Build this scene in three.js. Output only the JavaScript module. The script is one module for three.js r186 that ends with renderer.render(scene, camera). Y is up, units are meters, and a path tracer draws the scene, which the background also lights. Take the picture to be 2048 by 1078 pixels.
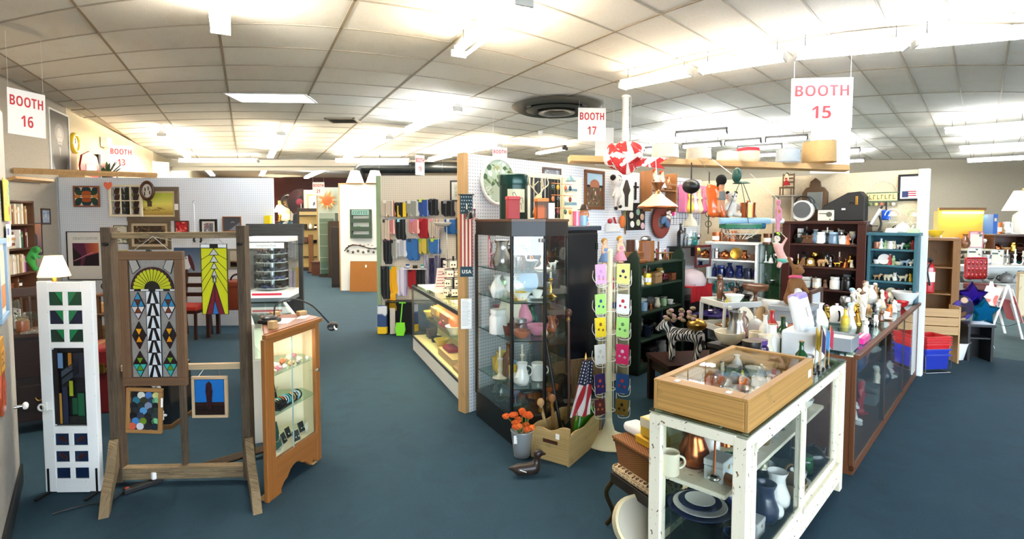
import * as THREE from 'three';
import { RoundedBoxGeometry } from 'three/addons/geometries/RoundedBoxGeometry.js';
import { mergeGeometries } from 'three/addons/utils/BufferGeometryUtils.js';
import { MarchingCubes } from 'three/addons/objects/MarchingCubes.js';
import { RectAreaLightUniformsLib } from 'three/addons/lights/RectAreaLightUniformsLib.js';

// ---------- camera, sky, exposure ----------
// Plan coordinates: x to the side, d = distance into the shop (z = -d), metres; the eye is 1.75 m above the carpet.
const scene = new THREE.Scene();
const camera = new THREE.PerspectiveCamera(2 * Math.atan(539 / 1050) * 180 / Math.PI,2048 / 1078,0.05,120);
camera.position.set(0,1.75,0);
camera.rotation.x = -3 * Math.PI / 180;
camera.setViewOffset(2048,1078,0,42,2048,1078);
scene.background = new THREE.Color(0.86,0.97,1.12);       // bright overcast sky beyond the unseen shop windows
scene.backgroundIntensity = 5;
const renderer = new THREE.WebGLRenderer({ antialias: true });
renderer.toneMapping = THREE.LinearToneMapping;
renderer.toneMappingExposure = 3.0;
renderer.shadowMap.enabled = true;
RectAreaLightUniformsLib.init();
const TUBE = 8;                                            // radiance of the fluorescent fixtures
const WARM = [1,0.86,0.66],NEUTRAL = [1,0.93,0.82],COOL = [0.93,0.97,1];

// ---------- helpers ----------
let seed = 7;
const rnd = (a = 1,b) => { seed = (seed * 1664525 + 1013904223) >>> 0; const r = seed / 4294967296; return b === undefined ? r * a : a + r * (b - a); };
const pick = (a) => a[Math.floor(rnd(a.length))];
const V = (x,y,z) => new THREE.Vector3(x,y,z);
const names = {};
function numbered(n) { const k = names[n] = (names[n] ?? -1) + 1; return k ? n + '_' + String(k).padStart(3,'0') : n; }
const used = new Set();
function checkLabel(l,g) { const n = l.split(/\s+/).length; if (n < 4 || n > 16) console.log('LABEL LEN',n,l); if (used.has(l) && !g) console.log('LABEL DUP',l); used.add(l); }
function tag(o,label,category,group,kind) {
checkLabel(label,0); Object.assign(o.userData,{ label,category });
if (group) o.userData.group = group;
if (kind) o.userData.kind = kind;
return o;
}
function thing(name,label,category,pos = [0,0,0],ry = 0,group) {
const o = new THREE.Group(); o.name = numbered(name); o.position.set(pos[0],pos[1],pos[2]); o.rotation.y = ry; scene.add(o);
return tag(o,label,category,group);
}
function P(parent,name,geo,mat,pos,rot) {
const m = new THREE.Mesh(geo,mat); m.name = name; m.castShadow = m.receiveShadow = true;
if (pos) m.position.set(pos[0],pos[1],pos[2]);
if (rot) m.rotation.set(rot[0],rot[1],rot[2]);
parent.add(m); return m;
}
function single(name,label,category,geo,mat,pos,ry = 0,group) { const m = P(scene,numbered(name),geo,mat,pos,[0,ry,0]); return tag(m,label,category,group); }
function struct(name,geo,mat,pos,rot,parent = scene) { const m = P(parent,name,geo,mat,pos,rot); if (parent === scene) m.userData.kind = 'structure'; return m; }
// a local frame along a wall or a counter front: u runs from A to B, out points to the viewer
class Frame {
constructor(ax,ad,bx,bd) { const L = Math.hypot(bx - ax,bd - ad); this.L = L; this.a = [ax,ad]; this.e = [(bx - ax) / L,(bd - ad) / L]; this.n = [this.e[1],-this.e[0]]; this.ry = Math.atan2(bd - ad,bx - ax); }
at(u,h,out = 0) { return [this.a[0] + this.e[0] * u + this.n[0] * out,h,-(this.a[1] + this.e[1] * u + this.n[1] * out)]; }
}
// ---------- geometry ----------
const cache = {};
const memo = (k,f) => cache[k] ?? (cache[k] = f());
function metric(g,along) {   // uv in metres; u follows the grain axis
const p = g.attributes.position,n = g.attributes.normal,uv = new Float32Array(p.count * 2);
for (let i = 0; i < p.count; i++) {
const c = [p.getX(i),p.getY(i),p.getZ(i)],m = [Math.abs(n.getX(i)),Math.abs(n.getY(i)),Math.abs(n.getZ(i))],k = m.indexOf(Math.max(...m));
let [a,b] = [0,1,2].filter((x) => x !== k);
if (b === along) [a,b] = [b,a];
uv[i * 2] = c[a]; uv[i * 2 + 1] = c[b];
}
g.setAttribute('uv',new THREE.BufferAttribute(uv,2)); return g;
}
function box(w,h,d,r) {
return memo(`b${w.toFixed(4)},${h.toFixed(4)},${d.toFixed(4)},${r}`,() => {
const m = Math.min(w,h,d),q = r ?? Math.min(0.004,m * 0.2);
const g = q <= 0 ? new THREE.BoxGeometry(w,h,d) : new RoundedBoxGeometry(w,h,d,1,Math.min(q,m * 0.49));
return metric(g,[w,h,d].indexOf(Math.max(w,h,d)));
});
}
const bar = (ax,ay,az,bx,by,bz,w,t = w) => {           // a square bar between two points
const a = V(ax,ay,az),b = V(bx,by,bz),g = box(w,a.distanceTo(b),t).clone();
const q = new THREE.Quaternion().setFromUnitVectors(V(0,1,0),b.clone().sub(a).normalize());
return g.applyQuaternion(q).translate(...a.add(b).multiplyScalar(0.5).toArray());
};
const lathe = (pts,seg = 18) => memo('l' + seg + pts.join(),() => new THREE.LatheGeometry(pts.map((p) => new THREE.Vector2(p[0],p[1])),seg));
const cyl = (r0,r1,h,seg = 16) => memo(`c${r0},${r1},${h},${seg}`,() => new THREE.CylinderGeometry(r1,r0,h,seg).translate(0,h / 2,0));
const ball = (r,sx = 1,sy = 1,sz = 1,s = 14) => memo(`s${r},${sx},${sy},${sz},${s}`,() => new THREE.SphereGeometry(r,s,Math.ceil(s * 0.7)).scale(sx,sy,sz));
const tor = (R,r,arc = 6.2832,s = 8,n = 20) => memo(`t${R},${r},${arc},${s},${n}`,() => new THREE.TorusGeometry(R,r,s,n,arc));
function tube(pts,r,seg,rs = 6) { const c = new THREE.CatmullRomCurve3(pts.map((p) => V(...p))); return new THREE.TubeGeometry(c,seg ?? pts.length * 5,r,rs,false); }
const rod = (a,b,r,rs = 6) => new THREE.TubeGeometry(new THREE.LineCurve3(V(...a),V(...b)),1,r,rs,false);
function poly(pts,depth = 0.004,bevel = 0,holes) {
const s = new THREE.Shape(pts.map((p) => new THREE.Vector2(p[0],p[1])));
for (const h of holes ?? []) s.holes.push(new THREE.Path(h.map((p) => new THREE.Vector2(p[0],p[1]))));
return new THREE.ExtrudeGeometry(s,{ depth,bevelEnabled: bevel > 0,bevelThickness: bevel,bevelSize: bevel,bevelSegments: 1,curveSegments: 8 });
}
function prism(pts,y0,y1,o = {}) {    // plan polygon (x, d) raised from y0 to y1
const s = new THREE.Shape(pts.map((p) => new THREE.Vector2(p[0],p[1])));
const g = new THREE.ExtrudeGeometry(s,{ depth: y1 - y0,bevelEnabled: false }).rotateX(-Math.PI / 2).translate(0,y0,0);
return metric(g,0);
}
const flat = (g) => (g.index ? g.toNonIndexed() : g);
function join(list) { return mergeGeometries(list.map((g) => { const q = flat(g.clone()); for (const k of Object.keys(q.attributes)) if (!['position','normal','uv'].includes(k)) q.deleteAttribute(k); return q; })); }
const T = (g,x = 0,y = 0,z = 0,rx = 0,ry = 0,rz = 0) => g.clone().applyMatrix4(new THREE.Matrix4().compose(V(x,y,z),new THREE.Quaternion().setFromEuler(new THREE.Euler(rx,ry,rz)),V(1,1,1)));
// one smooth body from tapered limbs: [ax,ay,az,ra, bx,by,bz,rb], unit height 1
function blob(limbs,res = 44,k = 0.03) {
let lo = V(9,9,9),hi = V(-9,-9,-9);
for (const l of limbs) for (const [x,y,z,r] of [[l[0],l[1],l[2],l[3]],[l[4],l[5],l[6],l[7]]]) { lo.min(V(x - r,y - r,z - r)); hi.max(V(x + r,y + r,z + r)); }
const c = lo.clone().add(hi).multiplyScalar(0.5),half = Math.max(hi.x - lo.x,hi.y - lo.y,hi.z - lo.z) * 0.5 * 1.16;
const mc = new MarchingCubes(res,new THREE.MeshStandardMaterial(),false,false,60000); mc.isolation = 0;
for (let z = 0; z < res; z++) for (let y = 0; y < res; y++) for (let x = 0; x < res; x++) {
const px = c.x + ((x - res / 2) / (res / 2)) * half,py = c.y + ((y - res / 2) / (res / 2)) * half,pz = c.z + ((z - res / 2) / (res / 2)) * half;
let s = 0;
for (const l of limbs) {
const bx = l[4] - l[0],by = l[5] - l[1],bz = l[6] - l[2],qx = px - l[0],qy = py - l[1],qz = pz - l[2],bb = bx * bx + by * by + bz * bz;
const t = bb ? Math.max(0,Math.min(1,(qx * bx + qy * by + qz * bz) / bb)) : 0;
s += Math.exp(-(Math.hypot(qx - bx * t,qy - by * t,qz - bz * t) - (l[3] + (l[7] - l[3]) * t)) / k);
}
mc.field[x + y * res + z * res * res] = k * Math.log(s + 1e-30);
}
mc.update();
const n = mc.count,p = new Float32Array(n * 3),q = new Float32Array(n * 3),uv = new Float32Array(n * 2);
for (let i = 0; i < n * 3; i++) { p[i] = mc.positionArray[i] * half + [c.x,c.y,c.z][i % 3]; q[i] = mc.normalArray[i]; }
for (let i = 0; i < n; i++) { uv[i * 2] = p[i * 3] + p[i * 3 + 2]; uv[i * 2 + 1] = p[i * 3 + 1]; }
const g = new THREE.BufferGeometry();
g.setAttribute('position',new THREE.BufferAttribute(p,3)); g.setAttribute('normal',new THREE.BufferAttribute(q,3)); g.setAttribute('uv',new THREE.BufferAttribute(uv,2));
return g;
}
// ---------- textures ----------
function canvasTex(w,h,draw,rep,data) {
const c = document.createElement('canvas'); c.width = w; c.height = h; const x = c.getContext('2d'); draw(x,w,h);
const t = new THREE.CanvasTexture(c); t.wrapS = t.wrapT = rep ? THREE.RepeatWrapping : THREE.ClampToEdgeWrapping;
if (rep) t.repeat.set(1 / rep[0],1 / rep[1]);
if (!data) t.colorSpace = THREE.SRGBColorSpace;
return t;
}
const grey = (v,a = 1) => `rgba(${v | 0},${v | 0},${v | 0},${a})`;
const woodTex = canvasTex(512,256,(x,w,h) => {
x.fillStyle = '#dcdcdc'; x.fillRect(0,0,w,h);
for (let i = 0; i < 420; i++) { x.strokeStyle = grey(rnd(110,255),rnd(0.04,0.22)); x.lineWidth = rnd(0.5,3); const y = rnd(h),k = rnd(-5,5); x.beginPath(); x.moveTo(0,y); x.bezierCurveTo(w * 0.3,y + k,w * 0.7,y - k,w,y); x.stroke(); }
for (let i = 0; i < 5; i++) { const a = rnd(w),b = rnd(h); for (let r = 9; r > 1; r -= 2) { x.strokeStyle = grey(120,0.25); x.beginPath(); x.ellipse(a,b,r * 2.2,r * 0.8,0,0,7); x.stroke(); } }
},[0.8,0.4]);
const wornTex = canvasTex(512,256,(x,w,h) => {      // weathered boards: dark grain, pale scuffs
x.fillStyle = '#8d8478'; x.fillRect(0,0,w,h);
for (let i = 0; i < 500; i++) { x.strokeStyle = rnd() < 0.5 ? `rgba(60,46,34,${rnd(0.05,0.4)})` : `rgba(205,190,165,${rnd(0.05,0.35)})`; x.lineWidth = rnd(0.5,4); const y = rnd(h),a = rnd(w); x.beginPath(); x.moveTo(a,y); x.lineTo(a + rnd(20,220),y + rnd(-2,2)); x.stroke(); }
},[0.5,0.25]);
const chipTex = canvasTex(512,512,(x,w,h) => {      // old white paint with chips down to the wood
x.fillStyle = '#e2d9c0'; x.fillRect(0,0,w,h);
for (let i = 0; i < 300; i++) { x.fillStyle = `rgba(205,190,160,${rnd(0.05,0.25)})`; x.fillRect(rnd(w),rnd(h),rnd(2,60),rnd(1,5)); }
for (let i = 0; i < 95; i++) { x.fillStyle = pick(['#4b3524','#2c2119','#6b5138','#8b7252']); const a = rnd(w),b = rnd(h),s = rnd() < 0.7 ? rnd(1.5,5) : rnd(5,12); x.beginPath(); x.moveTo(a,b); for (let k = 0; k < 7; k++) x.lineTo(a + rnd(-s,s) * 2,b + rnd(-s,s)); x.fill(); }
},[0.42,0.42]);
const doorTex = canvasTex(512,512,(x,w,h) => {
x.fillStyle = '#f1f0ec'; x.fillRect(0,0,w,h);
for (let i = 0; i < 26; i++) { x.fillStyle = pick(['#8a6d52','#a08b73','#5d4a3a','#c9b9a3']); const a = rnd(w),b = rnd(h),s = rnd(1,3.5); x.beginPath(); x.moveTo(a,b); for (let k = 0; k < 6; k++) x.lineTo(a + rnd(-s,s) * 2,b + rnd(-s,s)); x.fill(); }
},[0.4,0.4]);
const carpetTex = canvasTex(512,512,(x,w,h) => {
x.fillStyle = '#c4c4c4'; x.fillRect(0,0,w,h);
for (let i = 0; i < 30000; i++) { x.fillStyle = grey(rnd(120,255),0.35); x.fillRect(rnd(w),rnd(h),1.6,1.6); }
for (let i = 0; i < 60; i++) { x.fillStyle = `rgba(${pick(['150,170,175','235,235,230','110,120,130'])},0.10)`; x.beginPath(); x.ellipse(rnd(w),rnd(h),rnd(10,60),rnd(10,40),rnd(3),0,7); x.fill(); }
},[1.3,1.3]);
const tileTex = canvasTex(512,512,(x,w,h) => {
x.fillStyle = '#e6e2da'; x.fillRect(0,0,w,h);
for (let i = 0; i < 4200; i++) { x.fillStyle = `rgba(120,112,100,${rnd(0.1,0.45)})`; x.fillRect(rnd(w),rnd(h),rnd(1,3),1.2); }
for (let i = 0; i < 14; i++) { x.fillStyle = `rgba(190,165,125,${rnd(0.02,0.07)})`; x.beginPath(); x.ellipse(rnd(w),rnd(h),rnd(20,70),rnd(15,50),rnd(3),0,7); x.fill(); }
},[1.2,1.2]);
const pegTex = (base,dot) => canvasTex(256,256,(x,w,h) => { x.fillStyle = base; x.fillRect(0,0,w,h); x.fillStyle = dot; for (let i = 0; i < 8; i++) for (let j = 0; j < 8; j++) { x.beginPath(); x.arc(16 + i * 32,16 + j * 32,5.2,0,7); x.fill(); } },[0.24,0.24]);
const speckTex = canvasTex(256,256,(x,w,h) => { x.fillStyle = '#ebebeb'; x.fillRect(0,0,w,h); for (let i = 0; i < 2600; i++) { x.fillStyle = grey(rnd(170,255),0.4); x.fillRect(rnd(w),rnd(h),rnd(1,5),rnd(1,5)); } },[0.5,0.5]);
const wickerTex = canvasTex(256,256,(x,w,h) => { for (let i = 0; i < 16; i++) for (let j = 0; j < 8; j++) { const v = (i + j) % 2; x.fillStyle = v ? '#c9a16a' : '#8a6136'; x.fillRect(j * 32,i * 16,32,16); x.fillStyle = 'rgba(40,22,8,.55)'; x.fillRect(j * 32,i * 16 + 13,32,3); x.fillRect(j * 32 + (v ? 29 : 0),i * 16,3,16); } },[0.12,0.12]);
const leopardTex = canvasTex(256,256,(x,w,h) => { x.fillStyle = '#d9bd92'; x.fillRect(0,0,w,h); for (let i = 0; i < 9; i++) for (let j = 0; j < 9; j++) { const a = i * 28 + (j % 2) * 14 + rnd(-4,4),b = j * 28 + rnd(-4,4); x.fillStyle = '#2a1a10'; x.beginPath(); x.ellipse(a,b,rnd(8,12),rnd(7,11),rnd(3),0,7); x.fill(); x.fillStyle = '#a8743c'; x.beginPath(); x.ellipse(a + 1,b,4.5,4,0,0,7); x.fill(); } },[0.34,0.34]);
const printTex = (bg,cols) => canvasTex(64,64,(x,w,h) => { x.fillStyle = bg; x.fillRect(0,0,w,h); for (let i = 0; i < 46; i++) { x.fillStyle = pick(cols); x.beginPath(); x.ellipse(rnd(w),rnd(h),rnd(2,8),rnd(2,6),rnd(3),0,7); x.fill(); } });
// ---------- materials ----------
const mats = {};
function M(color,rough = 0.6,x = {}) {
const { key = '',...p } = x,id = [color,rough,key,Object.keys(p).map((k) => k + (p[k]?.uuid ?? (p[k]?.isColor ? p[k].getHexString() : p[k])))].join('|');
return mats[id] ?? (mats[id] = new THREE.MeshPhysicalMaterial({ color,roughness: rough,...p }));
}
const wood = (c,r = 0.5) => M(c,r,{ map: woodTex });
const worn = (c = '#ffffff') => M(c,0.85,{ map: wornTex,bumpMap: wornTex,bumpScale: 0.0015 });
const metal = (c,r = 0.3) => M(c,r,{ metalness: 1 });
const gloss = (c,r = 0.25) => M(c,r,{ clearcoat: 0.5,clearcoatRoughness: 0.1 });
const matte = (c) => M(c,0.85);
const fabric = (c) => M(c,0.95,{ map: speckTex,sheen: 0.3,sheenRoughness: 0.6,sheenColor: new THREE.Color(0.4,0.4,0.4) });
const plush = fabric;
const glassM = (c = '#ffffff',r = 0.02) => M(c,r,{ transmission: 1,thickness: 0,ior: 1.5,side: THREE.DoubleSide });
const pane = glassM('#fdfffe');
const tinted = (c) => M(c,0.2,{ transmission: 0.75,thickness: 0,side: THREE.DoubleSide });
const art = (c,r = 0.35) => M(c,r,{ transmission: 0.35,thickness: 0,side: THREE.DoubleSide });   // opalescent art glass
const glow = (c,k) => M(c,0.5,{ emissive: new THREE.Color(c),emissiveIntensity: k });
const white = M('#f2f1ee',0.5),black = M('#101012',0.4),blackGloss = gloss('#0c0c0e',0.18),lead = M('#191a1b',0.45,{ metalness: 0.4 });
const chrome = metal('#d9d9d9',0.12),brass = metal('#c79a4b',0.28),iron = M('#141414',0.6,{ metalness: 0.3 }),copper = metal('#b8693f',0.28);
const oak = wood('#b9793f'),pine = wood('#e0b277',0.55),walnut = wood('#5a3420',0.4),mahog = wood('#4a1d14',0.35),paper = M('#f3f1ea',0.9);

// ---------- the shop: floor, ceiling, walls ----------
const H = 3.65;
const carpet = M('#214b5f',0.97,{ map: carpetTex });
struct('floor',metric(new THREE.BoxGeometry(36,0.2,32),0),carpet,[2.5,-0.1,-11]);
{ // a paler grey-green section of floor along the far side of the shop
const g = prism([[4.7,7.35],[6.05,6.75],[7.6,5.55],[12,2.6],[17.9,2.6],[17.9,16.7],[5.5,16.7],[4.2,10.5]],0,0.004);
struct('floor_pale_section',g,M('#557073',0.97,{ map: carpetTex }));
}
const taupe = M('#b3aa9b',0.85,{ map: speckTex }),creamWall = M('#e6d6b4',0.85,{ map: speckTex }),maroon = M('#4d120e',0.6,{ map: speckTex });
const lwx = (d) => -3.9 - 0.411 * d;
const wallBetween = (name,ax,ad,bx,bd,h0,h1,t,m,parent) => { const L = Math.hypot(bx - ax,bd - ad); return struct(name,box(L,h1 - h0,t,0),m,[(ax + bx) / 2,(h0 + h1) / 2,-(ad + bd) / 2],[0,Math.atan2(bd - ad,bx - ax),0],parent); };
wallBetween('wall_left',lwx(-2.8) - 0.1,-2.8,lwx(9.05) - 0.1,9.05,0,H + 0.05,0.2,taupe);
wallBetween('wall_left_far',lwx(9.05) - 0.1,9.05,lwx(24) - 0.1,24,0,H + 0.05,0.2,creamWall);
wallBetween('wall_back_maroon',-14.2,23.9,-2.6,23.9,0,H + 0.05,0.2,maroon);
wallBetween('wall_side_maroon',-2.75,16.9,-2.75,24,0,H + 0.05,0.2,maroon);
wallBetween('wall_back',-2.85,16.9,18.2,16.9,0,H + 0.05,0.2,M('#bbae97',0.85,{ map: speckTex }));
wallBetween('wall_right',18.1,-2.9,18.1,17,0,H + 0.05,0.2,taupe);
wallBetween('wall_front_sill',-2.9,-2.8,18.2,-2.8,0,0.35,0.2,taupe);
wallBetween('wall_front_header',-2.9,-2.8,18.2,-2.8,3.0,H + 0.05,0.2,taupe);
wallBetween('wall_front_unseen',-2.9,-2.8,-0.75,-2.8,0.35,3.0,0.2,taupe);  // out of view, closed off so less daylight reaches left-facing sides
for (let i = 1; i <= 10; i++) struct('wall_front_mullion',box(0.09,2.65,0.12,0),M('#8d8f90',0.4,{ metalness: 0.6 }),[-2.8 + i * 2.09,1.675,2.8]);
for (let i = 1; i < 10; i++) struct('window_' + i,box(2.0,2.65,0.006,0),pane,[-1.755 + i * 2.09,1.675,2.8]);  // out of view behind the camera, placed to bring daylight from the right
struct('ground_pavement',metric(new THREE.BoxGeometry(60,0.2,16),0),M('#a9a8a3',0.9,{ map: speckTex }),[7,-0.16,10.95]);
{ // near partition with a dark baseboard
const f = new Frame(-2.28,2.2,-3.29,3.43),m = M('#a9a69f',0.8,{ map: speckTex });
struct('wall_partition',box(f.L,2.45,0.12,0.003),m,f.at(f.L / 2,1.225,-0.06),[0,f.ry,0]);
struct('baseboard_partition',box(f.L,0.13,0.012,0.002),M('#17181a',0.5),f.at(f.L / 2,0.065,0.008),[0,f.ry,0]);
struct('baseboard_partition_end',box(0.012,0.13,0.13,0.002),M('#17181a',0.5),f.at(f.L + 0.008,0.065,-0.06),[0,f.ry,0]);
}
// ceiling slab, laid tiles and their brown and tan T-bars; the grid fans gently as it does in the photograph
const ceiling = struct('ceiling',metric(new THREE.BoxGeometry(34,0.15,28.5),0),M('#cfcac0',0.9),[2.2,H + 0.125,-10.6]);
{
const th0 = -0.567,warp = (a,b) => { const r = Math.hypot(a,b),t = th0 + Math.atan2(b,a); return [r * t,1.125 * r]; };
const mats3 = ['#f7f5f0','#f3f0ea','#faf8f4','#eeeae3'].map((c) => M(c,0.93,{ map: tileTex }));
const A0 = 4.59,B0 = -0.23,SA = 0.6,SB = 1.2,list = [];
const ok = ([x,d]) => d > 3.9 && d < 16.3 && Math.abs(x / d) < 1.06 && x > lwx(d) + 0.05;
for (let i = -9; i < 16; i++) for (let j = -26; j < 24; j++) {
const a = A0 + j * SA,b = B0 + i * SB,c = warp(a + SA / 2,b + SB / 2);
if (Math.hypot(a,b) > 3 && ok(c)) list.push({ a,b,r: Math.hypot(a + 0.3,b + 0.6),c });
}
const vents = [];
list.sort((p,q) => p.r - q.r);
const rest = [];
list.forEach((t,k) => {
const e = 0.011,pos = [],uv = [],idx = [],N = 4;
const put = (s,v,y) => { const a = t.a + e + (SA - 2 * e) * s,b = t.b + e + (SB - 2 * e) * v,w = warp(a,b); pos.push(w[0],y,-w[1]); uv.push(b,a); };
for (let q = 0; q <= N; q++) for (let s = 0; s <= 1; s++) put(s,q / N,H);
for (let q = 0; q < N; q++) { const o = q * 2; idx.push(o,o + 2,o + 1,o + 1,o + 2,o + 3); }
const n0 = pos.length / 3;
for (let q = 0; q <= N; q++) for (let s = 0; s <= 1; s++) put(s,q / N,H + 0.02);
for (let q = 0; q < N; q++) { const o = q * 2; idx.push(o,n0 + o,o + 2,o + 2,n0 + o,n0 + o + 2,o + 1,o + 3,n0 + o + 1,o + 3,n0 + o + 3,n0 + o + 1); }
idx.push(0,1,n0,1,n0 + 1,n0,2 * N,n0 + 2 * N,2 * N + 1,2 * N + 1,n0 + 2 * N,n0 + 2 * N + 1);
const g = new THREE.BufferGeometry();
g.setAttribute('position',new THREE.Float32BufferAttribute(pos,3)); g.setAttribute('uv',new THREE.Float32BufferAttribute(uv,2)); g.setIndex(idx);
const gg = g.toNonIndexed(); gg.computeVertexNormals(); gg.translate(-2.2,-(H + 0.125),10.6);
if (k < 295) P(ceiling,k ? 'tile_' + String(k).padStart(3,'0') : 'tile',gg,mats3[(k * 7 + (k >> 2)) % 4]); else rest.push(gg);
});
if (rest.length) { const m = P(ceiling,'far_tiles',mergeGeometries(rest),mats3[0]); m.userData.kind = 'stuff'; }
const ribbon = (pts,w) => { // a T-bar following the grid line
const pos = [],idx = [];
pts.forEach((p,k) => { const q = pts[Math.min(k + 1,pts.length - 1)],o = pts[Math.max(k - 1,0)],dx = q[0] - o[0],dd = q[1] - o[1],l = Math.hypot(dx,dd) || 1,nx = dd / l * w,nd = -dx / l * w; for (const [s,y] of [[-1,H + 0.01],[-1,H - 0.006],[1,H - 0.006],[1,H + 0.01]]) pos.push(p[0] + nx * s,y,-(p[1] + nd * s)); });
for (let k = 0; k + 1 < pts.length; k++) for (let s = 0; s < 3; s++) { const a = k * 4 + s,b = a + 4; idx.push(a,b,a + 1,a + 1,b,b + 1); }
const g = new THREE.BufferGeometry(); g.setAttribute('position',new THREE.Float32BufferAttribute(pos,3)); g.setAttribute('uv',new THREE.Float32BufferAttribute(new Float32Array(pos.length / 3 * 2),2)); g.setIndex(idx);
const n = g.toNonIndexed(); n.computeVertexNormals(); return n;
};
const mains = [],crosses = [],inRoom = (p) => p[1] > 3.4 && p[1] < 16.4 && Math.abs(p[0] / p[1]) < 1.12 && p[0] > lwx(p[1]);
for (let i = -9; i <= 16; i++) { let run = []; for (let a = -13; a < 17; a += 0.3) { const p = warp(a,B0 + i * SB); if (inRoom(p)) run.push(p); else if (run.length > 1) { mains.push(ribbon(run,0.013)); run = []; } else run = []; } if (run.length > 1) mains.push(ribbon(run,0.013)); }
for (let j = -26; j <= 24; j++) { let run = []; for (let b = -11; b < 19; b += 0.3) { const p = warp(A0 + j * SA,b); if (inRoom(p)) run.push(p); else if (run.length > 1) { crosses.push(ribbon(run,0.009)); run = []; } else run = []; } if (run.length > 1) crosses.push(ribbon(run,0.009)); }
struct('ceiling_grid_main',mergeGeometries(mains),M('#8f7f66',0.7,{ side: THREE.DoubleSide }));
struct('ceiling_grid_cross',mergeGeometries(crosses),M('#a89d8b',0.7,{ side: THREE.DoubleSide }));
}
struct('beam_soffit',box(9.6,0.2,0.35,0.01),M('#e9e4d8',0.8),[-7.2,H - 0.1,-16.6]);
wallBetween('beam_face',-12,16.8,-2.7,16.8,3.35,H,0.1,M('#e9e4d8',0.8));
// partitions
const pegWhite = M('#ececee',0.7,{ map: pegTex('#eff0f1','#7b7e83') });
const pegBlue = M('#eff2f6',0.7,{ map: pegTex('#f6f8fb','#8d949f') });
const pegCream = M('#e6e1d6',0.7,{ map: pegTex('#f7f1ea','#b9aba0') });
const PEG = new Frame(-7.5,8.6,-3.97,8.75),W = new Frame(-2.07,8.3,1.2,8.25),N = new Frame(-0.39,4.72,2.77,7.74),CR = new Frame(2.77,7.74,4.61,5.9),P1 = new Frame(-4.33,13.15,-3.25,13.1),LW = new Frame(-3.9,0,-10.6,16.3);
const panel = (f,u0,u1,h0,h1,t,m,name) => struct(name,box(u1 - u0,h1 - h0,t,0.002),m,f.at((u0 + u1) / 2,(h0 + h1) / 2,-t / 2),[0,f.ry,0]);
panel(PEG,0,PEG.L,0,2.46,0.05,pegBlue,'partition_pegboard_blue');
panel(PEG,0.08,0.105,0,2.46,0.051,M('#b9bec6'),'trim_1');
panel(W,0,W.L,0,2.46,0.06,pegCream,'partition_pegboard_cream');
struct('trim_2',box(0.07,2.46,0.09),wood('#b9d2a6',0.6),W.at(-0.035,1.23,-0.03),[0,W.ry,0]);
panel(N,0,N.L + 0.02,0,2.35,0.09,pegWhite,'partition_pegboard_white');
struct('trim_3',box(0.05,2.36,0.1),pine,N.at(-0.026,1.18,-0.05),[0,N.ry,0]);
panel(CR,-0.03,CR.L,0,2.33,0.08,M('#dccbab',0.8,{ map: speckTex }),'partition_cream');
struct('trim_4',box(0.1,2.33,0.1),M('#efeeea',0.5),CR.at(CR.L,1.165,0),[0,CR.ry,0]);
panel(P1,0.03,P1.L - 0.03,0,2.66,0.05,M('#dfe3e2',0.6),'partition_coffee_booth');
for (const u of [0.015,P1.L - 0.015]) struct('trim_5',box(0.03,2.68,0.06),pine,P1.at(u,1.34,-0.025),[0,P1.ry,0]);
struct('trim_6',box(P1.L,0.03,0.06),pine,P1.at(P1.L / 2,2.675,-0.025),[0,P1.ry,0]);
// booth ends further down the aisle
{
const q = [[-6.56,17.8,0.85,2.88,'#b4bfb0'],[-8.05,20.5,0.8,2.95,'#e0d4be'],[-8.85,21.8,0.8,2.85,'#d0cfc8'],[-9.5,22.6,0.9,2.8,'#cfc8ba'],[-10.3,23.3,1.1,2.65,'#b08a50']];
q.forEach(([x,d,w,h,c],i) => { struct('partition_aisle_' + (i + 1),box(w,h,0.06),M(c,0.7),[x + w / 2,h / 2,-d]); struct('trim_aisle_' + (i + 1),box(0.04,h,0.07),pine,[x - 0.02,h / 2,-d]); });
}
// timber headers
const timber = (label,a,b,w,t) => { const g = bar(a[0],a[1],-a[2],b[0],b[1],-b[2],w,t); return tag(struct('timber_header',metric(g,0),pine),label,'timber',null,'thing'); };
timber('long pale pine rail running over the picture booth from the wall',[-6.85,2.44,7.25],[-5.85,2.5,8.7],0.05,0.07);
timber('shorter pine header board below the long pine rail',[-6.68,2.32,7.05],[-7.12,2.36,8.15],0.09,0.04);
timber('pine header carrying lampshades across the corner booth',[0.62,2.42,5.75],[4.15,2.4,6.55],0.07,0.09);
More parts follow.
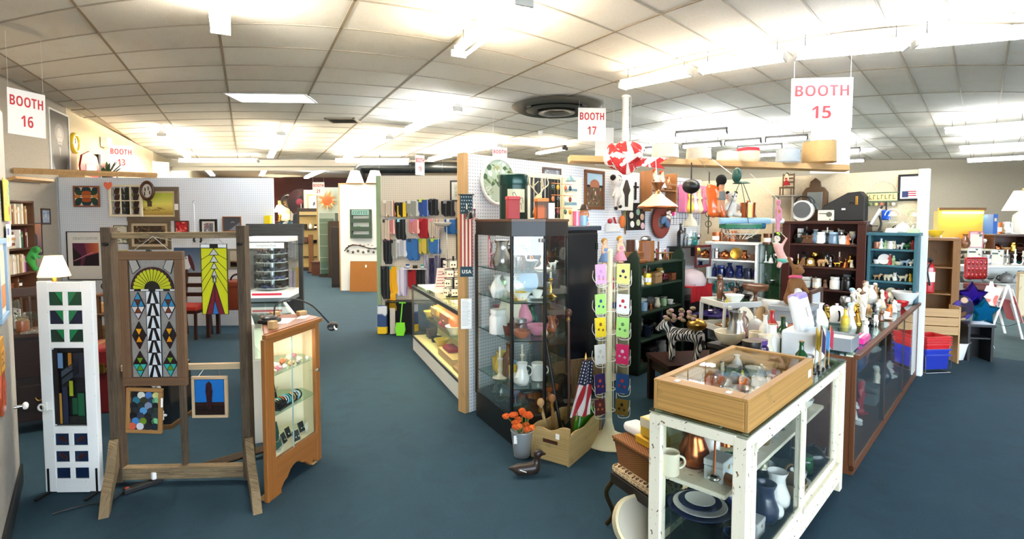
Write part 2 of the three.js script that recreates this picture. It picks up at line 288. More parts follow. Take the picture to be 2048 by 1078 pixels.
// ---------- ceiling lights: each fitting carries its own lamp ----------
function fixture(label,a,b,h,o = {}) {
const L = Math.hypot(b[0] - a[0],b[1] - a[1]),ry = Math.atan2(b[1] - a[1],b[0] - a[0]);
const t = thing('fluorescent_light',label,'ceiling light',[(a[0] + b[0]) / 2,h,-(a[1] + b[1]) / 2],ry,o.group);
const house = o.dark ? M('#26221e',0.6) : M('#f4f3ef',0.5);
P(t,'housing',box(L,0.05,0.09),house,[0,0.045,0]);
const c = new THREE.Color(...(o.c ?? NEUTRAL));
const gm = memo('tube' + c.getHexString() + (o.k ?? 1),() => new THREE.MeshStandardMaterial({ color: '#ffffff',emissive: c,emissiveIntensity: 55 * (o.k ?? 1) }));
for (const z of [-0.06,0.06]) P(t,'tube',cyl(0.017,0.017,L - 0.06,6),gm,[-(L - 0.06) / 2,-0.02,z],[0,0,-Math.PI / 2]);
for (const s of [-1,1]) P(t,'lamp_holder',box(0.025,0.07,0.16),o.dark ? house : M('#dcdad4',0.5),[s * (L / 2 - 0.012),-0.01,0]);
if (h < H - 0.1) for (const s of [-1,1]) P(t,'hanger',cyl(0.004,0.004,H - h - 0.07,5),M('#555555'),[s * L * 0.4,0.07,0]);
const l = new THREE.RectAreaLight(c,TUBE * (o.k ?? 1),L - 0.06,0.14); l.position.set(0,-0.045,0); l.rotation.x = -Math.PI / 2; t.add(l); l.name = 'lamp';
return t;
}
const f1 = (l,x0,d0,x1,d1,h,o) => fixture(l,[x0,d0],[x1,d1],h,o);
f1('fluorescent batten straight above the stained glass rack',-1.92,3.5,-2.61,4.8,3.46,{ c: NEUTRAL });
f1('warm fluorescent batten above the aisle entrance',0.1,4.16,-0.55,5.46,3.46,{ c: WARM });
f1('first batten of the long light row nearest the round vent',2.06,6.11,1.39,6.76,3.46,{ c: WARM,k: 0.5 });
f1('second batten of the long light row after the round vent',2.85,5.55,2.13,6.06,3.46,{ c: NEUTRAL,k: 0.5 });
f1('third batten of the long light row above the booth 15 sign',3.84,5.19,2.91,5.51,3.46,{ c: COOL,k: 0.5 });
f1('fourth batten ending the long light row by the windows',4.82,4.82,3.87,5.15,3.46,{ c: COOL,k: 0.5 });
f1('warm batten close to the cream side wall',-6.9,10.44,-8.55,13.94,3.46,{ c: WARM,k: 0.5 });
f1('warm batten over the middle of the picture booth aisle',-4.49,10.32,-6.42,14.05,3.46,{ c: WARM,k: 0.5 });
f1('cool white batten beyond the round vent over the aisle',-0.82,8.06,-1.98,10.04,3.46,{ c: COOL,k: 0.6 });
f1('warm batten running on toward the plastered beam',-2.5,10.81,-4.52,14.38,3.46,{ c: WARM,k: 0.5 });
f1('first of three battens in line behind the white pegboard',-0.27,11.94,-0.82,12.6,3.46,{ c: WARM });
f1('second of three battens in line behind the white pegboard',-0.86,12.68,-1.53,13.63,3.46,{ c: WARM });
f1('third of three battens in line behind the white pegboard',-1.57,13.73,-2.31,14.86,3.46,{ c: WARM });
f1('lone batten far behind the booth 17 sign',1.25,12.43,0.64,13.33,3.46,{ c: WARM,dark: true });
f1('batten along the beam on its wall side',-9.45,15.03,-7.23,15.07,3.46,{ c: NEUTRAL,k: 0.35 });
f1('batten along the beam on its aisle side',-5.01,15.03,-2.93,15.07,3.46,{ c: NEUTRAL,k: 0.35 });
f1('batten in the back room beside the outer wall',-9.8,16.92,-11.15,19.67,3.46,{ c: COOL,k: 0.6 });
f1('batten in the middle of the back room ceiling',-8.06,17.24,-9.33,19.67,3.46,{ c: COOL,k: 0.6 });
f1('batten in the back room nearest the black duct',-6.16,17.41,-8.11,20.79,3.46,{ c: COOL,k: 0.6 });
const hung = { dark: true,wires: true,c: COOL };
f1('dark hanging light above the row, nearest the booth 15 sign',3.96,9.74,3.15,10.19,3.4,hung);
f1('dark hanging light in the long far row, end by the sign',5.85,10.49,5.16,10.81,3.4,hung);
f1('dark hanging light in the long far row, second from the sign',5.13,10.9,4.54,11.29,3.4,hung);
f1('dark hanging light in the long far row, third from the sign',4.48,11.32,3.78,11.75,3.4,hung);
f1('dark hanging light in the long far row, fourth from the sign',3.72,11.84,3.1,12.32,3.4,hung);
f1('short dark hanging light below the long far row',5.96,11.67,5.17,12.15,3.4,hung);
f1('low dark hanging light just above the beige lampshade',8.1,12.32,7.38,12.68,3.4,hung);
f1('low dark hanging light above the red-topped lampshade',6.61,13.05,5.84,13.55,3.4,hung);
f1('dark hanging light at the far end behind the plaid lampshade',9.6,14.4,8.4,14.9,3.4,hung);
f1('dark hanging light over the furthest corner booths',3.9,13.9,2.8,14.4,3.4,hung);
f1('upper batten over the lamp and china booth',8.9,9.1,7.97,9.79,3.4,{ c: COOL,wires: true });
f1('middle batten over the lamp and china booth',11.3,11.5,10.25,12.15,3.4,{ c: COOL,wires: true });
f1('lowest batten over the lamp and china booth',13.6,13.75,12.52,14.56,3.4,{ c: COOL,wires: true });
{ // recessed troffer
const t = thing('recessed_light_panel','flat white recessed light panel in the ceiling grid','ceiling light',[-3.7,H,-8.2],0.06);
P(t,'frame',join([T(box(1.2,0.02,0.03),0,-0.008,0.285),T(box(1.2,0.02,0.03),0,-0.008,-0.285),T(box(0.03,0.02,0.6),0.585,-0.008,0),T(box(0.03,0.02,0.6),-0.585,-0.008,0)]),white);
P(t,'diffuser',box(1.14,0.008,0.54),new THREE.MeshStandardMaterial({ color: '#ffffff',emissive: new THREE.Color(...COOL),emissiveIntensity: 3 }),[0,-0.008,0]);
const l = new THREE.RectAreaLight(new THREE.Color(...COOL),6,1.1,0.5); l.position.y = -0.02; l.rotation.x = -Math.PI / 2; t.add(l);
}
{ // big round ceiling diffuser, rings in brown tones round a near-black throat
const t = thing('round_air_diffuser','large sooty round air diffuser set in the ceiling tiles','ceiling vent',[0.73,H - 0.03,-8.7]);
const ventBrown = M('#5a5246',0.5,{ metalness: 0.4 }),dk = M('#17140f',0.8);
P(t,'throat',cyl(0.42,0.42,0.02,32),dk,[0,-0.012,0]);
[[0.74,0.5,0.0],[0.5,0.32,-0.035],[0.3,0.16,-0.06]].forEach(([r1,r0,y],i) => P(t,'ring',lathe([[r0,y - 0.005],[(r0 + r1) / 2,y - 0.075 + i * 0.012],[r1,y - 0.012 + i * -0.02],[r1,y - 0.004 + i * -0.02],[(r0 + r1) / 2,y - 0.06 + i * 0.012],[r0,y + 0.004]],40),M(['#6b6254','#4c463c','#8a8378'][i],0.45,{ metalness: 0.5,side: THREE.DoubleSide })));
P(t,'centre_cone',lathe([[0,-0.105],[0.09,-0.1],[0.13,-0.07],[0,-0.06]],24),ventBrown);
}
{
const t = thing('square_vent','small dark louvred vent in the ceiling over the aisle','ceiling vent',[-3.18,H - 0.01,-10]);
P(t,'frame',join([T(box(0.56,0.03,0.05),0,0,0.2),T(box(0.56,0.03,0.05),0,0,-0.2),T(box(0.05,0.03,0.45),0.26,0,0),T(box(0.05,0.03,0.45),-0.26,0,0)]),M('#9a8f7c',0.5));
for (let i = 0; i < 5; i++) P(t,'louvre',box(0.47,0.008,0.06),M('#4d463a',0.5),[0,-0.004,-0.14 + i * 0.07],[0.6,0,0]);
P(t,'backing',box(0.47,0.004,0.36,0),M('#15130f'),[0,0.012,0]);
}
single('security_camera','small white dome camera on ceiling beyond the round vent','camera',join([cyl(0.05,0.05,0.03),T(ball(0.05),0,-0.02,0)]),white,[0.6,H - 0.03,-11.2]);
single('smoke_detector','white round smoke detector over the aisle ceiling','smoke detector',cyl(0.05,0.06,0.05),white,[-0.1,H - 0.055,-12.6]);
single('ceiling_sprinkler','second small white dome fitted beside the smoke detector','sprinkler',join([cyl(0.035,0.045,0.05),T(ball(0.04),0,0,0)]),white,[-1.6,H - 0.055,-13.2]);
{ // pipe column
const t = thing('support_pipe','white support pipe with grey conduit rising to the ceiling','pipe',[1.72,0,-8.05]);
P(t,'pipe',cyl(0.05,0.05,H,18),M('#efece4',0.5)); P(t,'conduit',cyl(0.011,0.011,H,8),M('#9a9a98',0.4),[0.075,0,0.01]); P(t,'collar',cyl(0.07,0.07,0.03,18),white,[0,H - 0.04,0]);
}
{ // black duct
const t = thing('black_duct','fat black spiral duct with a downturned end under the beam','duct',[-4.2,3.28,-15.2]),b = M('#22272a',0.35,{ metalness: 0.5 });
P(t,'main_run',T(cyl(0.16,0.16,2.9,24),0,0,0,0,0,-Math.PI / 2),b);
P(t,'elbow',tube([[0.05,0,0],[-0.13,-0.02,0],[-0.2,-0.16,0],[-0.2,-0.5,0]],0.16,20,20),b);
for (const x of [0.4,2.2]) P(t,'hanger',box(0.03,0.3,0.003),M('#3a4145',0.4),[x,0.25,0]);
for (const x of [0.4,1.3,2.2]) P(t,'seam',T(cyl(0.17,0.17,0.03,24),x,0,0,0,0,-Math.PI / 2),M('#3a4145',0.3,{ metalness: 0.6 }));
}
// ---------- hanging booth signs ----------
const signMat = (top,bottom,k) => M('#ffffff',0.6,{ map: canvasTex(256,288,(x,w,h) => { x.fillStyle = '#e3e1df'; x.fillRect(0,0,w,h); const g = x.createLinearGradient(0,20,0,110); g.addColorStop(0,'#b3161e'); g.addColorStop(1,k ? '#e58078' : '#b3161e'); x.fillStyle = g; x.textAlign = 'center'; const L2 = (s,f,y,tw) => { x.font = f; const m = x.measureText(s).width || 1; x.save(); x.translate(w / 2,y); x.scale(tw / m,1); x.fillText(s,0,0); x.restore(); }; if (top) { L2(top,'bold 88px sans-serif',104,238); x.fillStyle = '#b01c22'; L2(bottom,'bold 100px sans-serif',232,88); } }) });
function hangSign(label,top,bottom,pos,w,h,ry,k,rz = 0) {
const t = thing('booth_sign',label,'sign',pos,ry);
const g = new THREE.PlaneGeometry(w,h),b = P(t,'sign_board',box(w,h,0.004,0.001),paper,[0,0,-0.003],[0,0,rz]);
P(t,'printed_face',g,signMat(top,bottom,k),[0,0,0.001],[0,0,rz]);
for (const s of [-1,1]) P(t,'string',rod([s * w * 0.46,h / 2 - s * -w * 0.46 * rz,0],[s * w * 0.46,H - pos[1],0],0.0016,4),M('#dddddd'));
return t;
}
hangSign('large white sign lettered booth fifteen hanging over the counter of figurines','BOOTH','15',[3.26,2.99,-5.6],0.62,0.52,-0.08,1);
hangSign('blank white sign hanging behind the booth 15 sign','','',[4.33,2.9,-7.2],0.52,1.0,-0.05,0);
hangSign('white sign lettered booth seventeen hanging in front of the round vent','BOOTH','17',[1.22,3.22,-8.1],0.43,0.5,0.1,0);
hangSign('blank grey-white sign hanging behind the booth 17 sign','','',[1.5,2.96,-8.6],0.3,0.6,0,0);
hangSign('white sign lettered booth sixteen hanging by the portrait poster','BOOTH','16',[-5.02,2.86,-5.5],0.34,0.46,1.3,0,-0.02);
hangSign('small booth sign half hidden by the white pegboard','BOOTH','18',[-0.22,2.93,-9.6],0.27,0.3,0.25,0);
hangSign('small booth sign above the cream pegboard','BOOTH','19',[-1.95,2.93,-11.2],0.22,0.42,0.7,0);
hangSign('white booth sign over the far aisle stalls','BOOTH','21',[-6.2,2.78,-16.9],0.38,0.42,0,0);
hangSign('small white sign near the cream side wall','BOOTH','13',[-8.05,3.05,-10.9],0.4,0.5,0.75,0);
hangSign('plain white sign further along the cream side wall','','',[-9.5,3.05,-14.3],0.4,0.6,0.9,0);

// ---------- small wares: one builder per kind, unit height, copied for every individual ----------
const C = { white: '#f0eee8',cream: '#e8dcc0',ivory: '#ddd2b4',brown: '#6b4227',tan: '#b98f5f',amber: '#a8631c','cobalt blue': '#1b2f7d',navy: '#1a2340',teal: '#1f6d72',black: '#131313',red: '#b01c22',pink: '#e08aa0',green: '#2e6b3a','pale green': '#a9cf98',grey: '#8b8c8c',silver: '#c9c9c9',gold: '#c59a45',copper: '#b8693f',clear: '#eef6f4',yellow: '#e6c12f',orange: '#e0702a',purple: '#54317a','pale blue': '#9dbcd8',blue: '#2f5da8',terracotta: '#b4653f',maroon: '#5c1520','dark green': '#173524',turquoise: '#2fa39b',lilac: '#c3a2d6',rust: '#8a4a26' };
const GLASSY = new Set(['clear','amber','cobalt blue','turquoise','pale green','green','pale blue','purple','dark green']);
const METALS = new Set(['silver','gold','copper']);
const china = (c) => (METALS.has(c) ? metal(C[c],0.25) : gloss(C[c],0.3));
const bottleMat = (c) => (c === 'clear' ? glassM('#f0f7f5',0.04) : GLASSY.has(c) ? M(C[c],0.08,{ transmission: 0.6,thickness: 0,side: THREE.DoubleSide,key: 'g' }) : china(c));
const LA = {
vase: [[0,0],[0.2,0],[0.22,0.03],[0.3,0.25],[0.31,0.42],[0.22,0.66],[0.12,0.82],[0.13,0.93],[0.19,1],[0.16,1],[0.1,0.85]],
pot: [[0,0],[0.36,0],[0.48,0.12],[0.52,0.4],[0.46,0.66],[0.34,0.74],[0.3,0.74]],
mug: [[0,0],[0.36,0],[0.39,0.04],[0.4,0.96],[0.39,1],[0.36,0.98],[0.34,0.1],[0,0.08]],
cup: [[0,0],[0.3,0],[0.32,0.05],[0.56,0.5],[0.66,0.96],[0.65,1],[0.6,0.96],[0.5,0.5],[0.2,0.12],[0,0.1]],
bowl: [[0,0],[0.5,0],[0.55,0.08],[0.9,0.42],[1.1,0.94],[1.1,1],[1.04,0.98],[0.84,0.48],[0.4,0.16],[0,0.12]],
bottle: [[0,0],[0.15,0],[0.165,0.02],[0.165,0.56],[0.15,0.64],[0.065,0.76],[0.055,0.95],[0.07,0.96],[0.07,1],[0,1]],
jar: [[0,0],[0.34,0],[0.37,0.03],[0.37,0.68],[0.3,0.78],[0.3,0.84],[0.27,0.84]],
goblet: [[0,0],[0.24,0],[0.24,0.02],[0.04,0.06],[0.03,0.42],[0.08,0.48],[0.22,0.6],[0.26,0.8],[0.22,1],[0.2,1],[0.23,0.8],[0.18,0.62],[0,0.52]],
tumbler: [[0,0],[0.24,0],[0.3,1],[0.28,1],[0.22,0.05],[0,0.05]],
candle: [[0,0],[0.24,0],[0.24,0.03],[0.1,0.08],[0.05,0.16],[0.08,0.28],[0.045,0.36],[0.06,0.56],[0.1,0.62],[0.06,0.66],[0,0.66]],
pitcher: [[0,0],[0.24,0],[0.32,0.16],[0.33,0.36],[0.22,0.64],[0.2,0.82],[0.27,1],[0.24,1],[0.17,0.82],[0.17,0.66],[0,0.6]],
dish: [[0,0],[0.5,0],[0.55,0.3],[0.95,0.9],[1,1],[0.94,1],[0.5,0.45],[0,0.4]],
bell: [[0,0.66],[0.1,0.66],[0.2,0.5],[0.28,0.12],[0.36,0],[0.33,0],[0.24,0.14],[0.16,0.48],[0,0.6]],
shaker: [[0,0],[0.22,0],[0.24,0.05],[0.2,0.6],[0.24,0.7],[0.22,0.86],[0.12,0.97],[0,1]],
stand: [[0,0],[0.4,0],[0.36,0.06],[0.1,0.14],[0.08,0.5],[0.16,0.6],[0.62,0.72],[0.66,1],[0.62,1],[0.56,0.78],[0,0.72]],
};
const BODY = {
figure: () => blob([[0,0.86,0,0.1,0,0.9,0,0.1],[0,0.72,0,0.05,0,0.8,0,0.05],[0,0.5,0,0.1,0,0.68,0,0.11],[-0.1,0.68,0,0.05,-0.16,0.5,0.05,0.04],[0.1,0.68,0,0.05,0.14,0.5,0.08,0.04],[-0.06,0.45,0,0.08,-0.07,0.06,0,0.05],[0.06,0.45,0,0.08,0.07,0.06,0,0.05],[-0.07,0.04,0,0.04,-0.07,0.04,0.07,0.035],[0.07,0.04,0,0.04,0.07,0.04,0.07,0.035]],40,0.02),
lady: () => blob([[0,0.87,0,0.09,0,0.9,-0.01,0.1],[0,0.72,0,0.045,0,0.8,0,0.045],[0,0.6,0,0.08,0,0.7,0,0.09],[0,0.03,0,0.22,0,0.5,0,0.08],[-0.09,0.68,0,0.04,-0.16,0.5,0.06,0.035],[0.09,0.68,0,0.04,0.05,0.52,0.12,0.035]],40,0.02),
dog: () => blob([[-0.3,0.52,0,0.16,0.26,0.54,0,0.18],[0.32,0.6,0,0.12,0.42,0.8,0,0.13],[0.46,0.82,0,0.11,0.64,0.76,0,0.06],[0.36,0.86,0.1,0.05,0.34,0.68,0.13,0.04],[0.36,0.86,-0.1,0.05,0.34,0.68,-0.13,0.04],[0.26,0.45,0.1,0.08,0.26,0.05,0.1,0.055],[0.26,0.45,-0.1,0.08,0.26,0.05,-0.1,0.055],[-0.28,0.45,0.1,0.1,-0.22,0.26,0.1,0.06],[-0.22,0.26,0.1,0.05,-0.3,0.05,0.1,0.05],[-0.28,0.45,-0.1,0.1,-0.22,0.26,-0.1,0.06],[-0.22,0.26,-0.1,0.05,-0.3,0.05,-0.1,0.05],[-0.42,0.58,0,0.05,-0.6,0.78,0,0.03]],48,0.025),
elephant: () => blob([[-0.2,0.58,0,0.27,0.2,0.6,0,0.27],[0.42,0.72,0,0.2,0.5,0.74,0,0.19],[0.62,0.64,0,0.09,0.74,0.3,0,0.06],[0.74,0.3,0,0.06,0.86,0.42,0,0.05],[0.36,0.78,0.2,0.05,0.3,0.6,0.3,0.12],[0.36,0.78,-0.2,0.05,0.3,0.6,-0.3,0.12],[0.2,0.45,0.14,0.12,0.22,0.08,0.14,0.1],[0.2,0.45,-0.14,0.12,0.22,0.08,-0.14,0.1],[-0.24,0.45,0.14,0.13,-0.22,0.08,0.14,0.1],[-0.24,0.45,-0.14,0.13,-0.22,0.08,-0.14,0.1],[-0.46,0.64,0,0.03,-0.52,0.4,0,0.02]],44,0.025),
bird: () => blob([[-0.12,0.4,0,0.2,0.12,0.46,0,0.22],[0.2,0.62,0,0.1,0.26,0.8,0,0.13],[0.36,0.8,0,0.05,0.48,0.76,0,0.02],[-0.26,0.4,0,0.1,-0.52,0.5,0,0.05],[0,0.06,0,0.14,0,0.28,0,0.05]],36,0.025),
cat: () => blob([[0,0.18,0,0.2,0,0.48,0.02,0.15],[0,0.72,0.06,0.16,0,0.76,0.08,0.15],[-0.09,0.84,0.06,0.05,-0.12,0.97,0.05,0.02],[0.09,0.84,0.06,0.05,0.12,0.97,0.05,0.02],[-0.08,0.4,0.14,0.06,-0.08,0.05,0.18,0.05],[0.08,0.4,0.14,0.06,0.08,0.05,0.18,0.05],[0.18,0.08,-0.05,0.06,0.26,0.1,0.14,0.035]],40,0.02),
bear: () => blob([[0,0.26,0,0.22,0,0.46,0,0.18],[0,0.76,0.02,0.19,0,0.78,0.03,0.19],[0,0.7,0.18,0.07,0,0.7,0.2,0.07],[-0.15,0.92,0,0.07,-0.16,0.93,0,0.07],[0.15,0.92,0,0.07,0.16,0.93,0,0.07],[-0.18,0.5,0.04,0.08,-0.3,0.32,0.12,0.07],[0.18,0.5,0.04,0.08,0.3,0.32,0.12,0.07],[-0.14,0.12,0.08,0.1,-0.2,0.1,0.3,0.09],[0.14,0.12,0.08,0.1,0.2,0.1,0.3,0.09]],40,0.02),
};
const bodyG = (k) => memo('body_' + k,BODY[k]);
const handleG = (x,y,r,t) => T(tor(r,t,Math.PI,6,12),x,y,0,0,0,-Math.PI / 2);
const eyes = (g,pts,r) => { for (const p of pts) P(g,'eye',ball(r,1,1,1,6),black,p); };
const animal = (k,e,r) => (g,c) => { P(g,'body',bodyG(k),china(c)); eyes(g,e,r); };
const KIND = {
vase: (g,c) => P(g,'body',lathe(LA.vase,20),bottleMat(c)),
mug: (g,c) => { P(g,'body',lathe(LA.mug),china(c)); P(g,'handle',handleG(0.39,0.52,0.26,0.05),china(c)); },
teacup: (g,c) => { P(g,'cup',lathe(LA.cup),china(c)); P(g,'handle',handleG(0.55,0.6,0.24,0.05),china(c)); P(g,'saucer',lathe([[0,-0.0],[0.4,0],[1,0.14],[0.98,0.18],[0.4,0.06],[0,0.05]]),china(c)); },
teapot: (g,c) => { P(g,'body',lathe(LA.pot,20),china(c)); P(g,'lid',lathe([[0.35,0.74],[0.2,0.86],[0.06,0.88],[0.05,0.92],[0.09,0.97],[0,1]],16),china(c)); P(g,'spout',tube([[0.46,0.3,0],[0.66,0.44,0],[0.78,0.72,0]],0.07,10),china(c)); P(g,'handle',handleG(-0.48,0.42,0.24,0.045).clone().scale(-1,1,1).translate(-0.96,0,0),china(c)); },
pitcher: (g,c) => { P(g,'body',lathe(LA.pitcher,20),bottleMat(c)); P(g,'handle',handleG(0.24,0.6,0.24,0.035),bottleMat(c)); },
bowl: (g,c) => P(g,'body',lathe(LA.bowl,22),bottleMat(c)),
dish: (g,c) => P(g,'body',lathe(LA.dish,24),china(c)),
bottle: (g,c) => { P(g,'body',lathe(LA.bottle),bottleMat(c)); P(g,'stopper',cyl(0.06,0.065,0.06,10),wood('#b98f5f'),[0,0.97,0]); },
jar: (g,c) => { P(g,'body',lathe(LA.jar),bottleMat(c)); P(g,'lid',cyl(0.33,0.33,0.16,18),china(c === 'clear' ? 'silver' : c),[0,0.84,0]); },
goblet: (g,c) => P(g,'body',lathe(LA.goblet),bottleMat(c)),
tumbler: (g,c) => P(g,'body',lathe(LA.tumbler),bottleMat(c)),
candlestick: (g,c) => { P(g,'stick',lathe(LA.candle),china(c)); P(g,'candle',cyl(0.04,0.035,0.36,10),M('#efe6cf',0.5),[0,0.64,0]); },
bell: (g,c) => { P(g,'body',lathe(LA.bell),china(c)); P(g,'handle',lathe([[0.05,0.64],[0.03,0.74],[0.07,0.84],[0.04,0.95],[0,1]],12),china(c)); },
shaker: (g,c) => P(g,'body',lathe(LA.shaker),china(c)),
compote: (g,c) => P(g,'body',lathe(LA.stand,22),bottleMat(c)),
plate: (g,c) => { P(g,'plate',T(lathe([[0,0],[0.28,0],[0.32,0.02],[0.49,0.07],[0.5,0.085],[0.3,0.035],[0,0.03]],28),0,0.5,-0.06,Math.PI / 2 - 0.22),china(c)); P(g,'easel',join([bar(-0.2,0,0.12,-0.2,0.3,-0.16,0.03),bar(0.2,0,0.12,0.2,0.3,-0.16,0.03),bar(-0.2,0.02,0.1,0.2,0.02,0.1,0.03),bar(0,0,-0.34,0,0.4,-0.18,0.03)]),iron); },
figurine: (g,c) => { P(g,'body',bodyG('figure'),china(c)); P(g,'hair',ball(0.105,1,0.75,1,10),china(c === 'brown' ? 'black' : 'brown'),[0,0.935,-0.02]); P(g,'base',cyl(0.2,0.18,0.04,14),china(c)); },
lady: (g,c) => { P(g,'body',bodyG('lady'),china(c)); P(g,'bonnet',ball(0.11,1,0.8,1,10),china(c === 'white' ? 'pale blue' : 'white'),[0,0.94,-0.03]); },
angel: (g,c) => { P(g,'body',bodyG('lady'),china(c)); for (const s of [-1,1]) P(g,'wing',poly([[0,0],[s * 0.3,0.26],[s * 0.34,0.05],[s * 0.2,-0.22]],0.03,0.01),china(c),[0,0.58,-0.12]); },
dog: animal('dog',[[0.54,0.86,0.08],[0.54,0.86,-0.08]],0.022),elephant: animal('elephant',[[0.6,0.8,0.13],[0.6,0.8,-0.13]],0.02),
bird: animal('bird',[[0.33,0.84,0.1],[0.33,0.84,-0.1]],0.022),cat: animal('cat',[[-0.06,0.78,0.22],[0.06,0.78,0.22]],0.02),
teddy: (g,c) => { P(g,'body',bodyG('bear'),plush(C[c])); eyes(g,[[-0.07,0.8,0.2],[0.07,0.8,0.2]],0.024); P(g,'nose',ball(0.03,1.2,1,1,8),black,[0,0.72,0.275]); },
lidded_box: (g,c) => { P(g,'box',box(1.3,0.66,0.9,0.03),wood(C[c]),[0,0.33,0]); P(g,'lid',box(1.36,0.32,0.96,0.06),wood(C[c]),[0,0.84,0]); P(g,'clasp',box(0.12,0.2,0.03,0.01),brass,[0,0.66,0.48]); },
tin: (g,c) => { P(g,'body',cyl(0.4,0.4,0.84,20),M(C[c],0.35,{ metalness: 0.4 })); P(g,'lid',cyl(0.43,0.42,0.16,20),M(C[c],0.3,{ metalness: 0.5,key: 'l' }),[0,0.84,0]); P(g,'label',cyl(0.405,0.405,0.4,20),paper,[0,0.2,0]); },
book: (g,c) => { P(g,'cover',join([T(box(0.02,1,0.7,0),-0.09,0.5,0),T(box(0.02,1,0.7,0),0.09,0.5,0),T(box(0.2,1,0.02,0),0,0.5,0.35)]),M(C[c],0.7)); P(g,'pages',box(0.16,0.95,0.68,0),paper,[0,0.5,-0.01]); P(g,'spine_label',box(0.1,0.16,0.004,0),M('#d9c9a0',0.7),[0,0.72,0.362]); },
flat_book: (g,c) => { P(g,'cover',join([T(box(6.4,0.12,4.4,0),0,0.06,0),T(box(6.4,0.12,4.4,0),0,0.94,0),T(box(6.4,1,0.12,0),0,0.5,2.2)]),M(C[c],0.7)); P(g,'pages',box(6.2,0.8,4.2,0),paper,[0,0.5,-0.05]); },
lantern: (g,c) => { P(g,'base',cyl(0.26,0.2,0.2,16),china(c)); P(g,'globe',lathe([[0.14,0.2],[0.24,0.36],[0.22,0.56],[0.12,0.7]],16),pane); P(g,'cap',cyl(0.16,0.06,0.16,14),china(c),[0,0.7,0]); P(g,'bail',T(tor(0.26,0.016,Math.PI,6,14),0,0.72,0),china(c)); },
clock: (g,c) => { P(g,'case',join([T(box(0.8,0.7,0.4,0.03),0,0.41,0),T(box(0.95,0.1,0.5,0.02),0,0.05,0),T(box(0.5,0.2,0.36,0.05),0,0.86,0)]),wood(C[c])); P(g,'dial',T(cyl(0.27,0.27,0.02,20),0,0.46,0.2,Math.PI / 2),paper); P(g,'hand',join([T(box(0.02,0.2,0.01,0),0,0.55,0.228),T(box(0.15,0.02,0.01,0),0.07,0.46,0.228)]),black); },
picture: (g,c) => { P(g,'frame',join([T(box(0.8,0.07,0.04),0,0.035,0),T(box(0.8,0.07,0.04),0,0.965,0),T(box(0.07,1,0.04),-0.365,0.5,0),T(box(0.07,1,0.04),0.365,0.5,0)]),wood(C[c])); P(g,'print',box(0.68,0.88,0.015,0),M('#ffffff',0.7,{ map: memo('ptex' + c,() => printTex('#d8d2c4',['#7a6a58','#9fb2ba','#4d5a48',C[c]])) }),[0,0.5,0]); },
toy_car: (g,c) => { P(g,'body',join([T(box(2,0.44,0.85,0.1),0,0.4,0),T(box(1.0,0.4,0.75,0.12),-0.1,0.8,0)]),gloss(C[c])); for (const [x,z] of [[0.6,0.4],[0.6,-0.4],[-0.6,0.4],[-0.6,-0.4]]) P(g,'wheel',T(cyl(0.22,0.22,0.12,14),x,0.22,z - 0.06,Math.PI / 2),black); },
basket: (g,c) => { P(g,'body',lathe([[0,0],[0.46,0],[0.6,0.56],[0.56,0.56],[0.44,0.05],[0,0.05]],18),M(C[c],0.9,{ map: wickerTex })); P(g,'handle',T(tor(0.54,0.04,Math.PI,6,16),0,0.5,0),M(C[c],0.9,{ map: wickerTex })); },
rock: (g,c) => P(g,'stone',memo('rock',() => { const q = new THREE.IcosahedronGeometry(0.5,2),p = q.attributes.position; for (let i = 0; i < p.count; i++) { const x = p.getX(i),y = p.getY(i),z = p.getZ(i),s = 1 + 0.22 * Math.sin(7 * x + 3 * z) * Math.cos(6 * y + 2 * x); p.setXYZ(i,x * s * 1.3,y * s + 0.5,z * s); } q.computeVertexNormals(); return q; }),M(C[c],0.75,{ map: speckTex })),
};
const WORD = { lidded_box: 'lidded box',flat_book: 'flat book',toy_car: 'toy car',lady: 'lady figurine',angel: 'angel figurine',dog: 'dog figurine',elephant: 'elephant figurine',bird: 'bird figurine',cat: 'cat figurine',plate: 'plate on easel',picture: 'little framed picture',lantern: 'oil lantern',rock: 'stone',compote: 'footed bowl',shaker: 'pepper shaker',clock: 'mantel clock',teddy: 'teddy bear',tin: 'storage tin' };
const NAME = { lady: 'lady_figurine',angel: 'angel_figurine',dog: 'dog_figurine',elephant: 'elephant_figurine',bird: 'bird_figurine',cat: 'cat_figurine',picture: 'small_picture',lantern: 'oil_lantern',rock: 'stone',compote: 'footed_bowl',teddy: 'teddy_bear',tin: 'storage_tin',clock: 'mantel_clock',flat_book: 'book',shaker: 'pepper_shaker' };
const CAT = { lady: 'figurine',angel: 'figurine',dog: 'figurine',elephant: 'figurine',bird: 'figurine',cat: 'figurine',picture: 'picture',lantern: 'lantern',rock: 'stone',compote: 'bowl',teddy: 'soft toy',flat_book: 'book',toy_car: 'toy',lidded_box: 'box',shaker: 'shaker' };
const HALF = { vase: 0.32,mug: 0.5,teacup: 0.98,teapot: 0.74,pitcher: 0.4,bowl: 1.1,dish: 1,bottle: 0.17,jar: 0.37,goblet: 0.26,tumbler: 0.3,candlestick: 0.24,bell: 0.36,shaker: 0.24,compote: 0.66,plate: 0.5,figurine: 0.22,lady: 0.24,angel: 0.34,dog: 0.64,elephant: 0.75,bird: 0.5,cat: 0.26,teddy: 0.34,lidded_box: 0.7,tin: 0.43,book: 0.1,flat_book: 3.2,lantern: 0.28,clock: 0.48,picture: 0.4,toy_car: 1,basket: 0.6,rock: 0.62 };
const protos = {};
